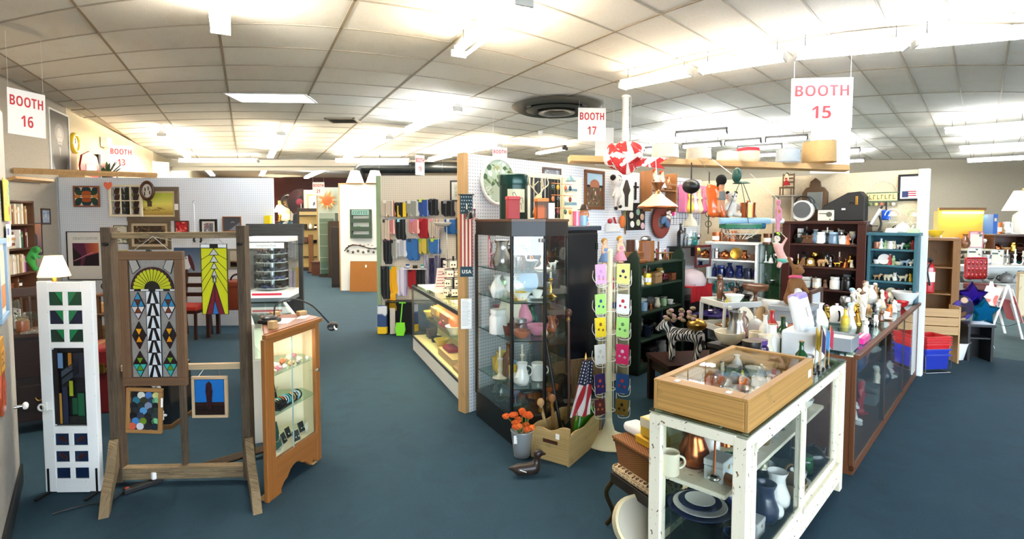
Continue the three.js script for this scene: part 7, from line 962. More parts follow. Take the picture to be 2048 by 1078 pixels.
{
const L = HU.L,t = thing('green_hutch','dark green painted open hutch with scrolled sides full of wares','hutch',HU.at(0,0,0),HU.ry),m = M('#1d3324',0.5,{ map: speckTex });
for (const x of [0.018,L - 0.018]) P(t,'side',metric(poly([[0,0],[0.3,0],[0.3,1.34],[0.26,1.42],[0.2,1.38],[0.12,1.28],[0,1.26]],0.03).rotateY(-Math.PI / 2).translate(x + 0.015,0,-0.3).scale(1,1,1),1).clone(),m);
for (const y of [0.06,0.36,0.68,0.99,1.25]) P(t,'shelf',box(L - 0.05,0.022,0.29),m,[L / 2,y,-0.15]); P(t,'back',box(L - 0.04,1.24,0.012),m,[L / 2,0.63,-0.29]); P(t,'face_stile',box(0.06,1.26,0.02),m,[0.03,0.63,0.005]); P(t,'face_stile',box(0.06,1.26,0.02),m,[L - 0.03,0.63,0.005]); P(t,'toe_board',box(L,0.06,0.02),m,[L / 2,0.03,0.005]);
const R = (y,n,s,o = -0.1) => row(HU,'on the green hutch ' + n,y,o,0.07,L - 0.07,s,{ end: 'spinner' });
R(1.001,'upper shelf','white angel 0.14, cream cat 0.12, yellow tin 0.13, tan lidded_box 0.13, maroon toy_car 0.1, rust lidded_box 0.09'); R(1.001,'upper shelf back','pale blue vase 0.16, brown book 0.18, amber bottle 0.17, gold clock 0.16',-0.22);
R(0.691,'second shelf','white mug 0.09, pale blue mug 0.1, copper bell 0.1, cream pitcher 0.12, pale green mug 0.09, white teacup 0.06'); R(0.691,'second shelf back','black bottle 0.24, green bottle 0.2, white compote 0.12, grey dish 0.1, silver dish 0.1',-0.22);
R(0.371,'third shelf','cream jar 0.1, navy mug 0.13, black bowl 0.07, cobalt blue bowl 0.07'); R(0.371,'third shelf back','black vase 0.2, grey pitcher 0.2, black teapot 0.16, navy bottle 0.22',-0.22); R(0.071,'bottom shelf','brown bowl 0.06, black lidded_box 0.16, grey jar 0.2, black mug 0.12');
const y = 1.262,w = thing('toy_wardrobe','brown miniature wardrobe with open doors on the green hutch','toy',HU.at(0.5,y,-0.17),HU.ry); P(w,'carcass',box(0.22,0.25,0.1),oak,[0,0.125,0]); P(w,'door',box(0.11,0.23,0.008),wood('#9a5a2c'),[-0.15,0.125,0.08],[0,-0.6,0]); P(w,'door',box(0.11,0.23,0.008),wood('#9a5a2c'),[0.15,0.125,0.08],[0,0.6,0]); P(w,'silver_dome',ball(0.07,1.3,0.6,0.8),metal('#b9bcc0',0.25),[-0.02,0.27,0]);
const d = thing('toy_dresser','miniature dresser with oval mirror on the green hutch','toy',HU.at(0.22,y,-0.17),HU.ry); P(d,'chest',box(0.24,0.13,0.12),oak,[0,0.065,0]); for (let i = 0; i < 6; i++) P(d,'drawer',box(0.07,0.05,0.01),wood('#8a5226'),[-0.077 + (i % 3) * 0.077,0.035 + (i > 2 ? 0.06 : 0),0.062]); P(d,'mirror',T(cyl(0.05,0.05,0.01,20).clone().scale(0.7,1,1.2),0.05,0.21,0,Math.PI / 2),M('#e6ecee',0.15)); P(d,'side_shelf',box(0.1,0.14,0.06),walnut,[-0.06,0.2,-0.02]);
const tb = thing('toy_table','tiny gilt table and chairs on the green hutch','toy',HU.at(0.88,y,-0.12),HU.ry); P(tb,'top',box(0.26,0.012,0.12),brass,[0,0.09,0]); for (const [x,z] of [[-0.11,0.04],[0.11,0.04],[-0.11,-0.04],[0.11,-0.04],[0,0.05]]) P(tb,'leg',bar(x,0,z,x * 0.8,0.09,z,0.01),brass);
row(HU,'along the green hutch top',y,-0.22,0.7,L - 0.05,'black clock 0.12, red figurine 0.14, white lady 0.15, black cat 0.1, red lady 0.13',{ end: 'spinner' }); single('tassel_rope','tan carved fish lying on the green hutch edge','ornament',ball(0.08,1.8,0.35,0.4),wood('#a5632e'),HU.at(0.15,y + 0.028,-0.05),HU.ry);
const tg = thing('price_tag','white string tag hanging from the hutch top','tag',HU.at(0.16,1.08,0.02),HU.ry); P(tg,'card',box(0.03,0.045,0.002),paper); P(tg,'string',rod([0,0.02,0],[0,0.17,0],0.0015,4),white);
}
{ // corner stands between hutch and white bookcase
const mk = (u,h,o,w,ht,c,l) => { const t = thing('draped_stand',l,'stand',N.at(u,0,o),N.ry); P(t,'table',box(w * 0.9,h - ht + 0.02,0.3),black,[0,(h - ht) / 2 + 0.01,-0.02]); const g = new THREE.PlaneGeometry(w,ht,24,2),p = g.attributes.position; for (let i = 0; i < p.count; i++) p.setZ(i,0.012 * Math.sin(p.getX(i) * 60)); g.computeVertexNormals(); P(t,'cloth_front',g,M(c,0.9,{ side: THREE.DoubleSide }),[0,h - ht / 2,0.17]); P(t,'cloth_top',box(w,0.012,0.36),M(c,0.9),[0,h,-0.01]); };
mk(3.72,0.88,0.2,0.62,0.2,'#b3141c','small stand draped with a bright red cloth'); mk(3.75,0.53,0.55,0.6,0.46,'#2a2068','low stand draped with a deep blue cloth');
const d = thing('glass_dome','pink and white striped glass lampshade dome on the red cloth','lampshade',N.at(3.68,0.888,0.22),N.ry); P(d,'dome',lathe([[0.2,0],[0.21,0.06],[0.16,0.17],[0.05,0.22],[0,0.22]],26),M('#f0dfe2',0.2,{ transmission: 0.4,thickness: 0,side: THREE.DoubleSide })); for (let i = 0; i < 8; i++) P(d,'stripe',T(tor(0.2,0.006,1.3,5,10),0,0.01,0,0,i * 0.785,0),M('#8a2f4a',0.3));
const f = sub(N,3.5,4.0); row(f,'on the blue cloth stand',0.54,0.56,0.02,0.5,'silver bowl 0.05, grey goblet 0.14, clear goblet 0.15, silver dish 0.06',{ end: 'stud' }); row(f,'in front on the red cloth',0.888,0.33,0.25,0.5,'black toy_car 0.05, brown cat 0.08',{ end: 'stud' });
picture(N,3.85,1.27,0.44,0.3,'red framed mirror leaning among the corner glassware',{ m: M('#5c1218'),bar: 0.03,out: 0.3,part: 'glass',cat: 'mirror',name: 'framed_mirror',mirror: 1 }); const sh2 = thing('corner_shelf','black corner shelf carrying bottles under the wire grid','shelf',N.at(3.75,1.4,0.14),N.ry); P(sh2,'board',box(0.7,0.02,0.24),black); P(sh2,'bracket',join([T(box(0.02,0.14,0.18),-0.3,-0.08,-0.02),T(box(0.02,0.14,0.18),0.3,-0.08,-0.02)]),black); row(f,'on the black corner shelf',1.411,0.16,-0.05,0.55,'black bottle 0.3, black bottle 0.24, clear jar 0.16, turquoise vase 0.18, silver goblet 0.16',{ end: 'stud' });
}
// ---------- hanging lamps in the corner booth ----------
{
const t = thing('pendant_lamp','copper-rimmed cream pendant lamp hanging under the header','lamp',[1.52,1.88,-5.5],0); P(t,'shade',lathe([[0.19,0],[0.2,0.02],[0.2,0.03],[0.09,0.11],[0.05,0.15],[0.045,0.15],[0.08,0.105],[0.19,0.025]],30),M('#c9c4ac',0.4,{ side: THREE.DoubleSide })); P(t,'rim',T(tor(0.195,0.012,6.3,8,36),0,0.012,0,Math.PI / 2),copper); P(t,'neck',lathe([[0.05,0.14],[0.03,0.17],[0.03,0.2],[0.07,0.27],[0.055,0.27],[0.02,0.2]],20),metal('#c98a5a',0.3)); P(t,'cord',rod([0,0.2,0],[0,0.53,-0.1],0.004),white);
const k = thing('pendant_lamp','black iron ceiling lamp with a clear glass jar shade','lamp',[1.97,1.55,-5.8],0); P(k,'jar_shade',lathe([[0,0],[0.07,0],[0.075,0.02],[0.075,0.14],[0.05,0.2]],20),pane); P(k,'cap',lathe([[0.08,0.14],[0.06,0.2],[0.03,0.24],[0.02,0.28],[0,0.28]],18),M('#c9c8b4',0.5)); P(k,'stem',rod([0,0.27,0],[0,0.84,0],0.008),black); P(k,'canopy',T(ball(0.095,1,0.85,1),0,0.58,0),black);
const h = thing('hanging_scale','green hanging grocery scale with wide wire basket','scale',[2.26,1.62,-5.2],0.1),w = []; for (let i = 0; i < 16; i++) { const a = i * Math.PI / 8; w.push(tube([[0.2 * Math.cos(a),0.1,0.16 * Math.sin(a)],[0.17 * Math.cos(a),0.02,0.13 * Math.sin(a)],[0.06 * Math.cos(a),-0.05,0.05 * Math.sin(a)]],0.002,6,4)); } for (const [r,y] of [[1,0.1],[0.92,0.05],[0.75,0]]) w.push(T(tor(0.2 * r,0.003,6.3,5,30),0,y,0,Math.PI / 2).scale(1,1,0.8)); P(h,'basket',join(w),M('#cfd2c6',0.4,{ metalness: 0.4 })); P(h,'green_band',lathe([[0.205,0.06],[0.205,0.1]],30),M('#1f6a4c',0.5,{ side: THREE.DoubleSide })).scale.set(1,1,0.8);
P(h,'hanger_rods',join([rod([-0.19,0.1,0],[-0.02,0.5,0],0.004),rod([0.19,0.1,0],[0.02,0.5,0],0.004),rod([0,0.1,0.15],[0,0.5,0],0.004)]),M('#3a4640',0.4)); P(h,'pan',T(lathe([[0,0.02],[0.06,0.015],[0.085,0]],18),0,0.5,0),M('#2b5a4a',0.4,{ side: THREE.DoubleSide })); P(h,'dial',T(ball(0.075,0.5,1,0.9),-0.05,0.58,0),M('#24544a',0.4)); P(h,'hook',rod([0,0.52,0],[0,0.8,-0.6],0.004),chrome);
const b = thing('inflatable_bat','long pale blue padded pole lying across the scale basket','toy',[2.36,1.75,-5.16],0.05); P(b,'shaft',T(cyl(0.032,0.032,0.5,16),-0.33,0,0,0,0,-Math.PI / 2),fabric('#a9cfe6')); P(b,'white_end',T(cyl(0.024,0.024,0.14,14),0.17,0,0,0,0,-Math.PI / 2),fabric('#eceae2')); P(b,'dark_band',T(cyl(0.034,0.034,0.4,16),-0.28,-0.045,0,0,0,-Math.PI / 2),fabric('#2c6a8a'));
const cp = thing('copper_canister','shiny copper canister with knob lid on the scale basket','canister',[2.33,1.785,-5.2],0); P(cp,'body',cyl(0.068,0.068,0.13,22),copper); P(cp,'lid',join([T(cyl(0.071,0.071,0.015,22),0,0.13,0),T(ball(0.014),0,0.155,0)]),metal('#c77a4e',0.2));
const bowl = thing('orange_chair','orange moulded toy bucket seat beside the copper canister','toy',[2.08,1.785,-5.3],0.3); P(bowl,'shell',blob([[-0.06,0.05,0,0.03,0.1,0.02,0,0.03],[-0.08,0.05,0,0.03,-0.1,0.3,0,0.035],[0.0,0.02,0.08,0.02,-0.08,0.28,0.05,0.02],[0,0.02,-0.08,0.02,-0.08,0.28,-0.05,0.02]],32,0.025),gloss('#e0662a'));
const g = doll('toy soldier doll with tall black fur hat on the scale',[2.07,1.83,-5.22],0.2,0.3,'#7d807c','#0d0d0f','#c98a62',false); P(g,'fur_hat',T(ball(0.17,1,1.1,1),0,1.08,0),fabric('#0c0c0e'));
const p = thing('panda_toy','white panda soft toy sitting behind the copper canister','soft toy',[2.2,1.785,-5.28],0.1); P(p,'body',bodyG('bear'),plush('#ece6da')).scale.setScalar(0.26); P(p,'ears',join([T(ball(0.02),-0.042,0.245,0),T(ball(0.02),0.042,0.245,0)]),fabric('#17120f')); eyes(p,[[-0.018,0.21,0.052],[0.018,0.21,0.052]],0.008);
const gr = thing('iron_hook_stand','tall wrought iron trellis hook beside the toy soldier','hook',[1.98,1.62,-5.3],0); P(gr,'rod',join([rod([0,0,0],[0,0.62,0],0.006),T(tor(0.03,0.004),0,0.1,0),T(tor(0.03,0.004),0,0.2,0),rod([-0.02,0.5,0],[0.1,0.47,0],0.003),rod([0,0.62,0],[0,0.78,-0.3],0.003)]),M('#4a4630',0.6,{ metalness: 0.4 }));
const q = thing('plush_toy','pink plush toy in green shorts hanging upside down','soft toy',[2.5,1.36,-4.9],-0.3); P(q,'body',blob([[0,0.12,0,0.055,0.05,0,0,0.06],[-0.02,0.17,0,0.05,-0.03,0.19,0.01,0.05],[0.03,0.17,0,0.02,0.1,0.3,0,0.015],[0.08,-0.04,0,0.03,0.16,-0.02,0.02,0.035],[0.02,-0.06,0.02,0.03,0.0,-0.12,0.03,0.03]],40,0.015),plush('#e8b4aa')); q.scale.setScalar(0.62); q.position.set(2.52,1.4,-4.95); P(q,'shorts',ball(0.072,1.1,0.7,1),fabric('#5fb8a4'),[0.05,-0.03,0]); P(q,'cap',ball(0.05,1,0.6,1),fabric('#d9d2c0'),[-0.04,0.215,0.0]); P(q,'cord',rod([0.1,0.3,0],[0.04,0.4,-0.2],0.003),white);
const pf = thing('plush_toy','long thin pink plush figure hanging from the pole end','soft toy',[2.5,1.62,-5.0],0); P(pf,'body',blob([[0,0.3,0,0.028,0,0.33,0,0.03],[0,0.13,0,0.03,0,0.24,0,0.028],[-0.03,0.22,0.01,0.012,-0.035,0.08,0.02,0.012],[0.03,0.22,0.01,0.012,0.035,0.08,0.02,0.012],[-0.012,0.1,0,0.018,-0.012,-0.08,0,0.014],[0.012,0.1,0,0.018,0.014,-0.08,0,0.014]],40,0.008),plush('#df93a6')); pf.scale.setScalar(0.68); pf.position.set(2.53,1.71,-5.0); P(pf,'vest',ball(0.036,1,1.9,0.9),fabric('#c9803c'),[0,0.19,0]); P(pf,'charm',join([T(ball(0.02),0,-0.11,0),T(ball(0.018),0.02,-0.13,0)]),gloss('#9ab83a')); P(pf,'cord',rod([0,0.35,0],[0,0.8,-0.9],0.002),white);
}

// ---------- shelves along the cream wall ----------
function unit(label,name,f,u0,u1,h,dp,m,ys,o = {}) {
const w = u1 - u0,t = thing(name,label,o.cat ?? 'shelf unit',f.at((u0 + u1) / 2,0,dp / 2),f.ry);
for (const s of [-1,1]) P(t,'side',box(o.t ?? 0.03,h,dp),m,[s * (w / 2 - 0.015),h / 2,0]);
P(t,'back',box(w - 0.03,h - 0.02,0.012),o.bm ?? m,[0,h / 2,-dp / 2 + 0.01]); P(t,'top',box(w + 0.03,0.035,dp + 0.02),m,[0,h - 0.01,0]);
for (const y of ys) P(t,'shelf',o.glass ? box(w - 0.05,0.008,dp - 0.04,0) : box(w - 0.05,0.022,dp - 0.02),o.glass ? glassM('#cfe4de',0.04) : m,[0,y - 0.011,0]);
return t;
}
const wh = M('#e4e6e2',0.5);
unit('white painted open bookcase against the cream wall','white_bookcase',CR,0.24,0.93,1.46,0.3,wh,[1.45,1.22,0.965,0.73,0.42,0.1]);
{ const f = sub(CR,0.28,0.9),R = (y,n,s,o = 0.18) => row(f,'on the white bookcase ' + n,y,o,0,f.L,s,{ end: 'corner' });
R(1.455,'top','copper tin 0.14, amber bottle 0.2, brown vase 0.19, terracotta pitcher 0.16, brown lidded_box 0.13, black lidded_box 0.12'); R(1.225,'second shelf','silver jar 0.14, copper teapot 0.13, gold plate 0.16, copper pitcher 0.13, brown bowl 0.07'); R(0.97,'third shelf','cobalt blue bottle 0.18, cobalt blue jar 0.16, cobalt blue vase 0.2, cobalt blue pitcher 0.17, navy jar 0.14, cobalt blue tumbler 0.12'); R(0.735,'fourth shelf','turquoise vase 0.17, teal jar 0.14, turquoise goblet 0.16, clear compote 0.12, white bowl 0.06'); R(0.425,'fifth shelf','black lidded_box 0.14, tan jar 0.16, brown basket 0.14, grey lantern 0.2'); }
{ const t = thing('glass_etagere','open glass shelved stand between white bookcase and mahogany bookcase','shelf unit',CR.at(1.08,0,0.16),CR.ry); for (const x of [-0.13,0.13]) for (const z of [-0.11,0.11]) P(t,'post',box(0.012,1.45,0.012),M('#4d5a55',0.4),[x,0.725,z]); for (const y of [0.3,0.62,0.92,1.2,1.44]) P(t,'glass_shelf',box(0.28,0.008,0.24,0),glassM('#c9dfd6',0.05),[0,y,0]); P(t,'back',box(0.28,1.45,0.006,0),glassM('#c9dfd6',0.05),[0,0.725,-0.13]);
const f = sub(CR,0.96,1.2),R = (y,n,s) => row(f,'on the glass stand ' + n,y,0.16,0,0.24,s,{ end: 'corner' }); R(1.445,'top','brown tin 0.14, black clock 0.16'); R(1.205,'upper shelf','clear candlestick 0.15, white bell 0.1, silver goblet 0.12, grey figurine 0.16'); R(0.925,'middle shelf','clear goblet 0.14, silver bowl 0.05, clear vase 0.16'); R(0.625,'lower shelf','clear tumbler 0.09, brown dish 0.08, white bird 0.08'); }
unit('tall mahogany bookcase crowded with dark metal wares','mahogany_bookcase',CR,1.26,2.1,1.74,0.3,mahog,[1.47,1.19,0.92,0.6,0.1],{ t: 0.09 });
{ const f = sub(CR,1.36,2.0),R = (y,n,s,o = 0.2) => row(f,'on the mahogany ' + n,y,o,0,f.L,s,{ end: 'corner' });
R(1.475,'top shelf','dark green basket 0.12, brown lidded_box 0.1, pale blue vase 0.16, white jar 0.14, black candlestick 0.2, pale blue jar 0.14, clear bottle 0.18, white tin 0.1, orange angel 0.12, grey goblet 0.13'); R(1.475,'top shelf back','white book 0.18, black bottle 0.2, cream vase 0.17, white picture 0.16, silver pitcher 0.17, cream goblet 0.15',0.1);
R(1.195,'second shelf','gold candlestick 0.14, brown bell 0.1, gold clock 0.1, tan elephant 0.1, silver figurine 0.12, gold dog 0.08, copper bell 0.11, ivory cat 0.1'); R(1.195,'second shelf back','black lantern 0.2, gold goblet 0.16, black pitcher 0.17, brown candlestick 0.18, gold vase 0.15',0.1); R(0.925,'third shelf','white lidded_box 0.13, cream tin 0.12, brown cat 0.12, white jar 0.15, black jar 0.16'); R(0.925,'third shelf back','black bottle 0.2, silver teapot 0.13, black vase 0.17, grey pitcher 0.18',0.1); }
unit('teal painted glass-fronted case of white china animals','teal_display_case',CR,2.14,2.6,0.77,0.28,M('#2c5a66',0.45),[0.59,0.41,0.23,0.05],{ cat: 'display case' }).position.y = 0.842;
{ const f = sub(CR,2.18,2.56),R = (y,n,s,o = 0.17) => row(f,'on the teal case ' + n,y,o,0,f.L,s,{ end: 'corner' });
R(1.432,'top shelf','terracotta mug 0.08, white lady 0.12, pale green angel 0.1, white jar 0.09, ivory cat 0.1, white dog 0.08, green bird 0.1, red figurine 0.11'); R(1.252,'second shelf','white teacup 0.055, white plate 0.12, red lady 0.12, pale green figurine 0.11, cream bowl 0.04, pale blue dog 0.08, white bird 0.08'); R(1.072,'third shelf','tan dog 0.08, ivory elephant 0.08, white cat 0.1, ivory dog 0.09, yellow cat 0.1'); R(0.892,'fourth shelf','white angel 0.11, tan basket 0.08, cream plate 0.1, red angel 0.1, white bell 0.1, pale blue lady 0.11');
const g = sub(CR,2.18,2.58); row(g,'on top of the teal case',1.612,0.14,0.12,0.4,'clear lantern 0.28, white teapot 0.13, pale green lantern 0.27',{ end: 'corner' });
const m = thing('microscope','black and white student microscope on the teal case','microscope',CR.at(2.2,1.612,0.14),CR.ry); P(m,'base',box(0.1,0.02,0.08),black,[0,0.01,0]); P(m,'arm',tube([[0.02,0.02,0],[0.04,0.1,0],[0.02,0.2,0]],0.012,12),black); P(m,'tube',rod([-0.06,0.1,0],[0.03,0.28,0],0.017,12),M('#dcdcd8',0.3)); P(m,'eyepiece',rod([0.03,0.28,0],[0.045,0.31,0],0.012,10),black); P(m,'stage',box(0.08,0.008,0.06),black,[-0.03,0.08,0]);
const b = thing('dustpan_toy','bright blue enamel dustpan hanging on the cream wall','dustpan',CR.at(2.27,1.85,0.06),CR.ry); P(b,'pan',box(0.09,0.12,0.03,0.02),gloss('#1f58c8'),[0,-0.03,0]); P(b,'grip',rod([0,0.03,0],[0,0.12,0],0.009),black); }
picture(CR,2.47,2.13,0.21,0.3,'black framed notice with a flag photograph on the cream wall',{ bar: 0.024,draw: (x,w,h) => { x.fillStyle = '#f3f1ee'; x.fillRect(0,0,w,h); x.fillStyle = '#c98a7a'; x.fillRect(w * 0.25,h * 0.16,w * 0.15,7); x.fillStyle = '#b8b8b8'; x.fillRect(w * 0.42,h * 0.16,w * 0.35,7); x.fillRect(w * 0.25,h * 0.33,w * 0.5,6); x.fillStyle = '#20305c'; x.fillRect(w * 0.1,h * 0.66,w * 0.36,h * 0.28); for (let i = 0; i < 6; i++) { x.fillStyle = i % 2 ? '#e9e0dc' : '#b02a34'; x.fillRect(w * 0.46,h * (0.66 + i * 0.0466),w * 0.44,h * 0.05); } } });
{ const t = thing('garden_sign','pale green wooden hanging sign with carved cream letters and charms','sign',CR.at(2.22,2.03,0.03),CR.ry); P(t,'board',box(0.29,0.09,0.015),M('#ded49a',0.7)); P(t,'rail',join([T(box(0.31,0.012,0.025),0,0.05,0),T(box(0.31,0.012,0.025),0,-0.05,0)]),M('#5d6e56',0.6)); for (let i = 0; i < 7; i++) P(t,'letter',join([T(box(0.008,0.055,0.008),-0.12 + i * 0.038,0,0.01),T(box(0.022,0.01,0.008),-0.11 + i * 0.038,i % 2 ? 0.02 : -0.02,0.01)]),M('#8a7a3a')); for (let i = 0; i < 5; i++) P(t,'charm',ball(0.02,1,1,0.4,8),M(['#8a9a5a','#d9c07a','#c0785a','#a8a070','#e6dcc0'][i]),[-0.11 + i * 0.055,-0.085,0]); P(t,'wire',T(tor(0.13,0.003,Math.PI,5,18),0,0.05,0),chrome); }
{ // on the mahogany bookcase
const y = 1.75,g = thing('instrument_case','black sloping instrument case lying on the mahogany bookcase','case',CR.at(1.88,y,0.15),CR.ry); P(g,'body',poly([[-0.21,0],[0.2,0],[0.2,0.27],[0.16,0.32],[0.04,0.31],[-0.2,0.17],[-0.22,0.12]],0.16,0.012),M('#0f0f10',0.6),[0,0.012,-0.09]); P(g,'handle',T(tor(0.03,0.006,Math.PI),0.08,0.2,0.085),black); P(g,'label',box(0.04,0.02,0.003),paper,[0,0.14,0.088]); P(g,'edge_trim',box(0.025,0.1,0.008),brass,[0.13,0.24,0.086]);
const r = thing('table_radio','cream box radio with round dial on the mahogany bookcase','radio',CR.at(1.7,y,0.22),CR.ry); P(r,'case',box(0.17,0.13,0.09,0.008),M('#d9d6c4',0.4),[0,0.066,0]); P(r,'dial',T(cyl(0.03,0.03,0.012,20),0.04,0.08,0.045,Math.PI / 2),M('#55564e',0.4)); P(r,'slot',box(0.08,0.008,0.004),black,[-0.03,0.09,0.046]); P(r,'knob',T(cyl(0.007,0.007,0.01),0.05,0.02,0.045,Math.PI / 2),black);
const m = thing('carved_mirror','dark carved wooden mirror with scalloped crest behind the radio','mirror',CR.at(1.53,2.0,0.06),CR.ry); P(m,'frame',poly([[-0.13,-0.25],[0.13,-0.25],[0.14,0.1],[0.1,0.16],[0.06,0.17],[0.05,0.24],[0,0.28],[-0.05,0.24],[-0.06,0.17],[-0.1,0.16],[-0.14,0.1]],0.025,0.006),wood('#5d4020')); P(m,'glass',box(0.17,0.22,0.008),M('#8d9698',0.1,{ metalness: 0.8 }),[0,0.0,0.032]);
const c = thing('doll_chair','small brown ladder-back doll chair high on the cream wall shelf','toy',CR.at(1.22,2.08,0.14),CR.ry),cm = wood('#7a5836'); P(c,'seat',box(0.15,0.015,0.13),cm,[0,0.1,0]); for (const x of [-0.065,0.065]) { P(c,'back_post',box(0.015,0.28,0.015),cm,[x,0.14,-0.055]); P(c,'leg',box(0.015,0.1,0.015),cm,[x,0.05,0.055]); } for (const q of [0.17,0.22,0.265]) P(c,'slat',box(0.13,0.02,0.008),cm,[0,q,-0.055]); 
const w = thing('wall_table','weathered little table holding up the doll chair','table',CR.at(1.2,1.46,0.13),CR.ry); P(w,'top',box(0.26,0.02,0.2),worn(),[0,0.61,0]); for (const x of [-0.11,0.11]) for (const z of [-0.08,0.08]) P(w,'leg',box(0.02,0.6,0.02),worn(),[x,0.3,z]); P(w,'stretcher',box(0.22,0.02,0.02),worn(),[0,0.2,0]);
doll('doll in a red gown sitting on the doll chair',CR.at(1.22,2.19,0.16),CR.ry,0.17,'#a81f22','#17120f');
const k = thing('silver_tray','round white and black handbag shaped tin behind the radio','tin',CR.at(1.42,y,0.14),CR.ry); P(k,'body',T(cyl(0.13,0.13,0.06,26),0,0.13,0,Math.PI / 2),M('#d9d8d2',0.4)); P(k,'panel',T(cyl(0.1,0.1,0.01,26),0,0.14,0.06,Math.PI / 2),M('#55585a',0.5)); P(k,'handle',T(tor(0.09,0.01,Math.PI,6,18),0,0.22,0.03),black); }
// ---------- the floor of the corner booth ----------
{ // white folding cart
const t = thing('tray_cart','white two-tier folding tray cart crowded with wares','cart',[2.42,0,-5.6],0.2),m = wh; for (const y of [0.86,0.6]) { P(t,'tray',box(0.6,0.02,0.42),m,[0,y,0]); for (const z of [-0.21,0.21]) P(t,'tray_rim',box(0.6,0.06,0.018),m,[0,y + 0.025,z]); for (const x of [-0.3,0.3]) P(t,'tray_rim',box(0.018,0.06,0.42),m,[x,y + 0.025,0]); } for (const x of [-0.28,0.28]) { P(t,'leg',bar(x - 0.03,0.88,0.24,x - 0.1,0,0.3,0.04,0.02),m); P(t,'leg',bar(x + 0.03,0.88,0.24,x + 0.1,0,0.3,0.04,0.02),m); P(t,'leg',bar(x,0.88,-0.23,x,0,-0.28,0.04,0.02),m); }
const f = new Frame(2.14,5.54,2.7,5.66); row(f,'on the upper cart tray',0.872,0.06,0,0.55,'clear bowl 0.06, yellow bird 0.07, clear dish 0.1, clear tumbler 0.08, green bowl 0.04, brown compote 0.2',{ end: 'corner' }); row(f,'at the back of the cart tray',0.872,-0.1,0.1,0.5,'brown figurine 0.3, brown dog 0.16, black angel 0.22, black bowl 0.07',{ end: 'corner' }); row(f,'on the lower cart tray',0.612,0.05,0,0.55,'tan bowl 0.05, gold clock 0.12, black lidded_box 0.1, amber jar 0.12, black toy_car 0.07',{ end: 'corner' });
const tb = thing('low_table','low dark red lacquer table carrying the zebra','table',[1.72,0,-4.95],0.15); P(tb,'top',box(0.72,0.04,0.5),M('#2a0d0c',0.35),[0,0.43,0]); P(tb,'apron',box(0.66,0.1,0.44),M('#1c0a0a',0.4),[0,0.36,0]); for (const x of [-0.32,0.32]) for (const z of [-0.21,0.21]) P(tb,'leg',box(0.06,0.42,0.06),M('#1c0a0a',0.4),[x,0.21,z]);
const zt = canvasTex(256,256,(x,w,h) => { x.fillStyle = '#eeebe4'; x.fillRect(0,0,w,h); x.strokeStyle = '#121212'; x.lineWidth = 13; for (let i = -2; i < 12; i++) { x.beginPath(); for (let y = 0; y <= h; y += 8) x.lineTo(i * 27 + 10 * Math.sin(y / 28 + i),y); x.stroke(); } },[0.26,0.26]);
const z = thing('zebra_planter','standing toy zebra with flowers piled on its back','figurine',[1.61,0.45,-4.85],-0.25); P(z,'body',blob([[-0.1,0.24,0,0.06,0.1,0.24,0,0.062],[-0.11,0.22,0.035,0.03,-0.12,0.02,0.04,0.022],[-0.11,0.22,-0.035,0.03,-0.1,0.02,-0.04,0.022],[0.11,0.22,0.035,0.032,0.12,0.12,0.04,0.024],[0.12,0.12,0.04,0.024,0.1,0.02,0.04,0.022],[0.11,0.22,-0.035,0.032,0.12,0.12,-0.04,0.024],[0.12,0.12,-0.04,0.024,0.1,0.02,-0.04,0.022],[-0.12,0.27,0,0.045,-0.17,0.33,0.01,0.035],[-0.17,0.34,0.01,0.035,-0.24,0.29,0.02,0.022],[-0.165,0.37,0.02,0.012,-0.16,0.4,0.03,0.006],[0.16,0.25,0,0.012,0.18,0.12,0,0.01]],56,0.012),M('#ffffff',0.6,{ map: zt })); eyes(z,[[-0.185,0.345,0.042]],0.007);
const fl = []; for (let i = 0; i < 26; i++) fl.push(T(ball(0.026,1,0.7,1,7),-0.04 + rnd(-0.14,0.14),0.37 + rnd(0,0.13),rnd(-0.06,0.08))); P(z,'flower_bunch',join(fl.slice(0,13)),M('#8a7a5c',0.8)); P(z,'blossom',join(fl.slice(13)),M('#b08a86',0.8)); P(z,'brass_pot',ball(0.075,1.2,0.8,1),brass,[0.1,0.35,0.05]);
const f2 = new Frame(1.75,4.86,2.05,4.92); row(f2,'on the low red table',0.452,0.06,0.08,0.34,'yellow figurine 0.13, orange mug 0.16, dark green elephant 0.11',{ end: 'zebra' });
const f3 = new Frame(2.0,4.75,2.5,4.95); unit('dark bench of odds and ends behind the wooden display box','dark_bench',f3,0,0.9,0.5,0.5,M('#17110e',0.6),[0.25],{ cat: 'bench' }); row(f3,'on the dark bench',0.51,0.3,0.05,0.85,'tan rock 0.14, tan bowl 0.07, brown basket 0.12, tan elephant 0.16, grey dish 0.1',{ end: 'zebra' }); row(f3,'at the bench back',0.51,0.1,0.05,0.85,'black bowl 0.1, black tin 0.16, brown jar 0.2, black lidded_box 0.12',{ end: 'zebra' }); }
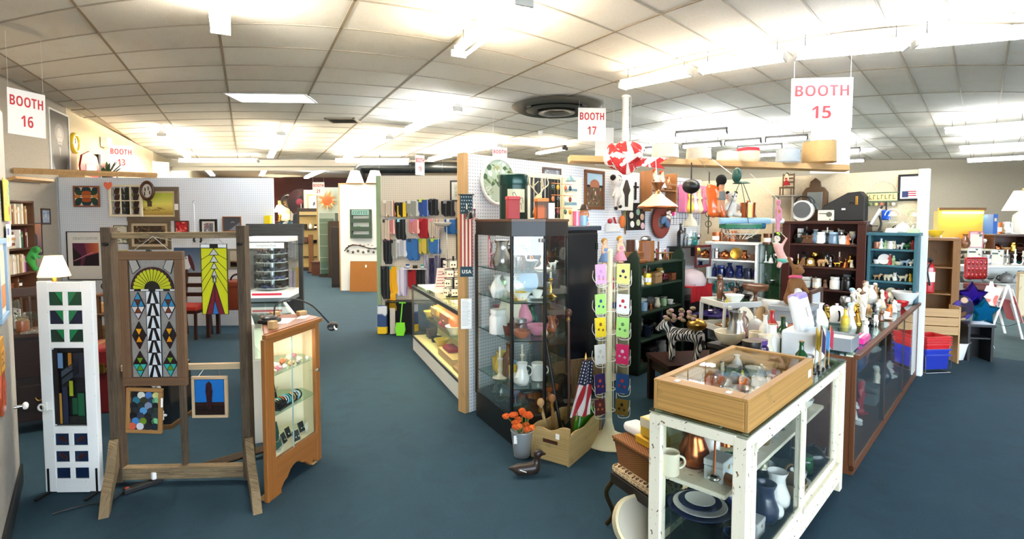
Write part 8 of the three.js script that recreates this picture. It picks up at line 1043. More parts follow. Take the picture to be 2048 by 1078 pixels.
// ---------- aisle corner: bucket, box of canes, card spinner, decoy ----------
{ const b = thing('flower_bucket','ribbed galvanised bucket of bright orange flowers','bucket',[0.075,0,-3.83],0),pr = []; for (let i = 0; i <= 10; i++) { const y = i * 0.018,r = 0.055 + i * 0.0022; pr.push([r,y],[r + 0.007,y + 0.009]); } P(b,'pail',lathe([[0,0.004],[0.055,0],...pr,[0.085,0.2],[0.076,0.19],[0,0.17]],26),M('#b4b8ba',0.4,{ metalness: 0.6 })); P(b,'rim',T(tor(0.083,0.004,6.3,6,26),0,0.198,0,Math.PI / 2),metal('#c4c8c9')); const fw = memo('carn',() => { const q = new THREE.IcosahedronGeometry(0.026,2),p = q.attributes.position; for (let i = 0; i < p.count; i++) { const k = 0.8 + 0.35 * Math.abs(Math.sin(i * 12.9898) * 43.7 % 1); p.setXYZ(i,p.getX(i) * k,p.getY(i) * k * 0.8,p.getZ(i) * k); } q.computeVertexNormals(); return q; });
const st = []; for (let i = 0; i < 15; i++) { const a = i * 2.4,r = 0.03 + (i % 4) * 0.028,y = 0.24 + (i * 37 % 11) * 0.008,x = r * Math.cos(a),z = r * Math.sin(a) * 0.8 + 0.01; P(b,'bloom',fw,M(i % 3 ? '#e8641e' : '#f07a2c',0.8),[x,y,z]); st.push(rod([x * 0.4,0.17,z * 0.4],[x,y,z],0.003,4)); } for (const [x,y] of [[-0.12,0.31],[-0.07,0.32],[0.0,0.35]]) { P(b,'bloom',fw,M('#ea6a22',0.8),[x,y,0.02]); st.push(rod([0,0.18,0],[x,y,0.02],0.003,4)); } P(b,'stem',join(st),M('#6a7a2c',0.8)); P(b,'tag',box(0.025,0.06,0.002),paper,[-0.05,0.15,0.065]);
const d = thing('duck_decoy','small dark brown wooden duck decoy on the carpet','decoy',[0.1,0,-3.53],0.15); P(d,'body',blob([[-0.05,0.045,0,0.036,0.05,0.05,0,0.042],[-0.06,0.05,0,0.03,-0.12,0.06,0,0.008],[0.07,0.07,0,0.026,0.075,0.13,0,0.019],[0.078,0.15,0,0.026,0.085,0.155,0,0.024],[0.1,0.15,0,0.012,0.13,0.142,0,0.007]],44,0.008),M('#2e211a',0.4)); P(d,'wing_stripe',T(box(0.05,0.006,0.003),-0.03,0.05,0.04,0,0,-0.4),M('#d8d2c4')); eyes(d,[[0.095,0.16,0.02]],0.005);
const wf = new Frame(0.22,3.98,0.35,3.67),ry = Math.atan2(0.46,0.3),t = thing('magazine_box','scalloped plywood box holding canes and a small flag','box',[0.42,0,-3.95],ry),m = wood('#dcb878',0.45),sc = (w,s) => { const p = [[-w / 2,0],[w / 2,0]]; for (let i = 0; i <= 12; i++) { const k = i / 12; p.push([w / 2 - k * w,0.22 + s * (0.06 * Math.pow(k,1.5)) + 0.012 * Math.sin(k * Math.PI * 3) - (s < 0 ? 0 : 0)]); } return p; };
P(t,'front_panel',poly(sc(0.52,-0.2),0.012,0.002),m,[0,0,0.14]); P(t,'back_panel',poly(sc(0.52,0.1),0.012,0.002),m,[0,0,-0.16]); for (const s of [-1,1]) P(t,'side_panel',T(poly(sc(0.3,0.8),0.012,0.002),s * 0.25,0,0,0,Math.PI / 2),m); P(t,'bottom',box(0.5,0.012,0.29),m,[0,0.008,0]); P(t,'tag',box(0.03,0.04,0.002),paper,[-0.262,0.2,0.06],[0,-Math.PI / 2,0]); P(t,'slot',box(0.003,0.025,0.12),walnut,[-0.261,0.15,0],[0,0,0]);
const cane = (x,z,tx,tz,h,c,tip,l) => { const k = thing('walking_cane',l,'cane',[x,0.02,-z],0); P(k,'shaft',rod([0,0,0],[tx,h,tz],0.013,10),c); P(k,'handle',T(ball(0.026,1.1,1.3,1),tx,h + 0.02,tz),tip); P(k,'collar',T(cyl(0.016,0.016,0.03),tx,h - 0.05,tz),brass); };
cane(0.4,4.0,-0.14,-0.1,0.82,black,metal('#d6cbbb',0.3),'black walking cane with a silver knob leaning on the tower'); cane(0.45,4.05,0.0,-0.1,0.98,walnut,wood('#5a3018'),'brown walking cane with a carved wooden knob'); cane(0.3,3.98,-0.08,0.02,0.32,wood('#d9b47a'),pine,'short pale turned stick in the plywood box'); cane(0.33,4.0,-0.02,0.0,0.34,wood('#a87a44'),oak,'second short stick beside the pale one');
const fl2 = thing('small_flag','small stars and stripes flag on a gold-tipped stick','flag',[0.46,0.05,-3.9],0.2); P(fl2,'stick',rod([0,0,0],[0.1,0.66,0],0.007,8),wood('#c09a5a')); P(fl2,'tip',T(cyl(0.012,0,0.05,10),0.1,0.66,0),brass); const g = new THREE.PlaneGeometry(0.17,0.42,14,20),p = g.attributes.position; for (let i = 0; i < p.count; i++) { const v = (p.getY(i) + 0.21) / 0.42; p.setXYZ(i,p.getX(i) * (1.02 - 0.62 * v) + 0.02 + v * 0.06,p.getY(i),0.02 * Math.sin(p.getX(i) * 60 + v * 3) + 0.02); } g.computeVertexNormals(); P(fl2,'cloth',g,M('#ffffff',0.8,{ side: THREE.DoubleSide,map: canvasTex(128,256,(x,w,h) => { for (let i = 0; i < 9; i++) { x.fillStyle = i % 2 ? '#efe9e4' : '#b3202c'; x.save(); x.translate(w / 2,h / 2); x.rotate(0.25); x.fillRect(-w + i * 28,-h,28,2 * h); x.restore(); } x.fillStyle = '#1b2140'; x.fillRect(0,0,w,h * 0.44); x.fillStyle = '#efeeee'; for (let j = 0; j < 7; j++) for (let i = 0; i < 6; i++) { x.beginPath(); x.arc(12 + i * 21,10 + j * 15,4,0,7); x.fill(); } }) }),[0.03,0.44,0.0]);
const gt = thing('plastic_tray','translucent green plastic tray standing in the plywood box','tray',[0.56,0.06,-4.0],ry); P(gt,'tray',box(0.26,0.2,0.06,0.02),M('#3a8a1c',0.2,{ transmission: 0.4,thickness: 0 }),[0,0.14,0],[0,0,-0.3]); P(gt,'rim',T(box(0.28,0.02,0.08,0.008),0.03,0.24,0,0,0,-0.3),gloss('#4aa826')); single('wire_bundle','tangle of dark garden tools inside the plywood box','tools',join([rod([-0.1,0.02,0],[0.02,0.26,0.03],0.01),rod([0.05,0.02,0.03],[-0.04,0.24,0],0.008),T(box(0.06,0.1,0.01),-0.02,0.2,0.04,0,0,0.4)]),iron,[0.4,0.02,-3.88],ry);
const wn = new Frame(0.3,4.38,0.72,4.56),w = thing('weathered_yoke','weathered plank frame with two oval holes leaning on the black cupboard','frame',[0.52,0,-4.38],-0.4); const ov = (cx,cy) => [...Array(16)].map((_,i) => [cx + 0.085 * Math.cos(-i * Math.PI / 8),cy + 0.15 * Math.sin(-i * Math.PI / 8)]); P(w,'plank',metric(poly([[-0.24,0.02],[0.24,0.02],[0.24,0.62],[-0.24,0.52]],0.03,0.003,[ov(-0.1,0.3),ov(0.11,0.34)]),1),worn('#d8b890'),[0,0,0],[-0.12,0,0]); P(w,'cross_bar',bar(-0.22,0.2,0.02,0.22,0.26,0.01,0.03),worn()); }
{ // card spinner
const t = thing('card_spinner','cream revolving wire card spinner on a round pedestal','display rack',[0.765,0,-4.08],0.1),m = M('#e0d8b4',0.35),cw = M('#e9e6da',0.35,{ metalness: 0.3 }); P(t,'pedestal',lathe([[0,0],[0.2,0],[0.2,0.012],[0.13,0.04],[0.05,0.09],[0.03,0.16],[0.026,0.2],[0,0.2]],36),m); P(t,'pole',cyl(0.026,0.02,1.33,16),m,[0,0.18,0]); P(t,'cap',ball(0.022),m,[0,1.515,0]);
const lv = [1.27,1.04,0.86,0.65,0.42,0.25],wires = []; for (const s of [-1,1]) for (const z of [-0.03,0.05]) wires.push(rod([s * 0.045,0.24,z],[s * 0.045,1.42,z],0.003,5)); for (const y of lv) { wires.push(T(tor(0.05,0.003),0,y + 0.01,0,Math.PI / 2)); for (const s of [-1,1]) wires.push(tube([[s * 0.04,y,0.05],[s * 0.11,y - 0.01,0.08],[s * 0.15,y + 0.04,0.05],[s * 0.15,y + 0.1,0.06]],0.003,10,5),tube([[s * 0.045,y,0.09],[s * 0.05,y - 0.015,0.1],[s * 0.13,y - 0.015,0.1],[s * 0.14,y + 0.06,0.1]],0.003,10,5)); } P(t,'wire_pockets',join(wires),cw);
const cd = (s,i,c,mark,l,w = 0.1,h = 0.15) => { const q = thing('greeting_card',l,'card',[0.765 + s * 0.085,lv[i],-4.08 + 0.085],-s * 0.5); P(q,'card',box(w,h,0.006),M(c,0.7),[0,h / 2,0],[-0.08,0,0]); P(q,'motif',join([T(ball(0.018,1,1.2,0.15,8),0,h * 0.6,0),T(ball(0.01,1,1,0.2,8),0.02,h * 0.35,0.006),T(ball(0.01,1,1,0.2,8),-0.02,h * 0.4,0.006)]),M(mark,0.7)); P(q,'envelope',box(w * 0.95,h * 0.95,0.004),paper,[0,h / 2,-0.008],[-0.08,0,0]); };
[[-1,0,'#d9a6d0','#c890c0','lilac-pink card in the top outer pocket'],[-1,1,'#a6e06a','#1c4a7a','lime card with a blue bag in the second outer pocket'],[-1,2,'#f2d21c','#8a5a10','yellow card with acorns in the third outer pocket'],[-1,3,'#efece2','#d8d4c4','plain white cards in the fourth outer pocket'],[1,0,'#e6f08a','#3a2a5a','pale lime card with a dark star in the top inner pocket'],[1,1,'#f3f0f4','#c02a3a','white card with a red apple in the second inner pocket'],[1,2,'#b4ec84','#5a8a5a','bright green card in the third inner pocket'],[1,3,'#e8286a','#f0d0e0','hot pink card in the fourth inner pocket']].forEach((a) => cd(...a));
cd(-1,0,'#eda9a0','#d98a84','small peach card in front of the lilac card',0.07,0.1); cd(-1,4,'#2f1c5a','#d8542a','dark purple paperback in the fifth outer pocket'); cd(1,4,'#23508f','#c8342a','blue paperback in the fifth inner pocket'); cd(-1,5,'#5a1a1c','#d0622a','brown paperback in the lowest outer pocket',0.1,0.12); cd(1,5,'#8a6a1c','#2a1a0c','ochre paperback in the lowest inner pocket',0.1,0.12); }

// ---------- peeling white showcase in the foreground ----------
const WC = new Frame(0.98,2.14,2.16,3.35);
{
const L = WC.L,D = 0.455,h = 0.857,m = M('#ffffff',0.6,{ map: chipTex,bumpMap: chipTex,bumpScale: 0.001 }),t = thing('showcase','low white showcase with badly chipped paint and sliding glass doors','showcase',WC.at(0,0,0),WC.ry);
for (const [x,z] of [[0.03,-0.03],[L - 0.03,-0.03],[0.03,-D + 0.03],[L - 0.03,-D + 0.03]]) { P(t,'corner_post',box(0.06,h - 0.02,0.06),m,[x,(h - 0.02) / 2,z]); }
for (const z of [-0.02,-D + 0.02]) for (const y of [0.82,0.13]) P(t,'rail',box(L - 0.1,y < 0.5 ? 0.12 : 0.05,0.04),m,[L / 2,y,z]);
for (const x of [0.02,L - 0.02]) { for (const y of [0.82,0.13]) P(t,'end_rail',box(0.04,y < 0.5 ? 0.12 : 0.05,D - 0.1),m,[x,y,-D / 2]); P(t,'end_glass',box(0.004,0.62,D - 0.1,0),pane,[x,0.5,-D / 2]); }
for (const [a,b,z] of [[0.07,0.84,-0.008],[0.8,L - 0.07,-0.032]]) { const d = P(t,'sliding_door',join([T(box(0.045,0.62,0.02),a + 0.022,0.49,z),T(box(0.045,0.62,0.02),b - 0.022,0.49,z),T(box(b - a,0.04,0.02),(a + b) / 2,0.78,z),T(box(b - a,0.06,0.02),(a + b) / 2,0.2,z)]),m); P(d,'door_glass',box(b - a - 0.08,0.54,0.004,0),pane,[(a + b) / 2,0.49,z]); }
P(t,'back_glass',box(L - 0.1,0.6,0.004,0),glassM('#c9d4d0'),[L / 2,0.5,-D + 0.01]); P(t,'floor_board',box(L - 0.06,0.02,D - 0.06),M('#39413f',0.7),[L / 2,0.18,-D / 2]); P(t,'shelf',box(L - 0.1,0.022,0.3),m,[L / 2,0.53,-D / 2 - 0.03]); P(t,'top_glass',box(L,0.007,D,0),glassM('#d5e4dd'),[L / 2,h - 0.004,-D / 2]); P(t,'top_edge',join([T(box(L,0.006,0.008),L / 2,h - 0.01,-0.001),T(box(0.008,0.006,D),0.002,h - 0.01,-D / 2)]),M('#8d8a76',0.5));
const R = (y,n,s,o,a = 0.12,b = L - 0.1) => row(WC,'on the showcase ' + n,y,o,a,b,s,{ end: 'front' });
R(0.541,'upper shelf','clear lidded_box 0.1, green bowl 0.05, pink mug 0.09, white mug 0.1, silver basket 0.1, grey mug 0.12, black bell 0.12, clear jar 0.14, red teapot 0.13, white bowl 0.06',-0.2); R(0.541,'upper shelf back','copper pitcher 0.22, white jar 0.13, copper lantern 0.22, brown bottle 0.24, copper bowl 0.08, clear vase 0.2, silver pitcher 0.2, clear bottle 0.22',-0.34);
R(0.192,'lower deck','navy mug 0.12, white mug 0.1, white lidded_box 0.08, navy pitcher 0.2, white pitcher 0.2, silver basket 0.16, white teacup 0.07, green jar 0.12, black teapot 0.14',-0.12); R(0.192,'lower deck back','clear jar 0.16, black bottle 0.24, navy teapot 0.16, white bottle 0.22, silver bowl 0.09, clear goblet 0.2, black jar 0.18',-0.32);
const e = sub(WC,0.1,0.1),at = (u,hh,o) => WC.at(u,hh,o),nb = ['lowest','second','third','topmost']; P(t,'glass_block',box(0.2,0.17,0.2,0),glassM('#cdd8d4'),[0.16,0.277,-0.27]);
[0.15,0.125,0.1,0.07].forEach((r,i) => single('blue_plate',`${nb[i]} of the nested navy and white plates in the showcase`,'plate',lathe([[0,0],[r * 0.6,0],[r,r * 0.16],[r * 0.98,r * 0.18],[r * 0.58,0.008],[0,0.008]],30),i % 2 ? gloss('#e9e7de') : gloss('#1d2a55'),at(0.16,0.366 + i * 0.016,-0.27),0,'nested plates in the showcase'));
const s = thing('ladle','shiny steel ladle hanging inside the showcase front','ladle',at(0.1,0.56,-0.18),WC.ry); P(s,'bowl',T(ball(0.03,1,0.6,1),0,0.02,0),chrome); P(s,'handle',rod([0,0.03,0],[0.08,0.18,-0.03],0.005),copper); const rp = thing('rolling_pin','turned wooden pestle lying on the showcase shelf edge','pestle',at(0.15,0.565,-0.1),WC.ry + 1.2); P(rp,'head',T(cyl(0.026,0.022,0.1,14),0,0,0,0,0,-Math.PI / 2),oak); P(rp,'handle',T(cyl(0.01,0.012,0.06,10),-0.06,0,0,0,0,-Math.PI / 2),oak);
single('string_tag','white string tag hanging in the showcase','tag',box(0.02,0.04,0.002),paper,at(0.2,0.44,-0.1),WC.ry); ware('mug','cream',0.11,'tall cream mug at the inner corner of the showcase shelf',at(0.07,0.541,-0.38),0); single('white_egg','white china egg on the showcase lower deck','egg',ball(0.035,1,1.25,1),white,at(0.66,0.237,-0.08));
// table-top display box
const d = thing('display_box','pine table-top display box with glass lid full of trinkets','display box',WC.at(0.49,h + 0.001,-0.225),WC.ry),pm = wood('#d9a35a',0.5),w = 0.94,dp = 0.44,hh = 0.13; for (const z of [-1,1]) P(d,'side',box(w,hh,0.018),pm,[0,hh / 2,z * (dp / 2 - 0.009)]); for (const x of [-1,1]) P(d,'end',box(0.018,hh,dp - 0.036),pm,[x * (w / 2 - 0.009),hh / 2,0]); P(d,'base',box(w - 0.03,0.01,dp - 0.03),M('#8a867c',0.8),[0,0.006,0]); for (const z of [-1,1]) P(d,'lid_rail',box(w,0.014,0.032),pm,[0,hh + 0.007,z * (dp / 2 - 0.016)]); for (const x of [-1,1]) P(d,'lid_rail',box(x < 0 ? 0.085 : 0.032,0.014,dp - 0.064),pm,[x * (w / 2 - (x < 0 ? 0.042 : 0.016)),hh + 0.007,0]); P(d,'lid_glass',box(w - 0.1,0.004,dp - 0.06,0),M('#fdfffe',0.02,{ transmission: 1,thickness: 0,specularIntensity: 0.5,side: THREE.DoubleSide }),[0.02,hh + 0.006,0]); P(d,'paper_label',box(0.05,0.04,0.001,0),paper,[0.4,0.075,dp / 2 + 0.001]); P(d,'hinge',join([-1,1].map((s2) => T(box(0.03,0.004,0.02),-0.43,hh + 0.016,s2 * 0.12))),white);
['white rock 0.05, red lidded_box 0.045, clear tumbler 0.08, silver dish 0.05, white cat 0.075, tan rock 0.04, pink rock 0.05, white bird 0.06, yellow rock 0.04, silver bell 0.06, white dog 0.05, cream rock 0.05, grey toy_car 0.035','yellow rock 0.05, pink tumbler 0.07, white teacup 0.045, maroon toy_car 0.045, white rock 0.05, silver rock 0.05, copper bell 0.06, white lady 0.1, tan cat 0.07, grey rock 0.05, silver toy_car 0.04, cream dog 0.05','clear vase 0.1, lilac jar 0.09, tan rock 0.05, white teacup 0.05, silver bowl 0.045, orange bird 0.07, white rock 0.06, grey bell 0.07, ivory dog 0.05, white angel 0.09, cream rock 0.06','ivory cat 0.07, white rock 0.06, copper toy_car 0.04, silver goblet 0.09, white bird 0.06, tan bell 0.06, grey rock 0.06, yellow bird 0.05, white dish 0.05','purple tumbler 0.08, clear jar 0.09, pink rock 0.07, white cat 0.08, silver bird 0.06, orange rock 0.05, cream figurine 0.1, grey lidded_box 0.06, white vase 0.1'].forEach((s2,i) => row(WC,`in the display box ${['front','second','third','fourth','back'][i]} row`,h + 0.012,-0.06 - i * 0.08,0.1,0.92,s2,{ end: 'showcase',depth: 0.025 }));
// bottles and cooler on the case top
const y = h + 0.001; R(y,'top behind the box','black jar 0.17, purple jar 0.16, cream pitcher 0.17, white bottle 0.22, white bottle 0.21, clear jar 0.14, green bottle 0.24',-0.36,0.98,L - 0.04); R(y,'top by the cooler','green bottle 0.2, clear jar 0.1',-0.1,1.02,1.28);
const c = thing('cool_box','white plastic cool box with lilac-edged tilted lid','cooler',WC.at(1.5,y,-0.2),WC.ry); P(c,'body',box(0.26,0.2,0.2,0.02),M('#e4e9ee',0.35),[0,0.1,0]); P(c,'lid',box(0.24,0.24,0.07,0.03),M('#eceff2',0.3),[0,0.3,-0.02],[-0.25,0,0]); P(c,'lilac_edge',box(0.2,0.05,0.075,0.02),M('#a894d4',0.4),[0,0.4,-0.045],[-0.25,0,0]); P(c,'sticker',box(0.07,0.06,0.002,0),M('#e0d4c0',0.7),[0.02,0.31,0.019],[-0.25,0,0]);
['#20225c','#e3bd1e','#2f86c8','#161616','#c02a4a'].forEach((k,i) => { const f = thing('pocket_flag',`${['navy','golden','sky blue','black striped','red'][i]} little flag in the bunch before the cool box`,'flag',WC.at(1.2 + i * 0.045,y,-0.03 - (i % 2) * 0.04),WC.ry); P(f,'stick',rod([0,0,0],[0.02,0.26,0],0.003),pine); P(f,'cloth',poly([[0.02,0.26],[0.09,0.2],[0.08,0.1],[0.02,0.13]],0.004),fabric(k)); P(f,'foot',cyl(0.014,0.01,0.02),black); });
// stool, hamper and hoop behind the case end
const st = thing('leopard_stool','black bowed-leg stool with a leopard print seat','stool',[0.75,0,-2.81],-1.107); st.scale.set(0.8,0.82,0.9); P(st,'seat',box(0.44,0.06,0.28,0.025),M('#ffffff',0.9,{ map: leopardTex }),[0,0.43,0]); P(st,'apron',box(0.44,0.07,0.28),M('#241b10',0.5),[0,0.365,0]); for (const x of [-0.2,0.2]) for (const z of [-0.12,0.12]) P(st,'leg',tube([[x,0.36,z],[x * 1.25,0.24,z * 1.25],[x * 1.05,0.1,z],[x * 1.25,0.015,z * 1.2]],0.016,16),M('#3a2c12',0.35,{ metalness: 0.4 }));
const hp = thing('picnic_hamper','brown woven splint hamper on the leopard stool','hamper',[0.77,0.378,-2.83],-1.107),wm = M('#d8b48a',0.8,{ map: wickerTex }); hp.scale.set(0.8,0.72,0.95); P(hp,'body',metric(new THREE.CylinderGeometry(0.29,0.25,0.2,4,1).rotateY(Math.PI / 4).scale(1,1,0.68).toNonIndexed(),0),wm,[0,0.1,0]); P(hp,'lid',box(0.43,0.02,0.3),wm,[0,0.21,0]); P(hp,'handle',T(tor(0.05,0.008,Math.PI),-0.21,0.12,0,0,Math.PI / 2),walnut); P(hp,'band',box(0.42,0.02,0.29),wood('#7a4a24'),[0,0.185,0]);
const gb = (x,z,yy,w2,h2,d2,c2,l,rr) => { const b = thing('game_box',l,'box',[x,yy,-z],rr); P(b,'tray',box(w2,h2 * 0.7,d2),M(c2,0.6),[0,h2 * 0.35,0]); P(b,'lid',box(w2 * 1.03,h2 * 0.5,d2 * 1.03),M('#ffffff',0.6,{ map: memo('gb' + c2,() => printTex(c2,['#f4ead0',c2,c2,'#7a2a1c'])) }),[0,h2 * 0.75,0]); }; gb(0.8,2.77,0.538,0.22,0.04,0.16,'#d9a81c','flat yellow board game box on the wicker hamper',-1.1); gb(0.8,2.77,0.584,0.18,0.1,0.12,'#e0b83a','thick yellow card game box on top of the flat game',-1); single('enamel_dish','white enamel loaf dish on the wicker hamper','dish',box(0.16,0.06,0.11,0.025),white,[0.72,0.569,-2.93],-1.1);
const hoop = thing('drum','cream-rimmed round skin drum leaning below the stool','drum',[0.66,0.16,-2.66],0.3); hoop.scale.setScalar(0.8); P(hoop,'rim',T(cyl(0.17,0.17,0.06,32),0,0,-0.03,Math.PI / 2 - 0.6),M('#d9cca6',0.6)); P(hoop,'skin',T(cyl(0.15,0.15,0.064,32),0,0,-0.03,Math.PI / 2 - 0.6),M('#b9b3a2',0.5)); P(hoop,'stand',cyl(0.03,0.03,0.12),walnut,[0,-0.2,0]);
}
{ // dark table of mugs and bottles between the showcase and the counter
const f = new Frame(1.5,3.95,2.2,4.45); unit('dark table of mugs and bottles behind the white showcase','dark_table',f,0,0.8,0.82,0.4,M('#1c1512',0.6),[0.4],{ cat: 'table' });
row(f,'on the dark mug table',0.826,0.32,0.02,0.78,'cream mug 0.13, white bottle 0.24, red bottle 0.26, white jar 0.16, terracotta tumbler 0.14, clear bottle 0.25, pink jar 0.14',{ end: 'zebra' }); row(f,'at the mug table back',0.826,0.12,0.02,0.78,'cream bowl 0.1, silver pitcher 0.24, cream plate 0.26, white teapot 0.18, tan plate 0.24, white pitcher 0.28, red jar 0.2',{ end: 'zebra' });
}
// ---------- long glass counter of figurines ----------
const LC = new Frame(2.34,3.52,4.56,5.84);
{
const L = LC.L,D = 0.5,h = 0.84,tr = wood('#7a4a2c',0.4),t = thing('glass_counter','long brown-trimmed glass counter topped with china figurines','counter',LC.at(0,0,0),LC.ry); P(t,'plinth',box(L,0.07,D),tr,[L / 2,0.035,-D / 2]); for (const x of [0.015,L * 0.36,L * 0.68,L - 0.015]) P(t,'front_post',box(0.03,h - 0.05,0.03),x > 0.1 && x < L - 0.1 ? M('#2a1a14') : tr,[x,h / 2,-0.015]); for (const z of [0,-D]) P(t,'top_trim',box(L,0.03,0.04),tr,[L / 2,h - 0.015,z]); P(t,'front_glass',box(L - 0.04,h - 0.12,0.005,0),pane,[L / 2,h / 2 + 0.02,-0.006]); P(t,'top_glass',box(L,0.006,D - 0.04,0),glassM('#d2e3de'),[L / 2,h - 0.005,-D / 2]); for (const x of [0.01,L - 0.01]) P(t,'end_panel',box(0.012,h - 0.04,D - 0.04),tr,[x,h / 2,-D / 2]); P(t,'back_panel',box(L,h - 0.05,0.012),M('#3c5058',0.7),[L / 2,h / 2,-D + 0.01]); P(t,'inner_shelf',box(L - 0.05,0.008,0.3,0),glassM('#cfe0dc'),[L / 2,0.46,-0.32]);
const R = (y,n,s,o,a = 0.05,b = L - 0.05,k = 1) => row(LC,n,y,o,a,b,s,{ end: 'showcase',s: k });
R(0.072,'inside the long counter','maroon figurine 0.3, pale blue vase 0.22, white teddy 0.2, red figurine 0.3, grey lidded_box 0.16, cream lady 0.26, navy vase 0.24, white teddy 0.18, maroon jar 0.2',-0.18); R(0.466,'on the counter inner shelf','white figurine 0.2, red angel 0.18, silver pitcher 0.2, cream bird 0.14, blue jar 0.16, pink lady 0.2, white elephant 0.14, green vase 0.2',-0.3);
const y = h + 0.001; R(y,'in the counter front line','white cat 0.09, black dog 0.08, white dog 0.07, brown cat 0.09, white teacup 0.05, orange dog 0.08, white cat 0.1, white lidded_box 0.05, red bowl 0.05, white dish 0.1',-0.1,0.75,undefined,1.35); R(y,'in the counter second line','clear bowl 0.07, yellow bottle 0.14, white lady 0.16, gold angel 0.14, white figurine 0.2, tan dog 0.09, black cat 0.08, white bird 0.09, cream lady 0.14, red figurine 0.12, ivory elephant 0.1',-0.24,0.4,undefined,1.3); R(y,'in the counter third line','clear jar 0.16, white vase 0.2, gold figurine 0.16, white teapot 0.14, silver goblet 0.16, white lady 0.2, cream angel 0.18, ivory figurine 0.22, white vase 0.16, tan lady 0.16',-0.38,0.1,undefined,1.25);
const k = thing('kangaroo_toy','brown and white plush kangaroo standing over the counter wares','soft toy',LC.at(0.38,1.08,-0.5),LC.ry - 0.9); k.scale.setScalar(0.85); P(k,'body',blob([[0,0.07,-0.02,0.08,0,0.2,0,0.055],[0,0.22,0,0.045,0.01,0.31,0.02,0.035],[0.01,0.34,0.03,0.042,0.02,0.33,0.08,0.026],[-0.03,0.37,0.01,0.014,-0.06,0.44,0,0.016],[0.04,0.37,0.01,0.014,0.07,0.43,0,0.016],[-0.04,0.22,0.02,0.022,-0.06,0.14,0.09,0.018],[0.05,0.22,0.02,0.022,0.07,0.14,0.09,0.018],[-0.05,0.06,0.02,0.05,-0.06,0.02,0.12,0.024],[0.05,0.06,0.02,0.05,0.06,0.02,0.12,0.024]],52,0.012),plush('#7d532b')); P(k,'white_belly',ball(0.055,1,1.3,0.7),plush('#ece6dc'),[0,0.1,0.055]); eyes(k,[[-0.01,0.355,0.068],[0.04,0.355,0.068]],0.006); P(k,'scarf',T(tor(0.045,0.014),0,0.27,0.01,1.4),fabric('#d8577a')); unit('grey plastic drawer tower holding up the plush kangaroo','drawer_tower',sub(LC,0.22,0.54,-0.63),0,0.3,1.08,0.26,M('#8b8f92',0.4),[0.3,0.6,0.9],{ cat: 'drawers' });
const mr = thing('framed_tray','dark rounded tray frame standing upright among the figurines','tray',LC.at(0.75,y,-0.44),LC.ry); P(mr,'frame',woodFrame(0.36,0.34,0.03,0.03),walnut,[0,0.17,0]); P(mr,'panel',box(0.3,0.28,0.01),M('#c9ccd0',0.3),[0,0.17,-0.005]);
const sb = thing('wire_tray','grey wire letter tray at the near end of the counter','tray',LC.at(0.15,y,-0.14),LC.ry); P(sb,'tray',join([T(box(0.24,0.008,0.2),0,0.01,0),T(box(0.24,0.09,0.006),0,0.05,0.1),T(box(0.24,0.09,0.006),0,0.05,-0.1),T(box(0.006,0.09,0.2),0.12,0.05,0),T(box(0.006,0.09,0.2),-0.12,0.05,0)]),M('#a3abb3',0.3,{ metalness: 0.5 })); P(sb,'papers',box(0.2,0.06,0.17,0.01),paper,[0,0.05,0]); const pb = thing('pink_box','hot pink striped pencil box on the counter edge','box',LC.at(0.5,y,-0.06),LC.ry); P(pb,'box',box(0.24,0.045,0.07),gloss('#e83a98'),[0,0.023,0]); P(pb,'white_stripe',box(0.22,0.008,0.012),white,[0,0.047,0]);
}
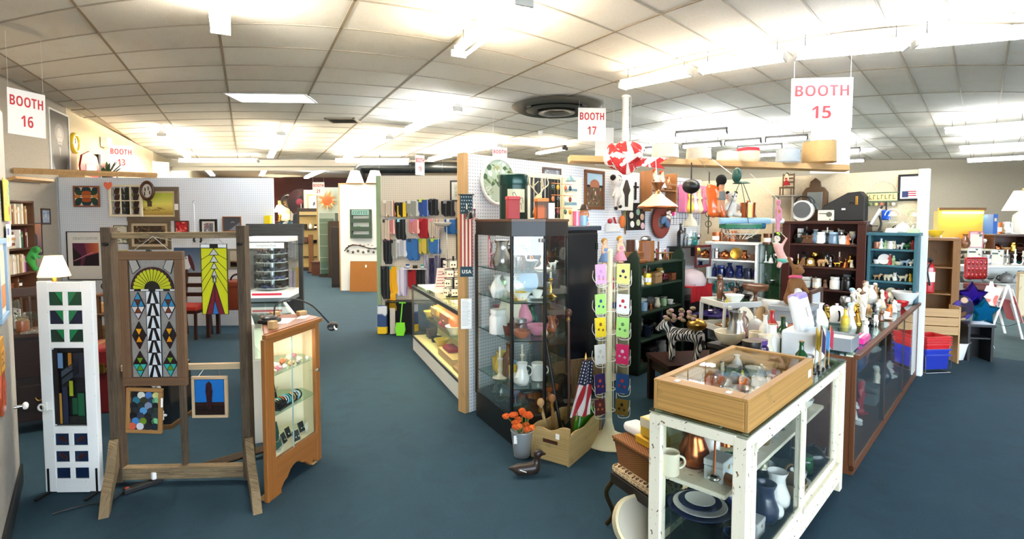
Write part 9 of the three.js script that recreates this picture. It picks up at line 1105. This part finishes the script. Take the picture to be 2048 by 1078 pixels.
// ---------- beyond the counter: baskets, balloons, sandwich board, lamp booth ----------
{
const t = thing('shopping_baskets','stack of red over blue shopping baskets in a wire stand','basket stack',[4.86,0,-6.05],0.1); t.scale.setScalar(0.82); const tray = (y,c,n) => { const g = P(t,n,join([T(box(0.34,0.2,0.012),0,y,0.13,0.12),T(box(0.34,0.2,0.012),0,y,-0.13,-0.12),T(box(0.012,0.2,0.27),0.165,y,0,0,0,-0.1),T(box(0.012,0.2,0.27),-0.165,y,0,0,0,0.1),T(box(0.3,0.012,0.24),0,y - 0.09,0)]),gloss(c,0.35)); P(g,'rim',join([T(box(0.39,0.022,0.03),0,y + 0.1,0.15),T(box(0.39,0.022,0.03),0,y + 0.1,-0.15),T(box(0.03,0.022,0.3),0.185,y + 0.1,0),T(box(0.03,0.022,0.3),-0.185,y + 0.1,0)]),gloss(c,0.3)); }; tray(0.16,'#1b2f9a','blue_basket'); tray(0.24,'#1d33a4','blue_basket'); for (let i = 0; i < 4; i++) tray(0.31 + i * 0.035,'#c4161c','red_basket'); P(t,'wire_stand',join([-1,1].flatMap((s) => [rod([s * 0.19,0,0.16],[s * 0.2,0.26,0.16],0.005),rod([s * 0.19,0,-0.16],[s * 0.2,0.26,-0.16],0.005),rod([s * 0.19,0.02,-0.16],[s * 0.19,0.02,0.16],0.005)]).concat([rod([-0.19,0.02,0.16],[0.19,0.02,0.16],0.005)])),chrome);
const x = thing('fire_extinguisher','red fire extinguisher mounted beside the cream booth','extinguisher',[5.03,0.88,-6.32],0.2); P(x,'cylinder',lathe([[0,0],[0.06,0],[0.065,0.02],[0.065,0.3],[0.045,0.36],[0.02,0.38],[0,0.38]],18),gloss('#b3151b')); P(x,'label',cyl(0.066,0.066,0.12,18),white,[0,0.14,0]); P(x,'valve',box(0.05,0.06,0.03),black,[0,0.4,0]); P(x,'hose',tube([[0.02,0.4,0.03],[-0.07,0.3,0.05],[-0.05,0.1,0.07]],0.01,14),black); P(x,'bracket_post',box(0.05,1.2,0.03),M('#7a6a4a'),[-0.02,-0.28,-0.08]);
unit('tall pale oak cabinet beside the fire extinguisher','oak_cabinet',new Frame(5.58,7.4,6.0,7.08),0,0.53,1.52,0.4,wood('#a8743c'),[0.4,0.8,1.15],{ cat: 'cabinet',t: 0.08 }); ware('bowl','yellow',0.09,'bright yellow bowl on the pale oak cabinet',[5.92,1.53,-7.35]);
const cr = thing('slatted_crate','pale slatted wooden crate behind the shopping baskets','crate',[5.3,0,-6.55],-0.3); for (let i = 0; i < 3; i++) P(cr,'slat',box(0.45,0.1,0.015),pine,[0,0.4 + i * 0.11,0.12]); for (const s of [-0.22,0.22]) P(cr,'end',box(0.02,0.7,0.26),pine,[s,0.35,0]); P(cr,'base',box(0.44,0.02,0.25),pine,[0,0.36,0]); single('chamber_pot','white enamel pot beside the slatted crate','pot',T(lathe([[0,0],[0.08,0],[0.12,0.14],[0.14,0.15],[0.11,0.14],[0,0.02]],22),0,0,0).scale(1.2,1.5,1.2),white,[5.62,0.005,-6.6]); unit('low black box behind the white enamel pot','black_stand',new Frame(5.74,6.72,6.02,6.66),0,0.28,0.46,0.24,black,[0.3],{ cat: 'stand' }); single('woven_pillow','purple and black woven pillow bag on the black stand','cushion',ball(0.15,0.9,1.1,0.5),M('#ffffff',0.9,{ map: memo('pill',() => printTex('#241a3a',['#4a3a8a','#c9a88a','#1a1420','#6a4a2a'])) }),[5.86,0.62,-6.78]);
const star = (s,c,l,p,r) => { const b = thing('star_balloon',l,'balloon',p,r),g = poly([...Array(10)].map((_,i) => { const q = i % 2 ? 0.13 : 0.26,a = Math.PI / 2 + i * Math.PI / 5; return [q * Math.cos(a),q * Math.sin(a)]; }),0.05,0.05); b.scale.setScalar(0.62); P(b,'foil',g,M(c,0.12,{ metalness: 0.9 })); P(b,'ribbon',rod([0,-0.2,0.03],[0.15,-(p[1] / 0.62) + 0.03,0.2],0.003),white); }; star(1,'#3a1c8a','shiny purple star balloon above the blue one',[6.46,0.7,-7.35],-0.3); star(1,'#1580b8','shiny blue star balloon below the purple one',[6.5,0.5,-7.2],-0.2);
const sa = thing('sandwich_board','white metal folding sandwich board on the pale carpet','sign',[7.42,0,-7.95],-0.3); sa.scale.setScalar(0.85); for (const s of [-1,1]) { for (const z of [-0.25,0.25]) P(sa,'leg',bar(0,0.95,z,s * 0.24,0,z,0.03),white); P(sa,'panel',box(0.012,0.62,0.48),M('#ffffff',0.6,{ map: memo('sbt',() => printTex('#f2efec',['#f7f5f2','#c8d2dc','#d86a6a','#f2efec'])) }),[s * 0.16,0.58,0],[0,0,s * 0.29]); } P(sa,'chain',tube([[-0.2,0.3,0.25],[0,0.22,0.25],[0.2,0.3,0.25]],0.004,12),iron);
// lamp and china booth against the back wall
const B = new Frame(9.0,11.6,12.6,11.2); unit('glass-fronted white cabinet below the lit yellow sign light','white_china_cabinet',B,0.2,1.2,1.15,0.5,M('#b4b1a2',0.5),[0.4,0.7,0.95],{ cat: 'cabinet' }); unit('dark stepped bookcase of china beside the white cabinet','dark_bookcase',B,1.22,1.97,1.45,0.4,walnut,[0.5,0.8,1.1]); unit('further dark shelf unit at the booth edge','dark_shelves',B,2.0,2.7,1.6,0.4,walnut,[0.5,0.9,1.25]); unit('low glass showcase of silver in front of the white cabinet','silver_showcase',new Frame(9.0,10.9,11.6,10.6),0,1.9,0.85,0.4,wh,[0.15,0.5],{ cat: 'showcase' });
const R = (f,y,n,s,o,a,b) => row(f,n,y,o,a,b,s,{ end: 'oak cabinet' }),G2 = new Frame(9.0,10.9,11.6,10.6); R(B,1.17,'on the white china cabinet','silver candlestick 0.3, tan dish 0.1, brown teddy 0.24, brown vase 0.3, pink picture 0.36, silver goblet 0.2',0.25,0.22,1.2); R(B,1.475,'on the dark stepped bookcase','blue book 0.42, pale blue book 0.32, orange tin 0.24, tan teddy 0.2, white pitcher 0.26, white candlestick 0.36',0.2,1.24,1.76); R(B,1.11,'in the dark stepped bookcase','copper teapot 0.16, tan bowl 0.08, gold jar 0.18, brown basket 0.16',0.25,1.28,1.92); R(B,0.81,'lower in the stepped bookcase','grey pitcher 0.22, white picture 0.24, clear bottle 0.26, turquoise bowl 0.08',0.25,1.28,1.92); R(B,0.96,'inside the white china cabinet','white dish 0.13, white bowl 0.09, white teacup 0.1, grey dish 0.12, silver goblet 0.16',0.3,0.26,1.15); R(G2,0.87,'on the silver showcase','white picture 0.34, grey tin 0.2, white picture 0.3, silver candlestick 0.3, white candlestick 0.32, silver candlestick 0.28, orange figurine 0.26, white bird 0.2, gold vase 0.3',0.2,0.3,1.88); R(G2,0.51,'inside the silver showcase','silver dish 0.2, silver bowl 0.12, grey teapot 0.22, silver goblet 0.24, white angel 0.22, silver candlestick 0.26, gold figurine 0.2',0.25,0.05,1.85); R(B,1.615,'on the furthest dark shelves','cream vase 0.4, white pitcher 0.36',0.2,2.05,2.65); R(B,1.26,'in the furthest dark shelves','white picture 0.3, tan basket 0.22',0.25,2.05,2.65);
const dl = thing('display_light','glowing yellow picture light over a gilt backboard','lamp',B.at(0.78,1.17,0.06),B.ry); P(dl,'backboard',box(0.92,0.86,0.03),M('#d9a43a',0.6),[0,0.43,0]); P(dl,'hood',box(0.88,0.06,0.1),wood('#8a5a24'),[0,0.84,0.05]); P(dl,'tube',T(cyl(0.02,0.02,0.8,10),-0.4,0.76,0.06,0,0,-Math.PI / 2),glow('#ffd77a',14)); const rl = new THREE.RectAreaLight(new THREE.Color(1,0.8,0.35),14,0.8,0.05); rl.position.set(0,0.73,0.07); rl.rotation.x = -Math.PI / 2; dl.add(rl);
const hl = thing('table_lamp','white fringed lampshade lamp at the booth edge','lamp',B.at(1.86,1.47,0.25),B.ry); P(hl,'base',lathe([[0,0],[0.14,0],[0.16,0.4],[0.06,0.5],[0,0.5]],18),M('#e9e3d8',0.4)); P(hl,'lamp_shade',lathe([[0.34,0.5],[0.16,0.92]],24),M('#f4f0e8',0.9,{ side: THREE.DoubleSide,transmission: 0.3,thickness: 0 })); P(hl,'finial',ball(0.03),brass,[0,0.94,0]);
const rc = thing('tufted_chair','deep red button-tufted leather seat back before the silver showcase','chair',[8.95,0,-10.1],-0.1); rc.scale.set(0.6,1.08,0.6); P(rc,'back',box(0.66,0.4,0.12,0.05),M('#8e1216',0.35),[0,0.78,0]); for (let i = 0; i < 15; i++) P(rc,'tuft',ball(0.05,1,1,0.5,8),gloss('#a8161a',0.25),[-0.24 + (i % 5) * 0.12,0.66 + Math.floor(i / 5) * 0.11,0.055]); P(rc,'seat',box(0.66,0.12,0.5,0.03),M('#5a1a14',0.4),[0,0.46,0.2]); for (const s of [-0.28,0.28]) for (const z of [0,0.4]) P(rc,'leg',box(0.06,0.4,0.06),walnut,[s,0.2,z]);
for (const [px,pd,w,l] of [[9.4,9.45,0.55,'upright cream print of a figure on cardboard'],[10.3,9.2,0.9,'wide cream drawing board leaning by the print']]) picture({ at: (u,h,o) => [px,h,-pd + o],ry: 0 },0,w > 0.6 ? 0.3 : 0.42,w,w > 0.6 ? 0.58 : 0.82,l,{ m: pine,bar: 0.03,draw: blot(['#ead9b4','#d9c49a','#c9a884','#efe2c4'],9) }); single('green_basket','lime green plastic basket on the far carpet','basket',box(0.4,0.3,0.3,0.04),gloss('#6fb82a'),[7.9,0.155,-10.3]);
single('clothes_tree','yellow ladder rack standing behind the cream booth','rack',join([T(box(0.04,1.9,0.04),-0.15,0.95,0),T(box(0.04,1.9,0.04),0.15,0.95,0),...[0.4,0.8,1.2,1.6].map((q) => T(box(0.3,0.03,0.03),0,q,0))]),M('#d9c06a',0.6),[6.3,0,-8.0]);
}

renderer.render(scene,camera);
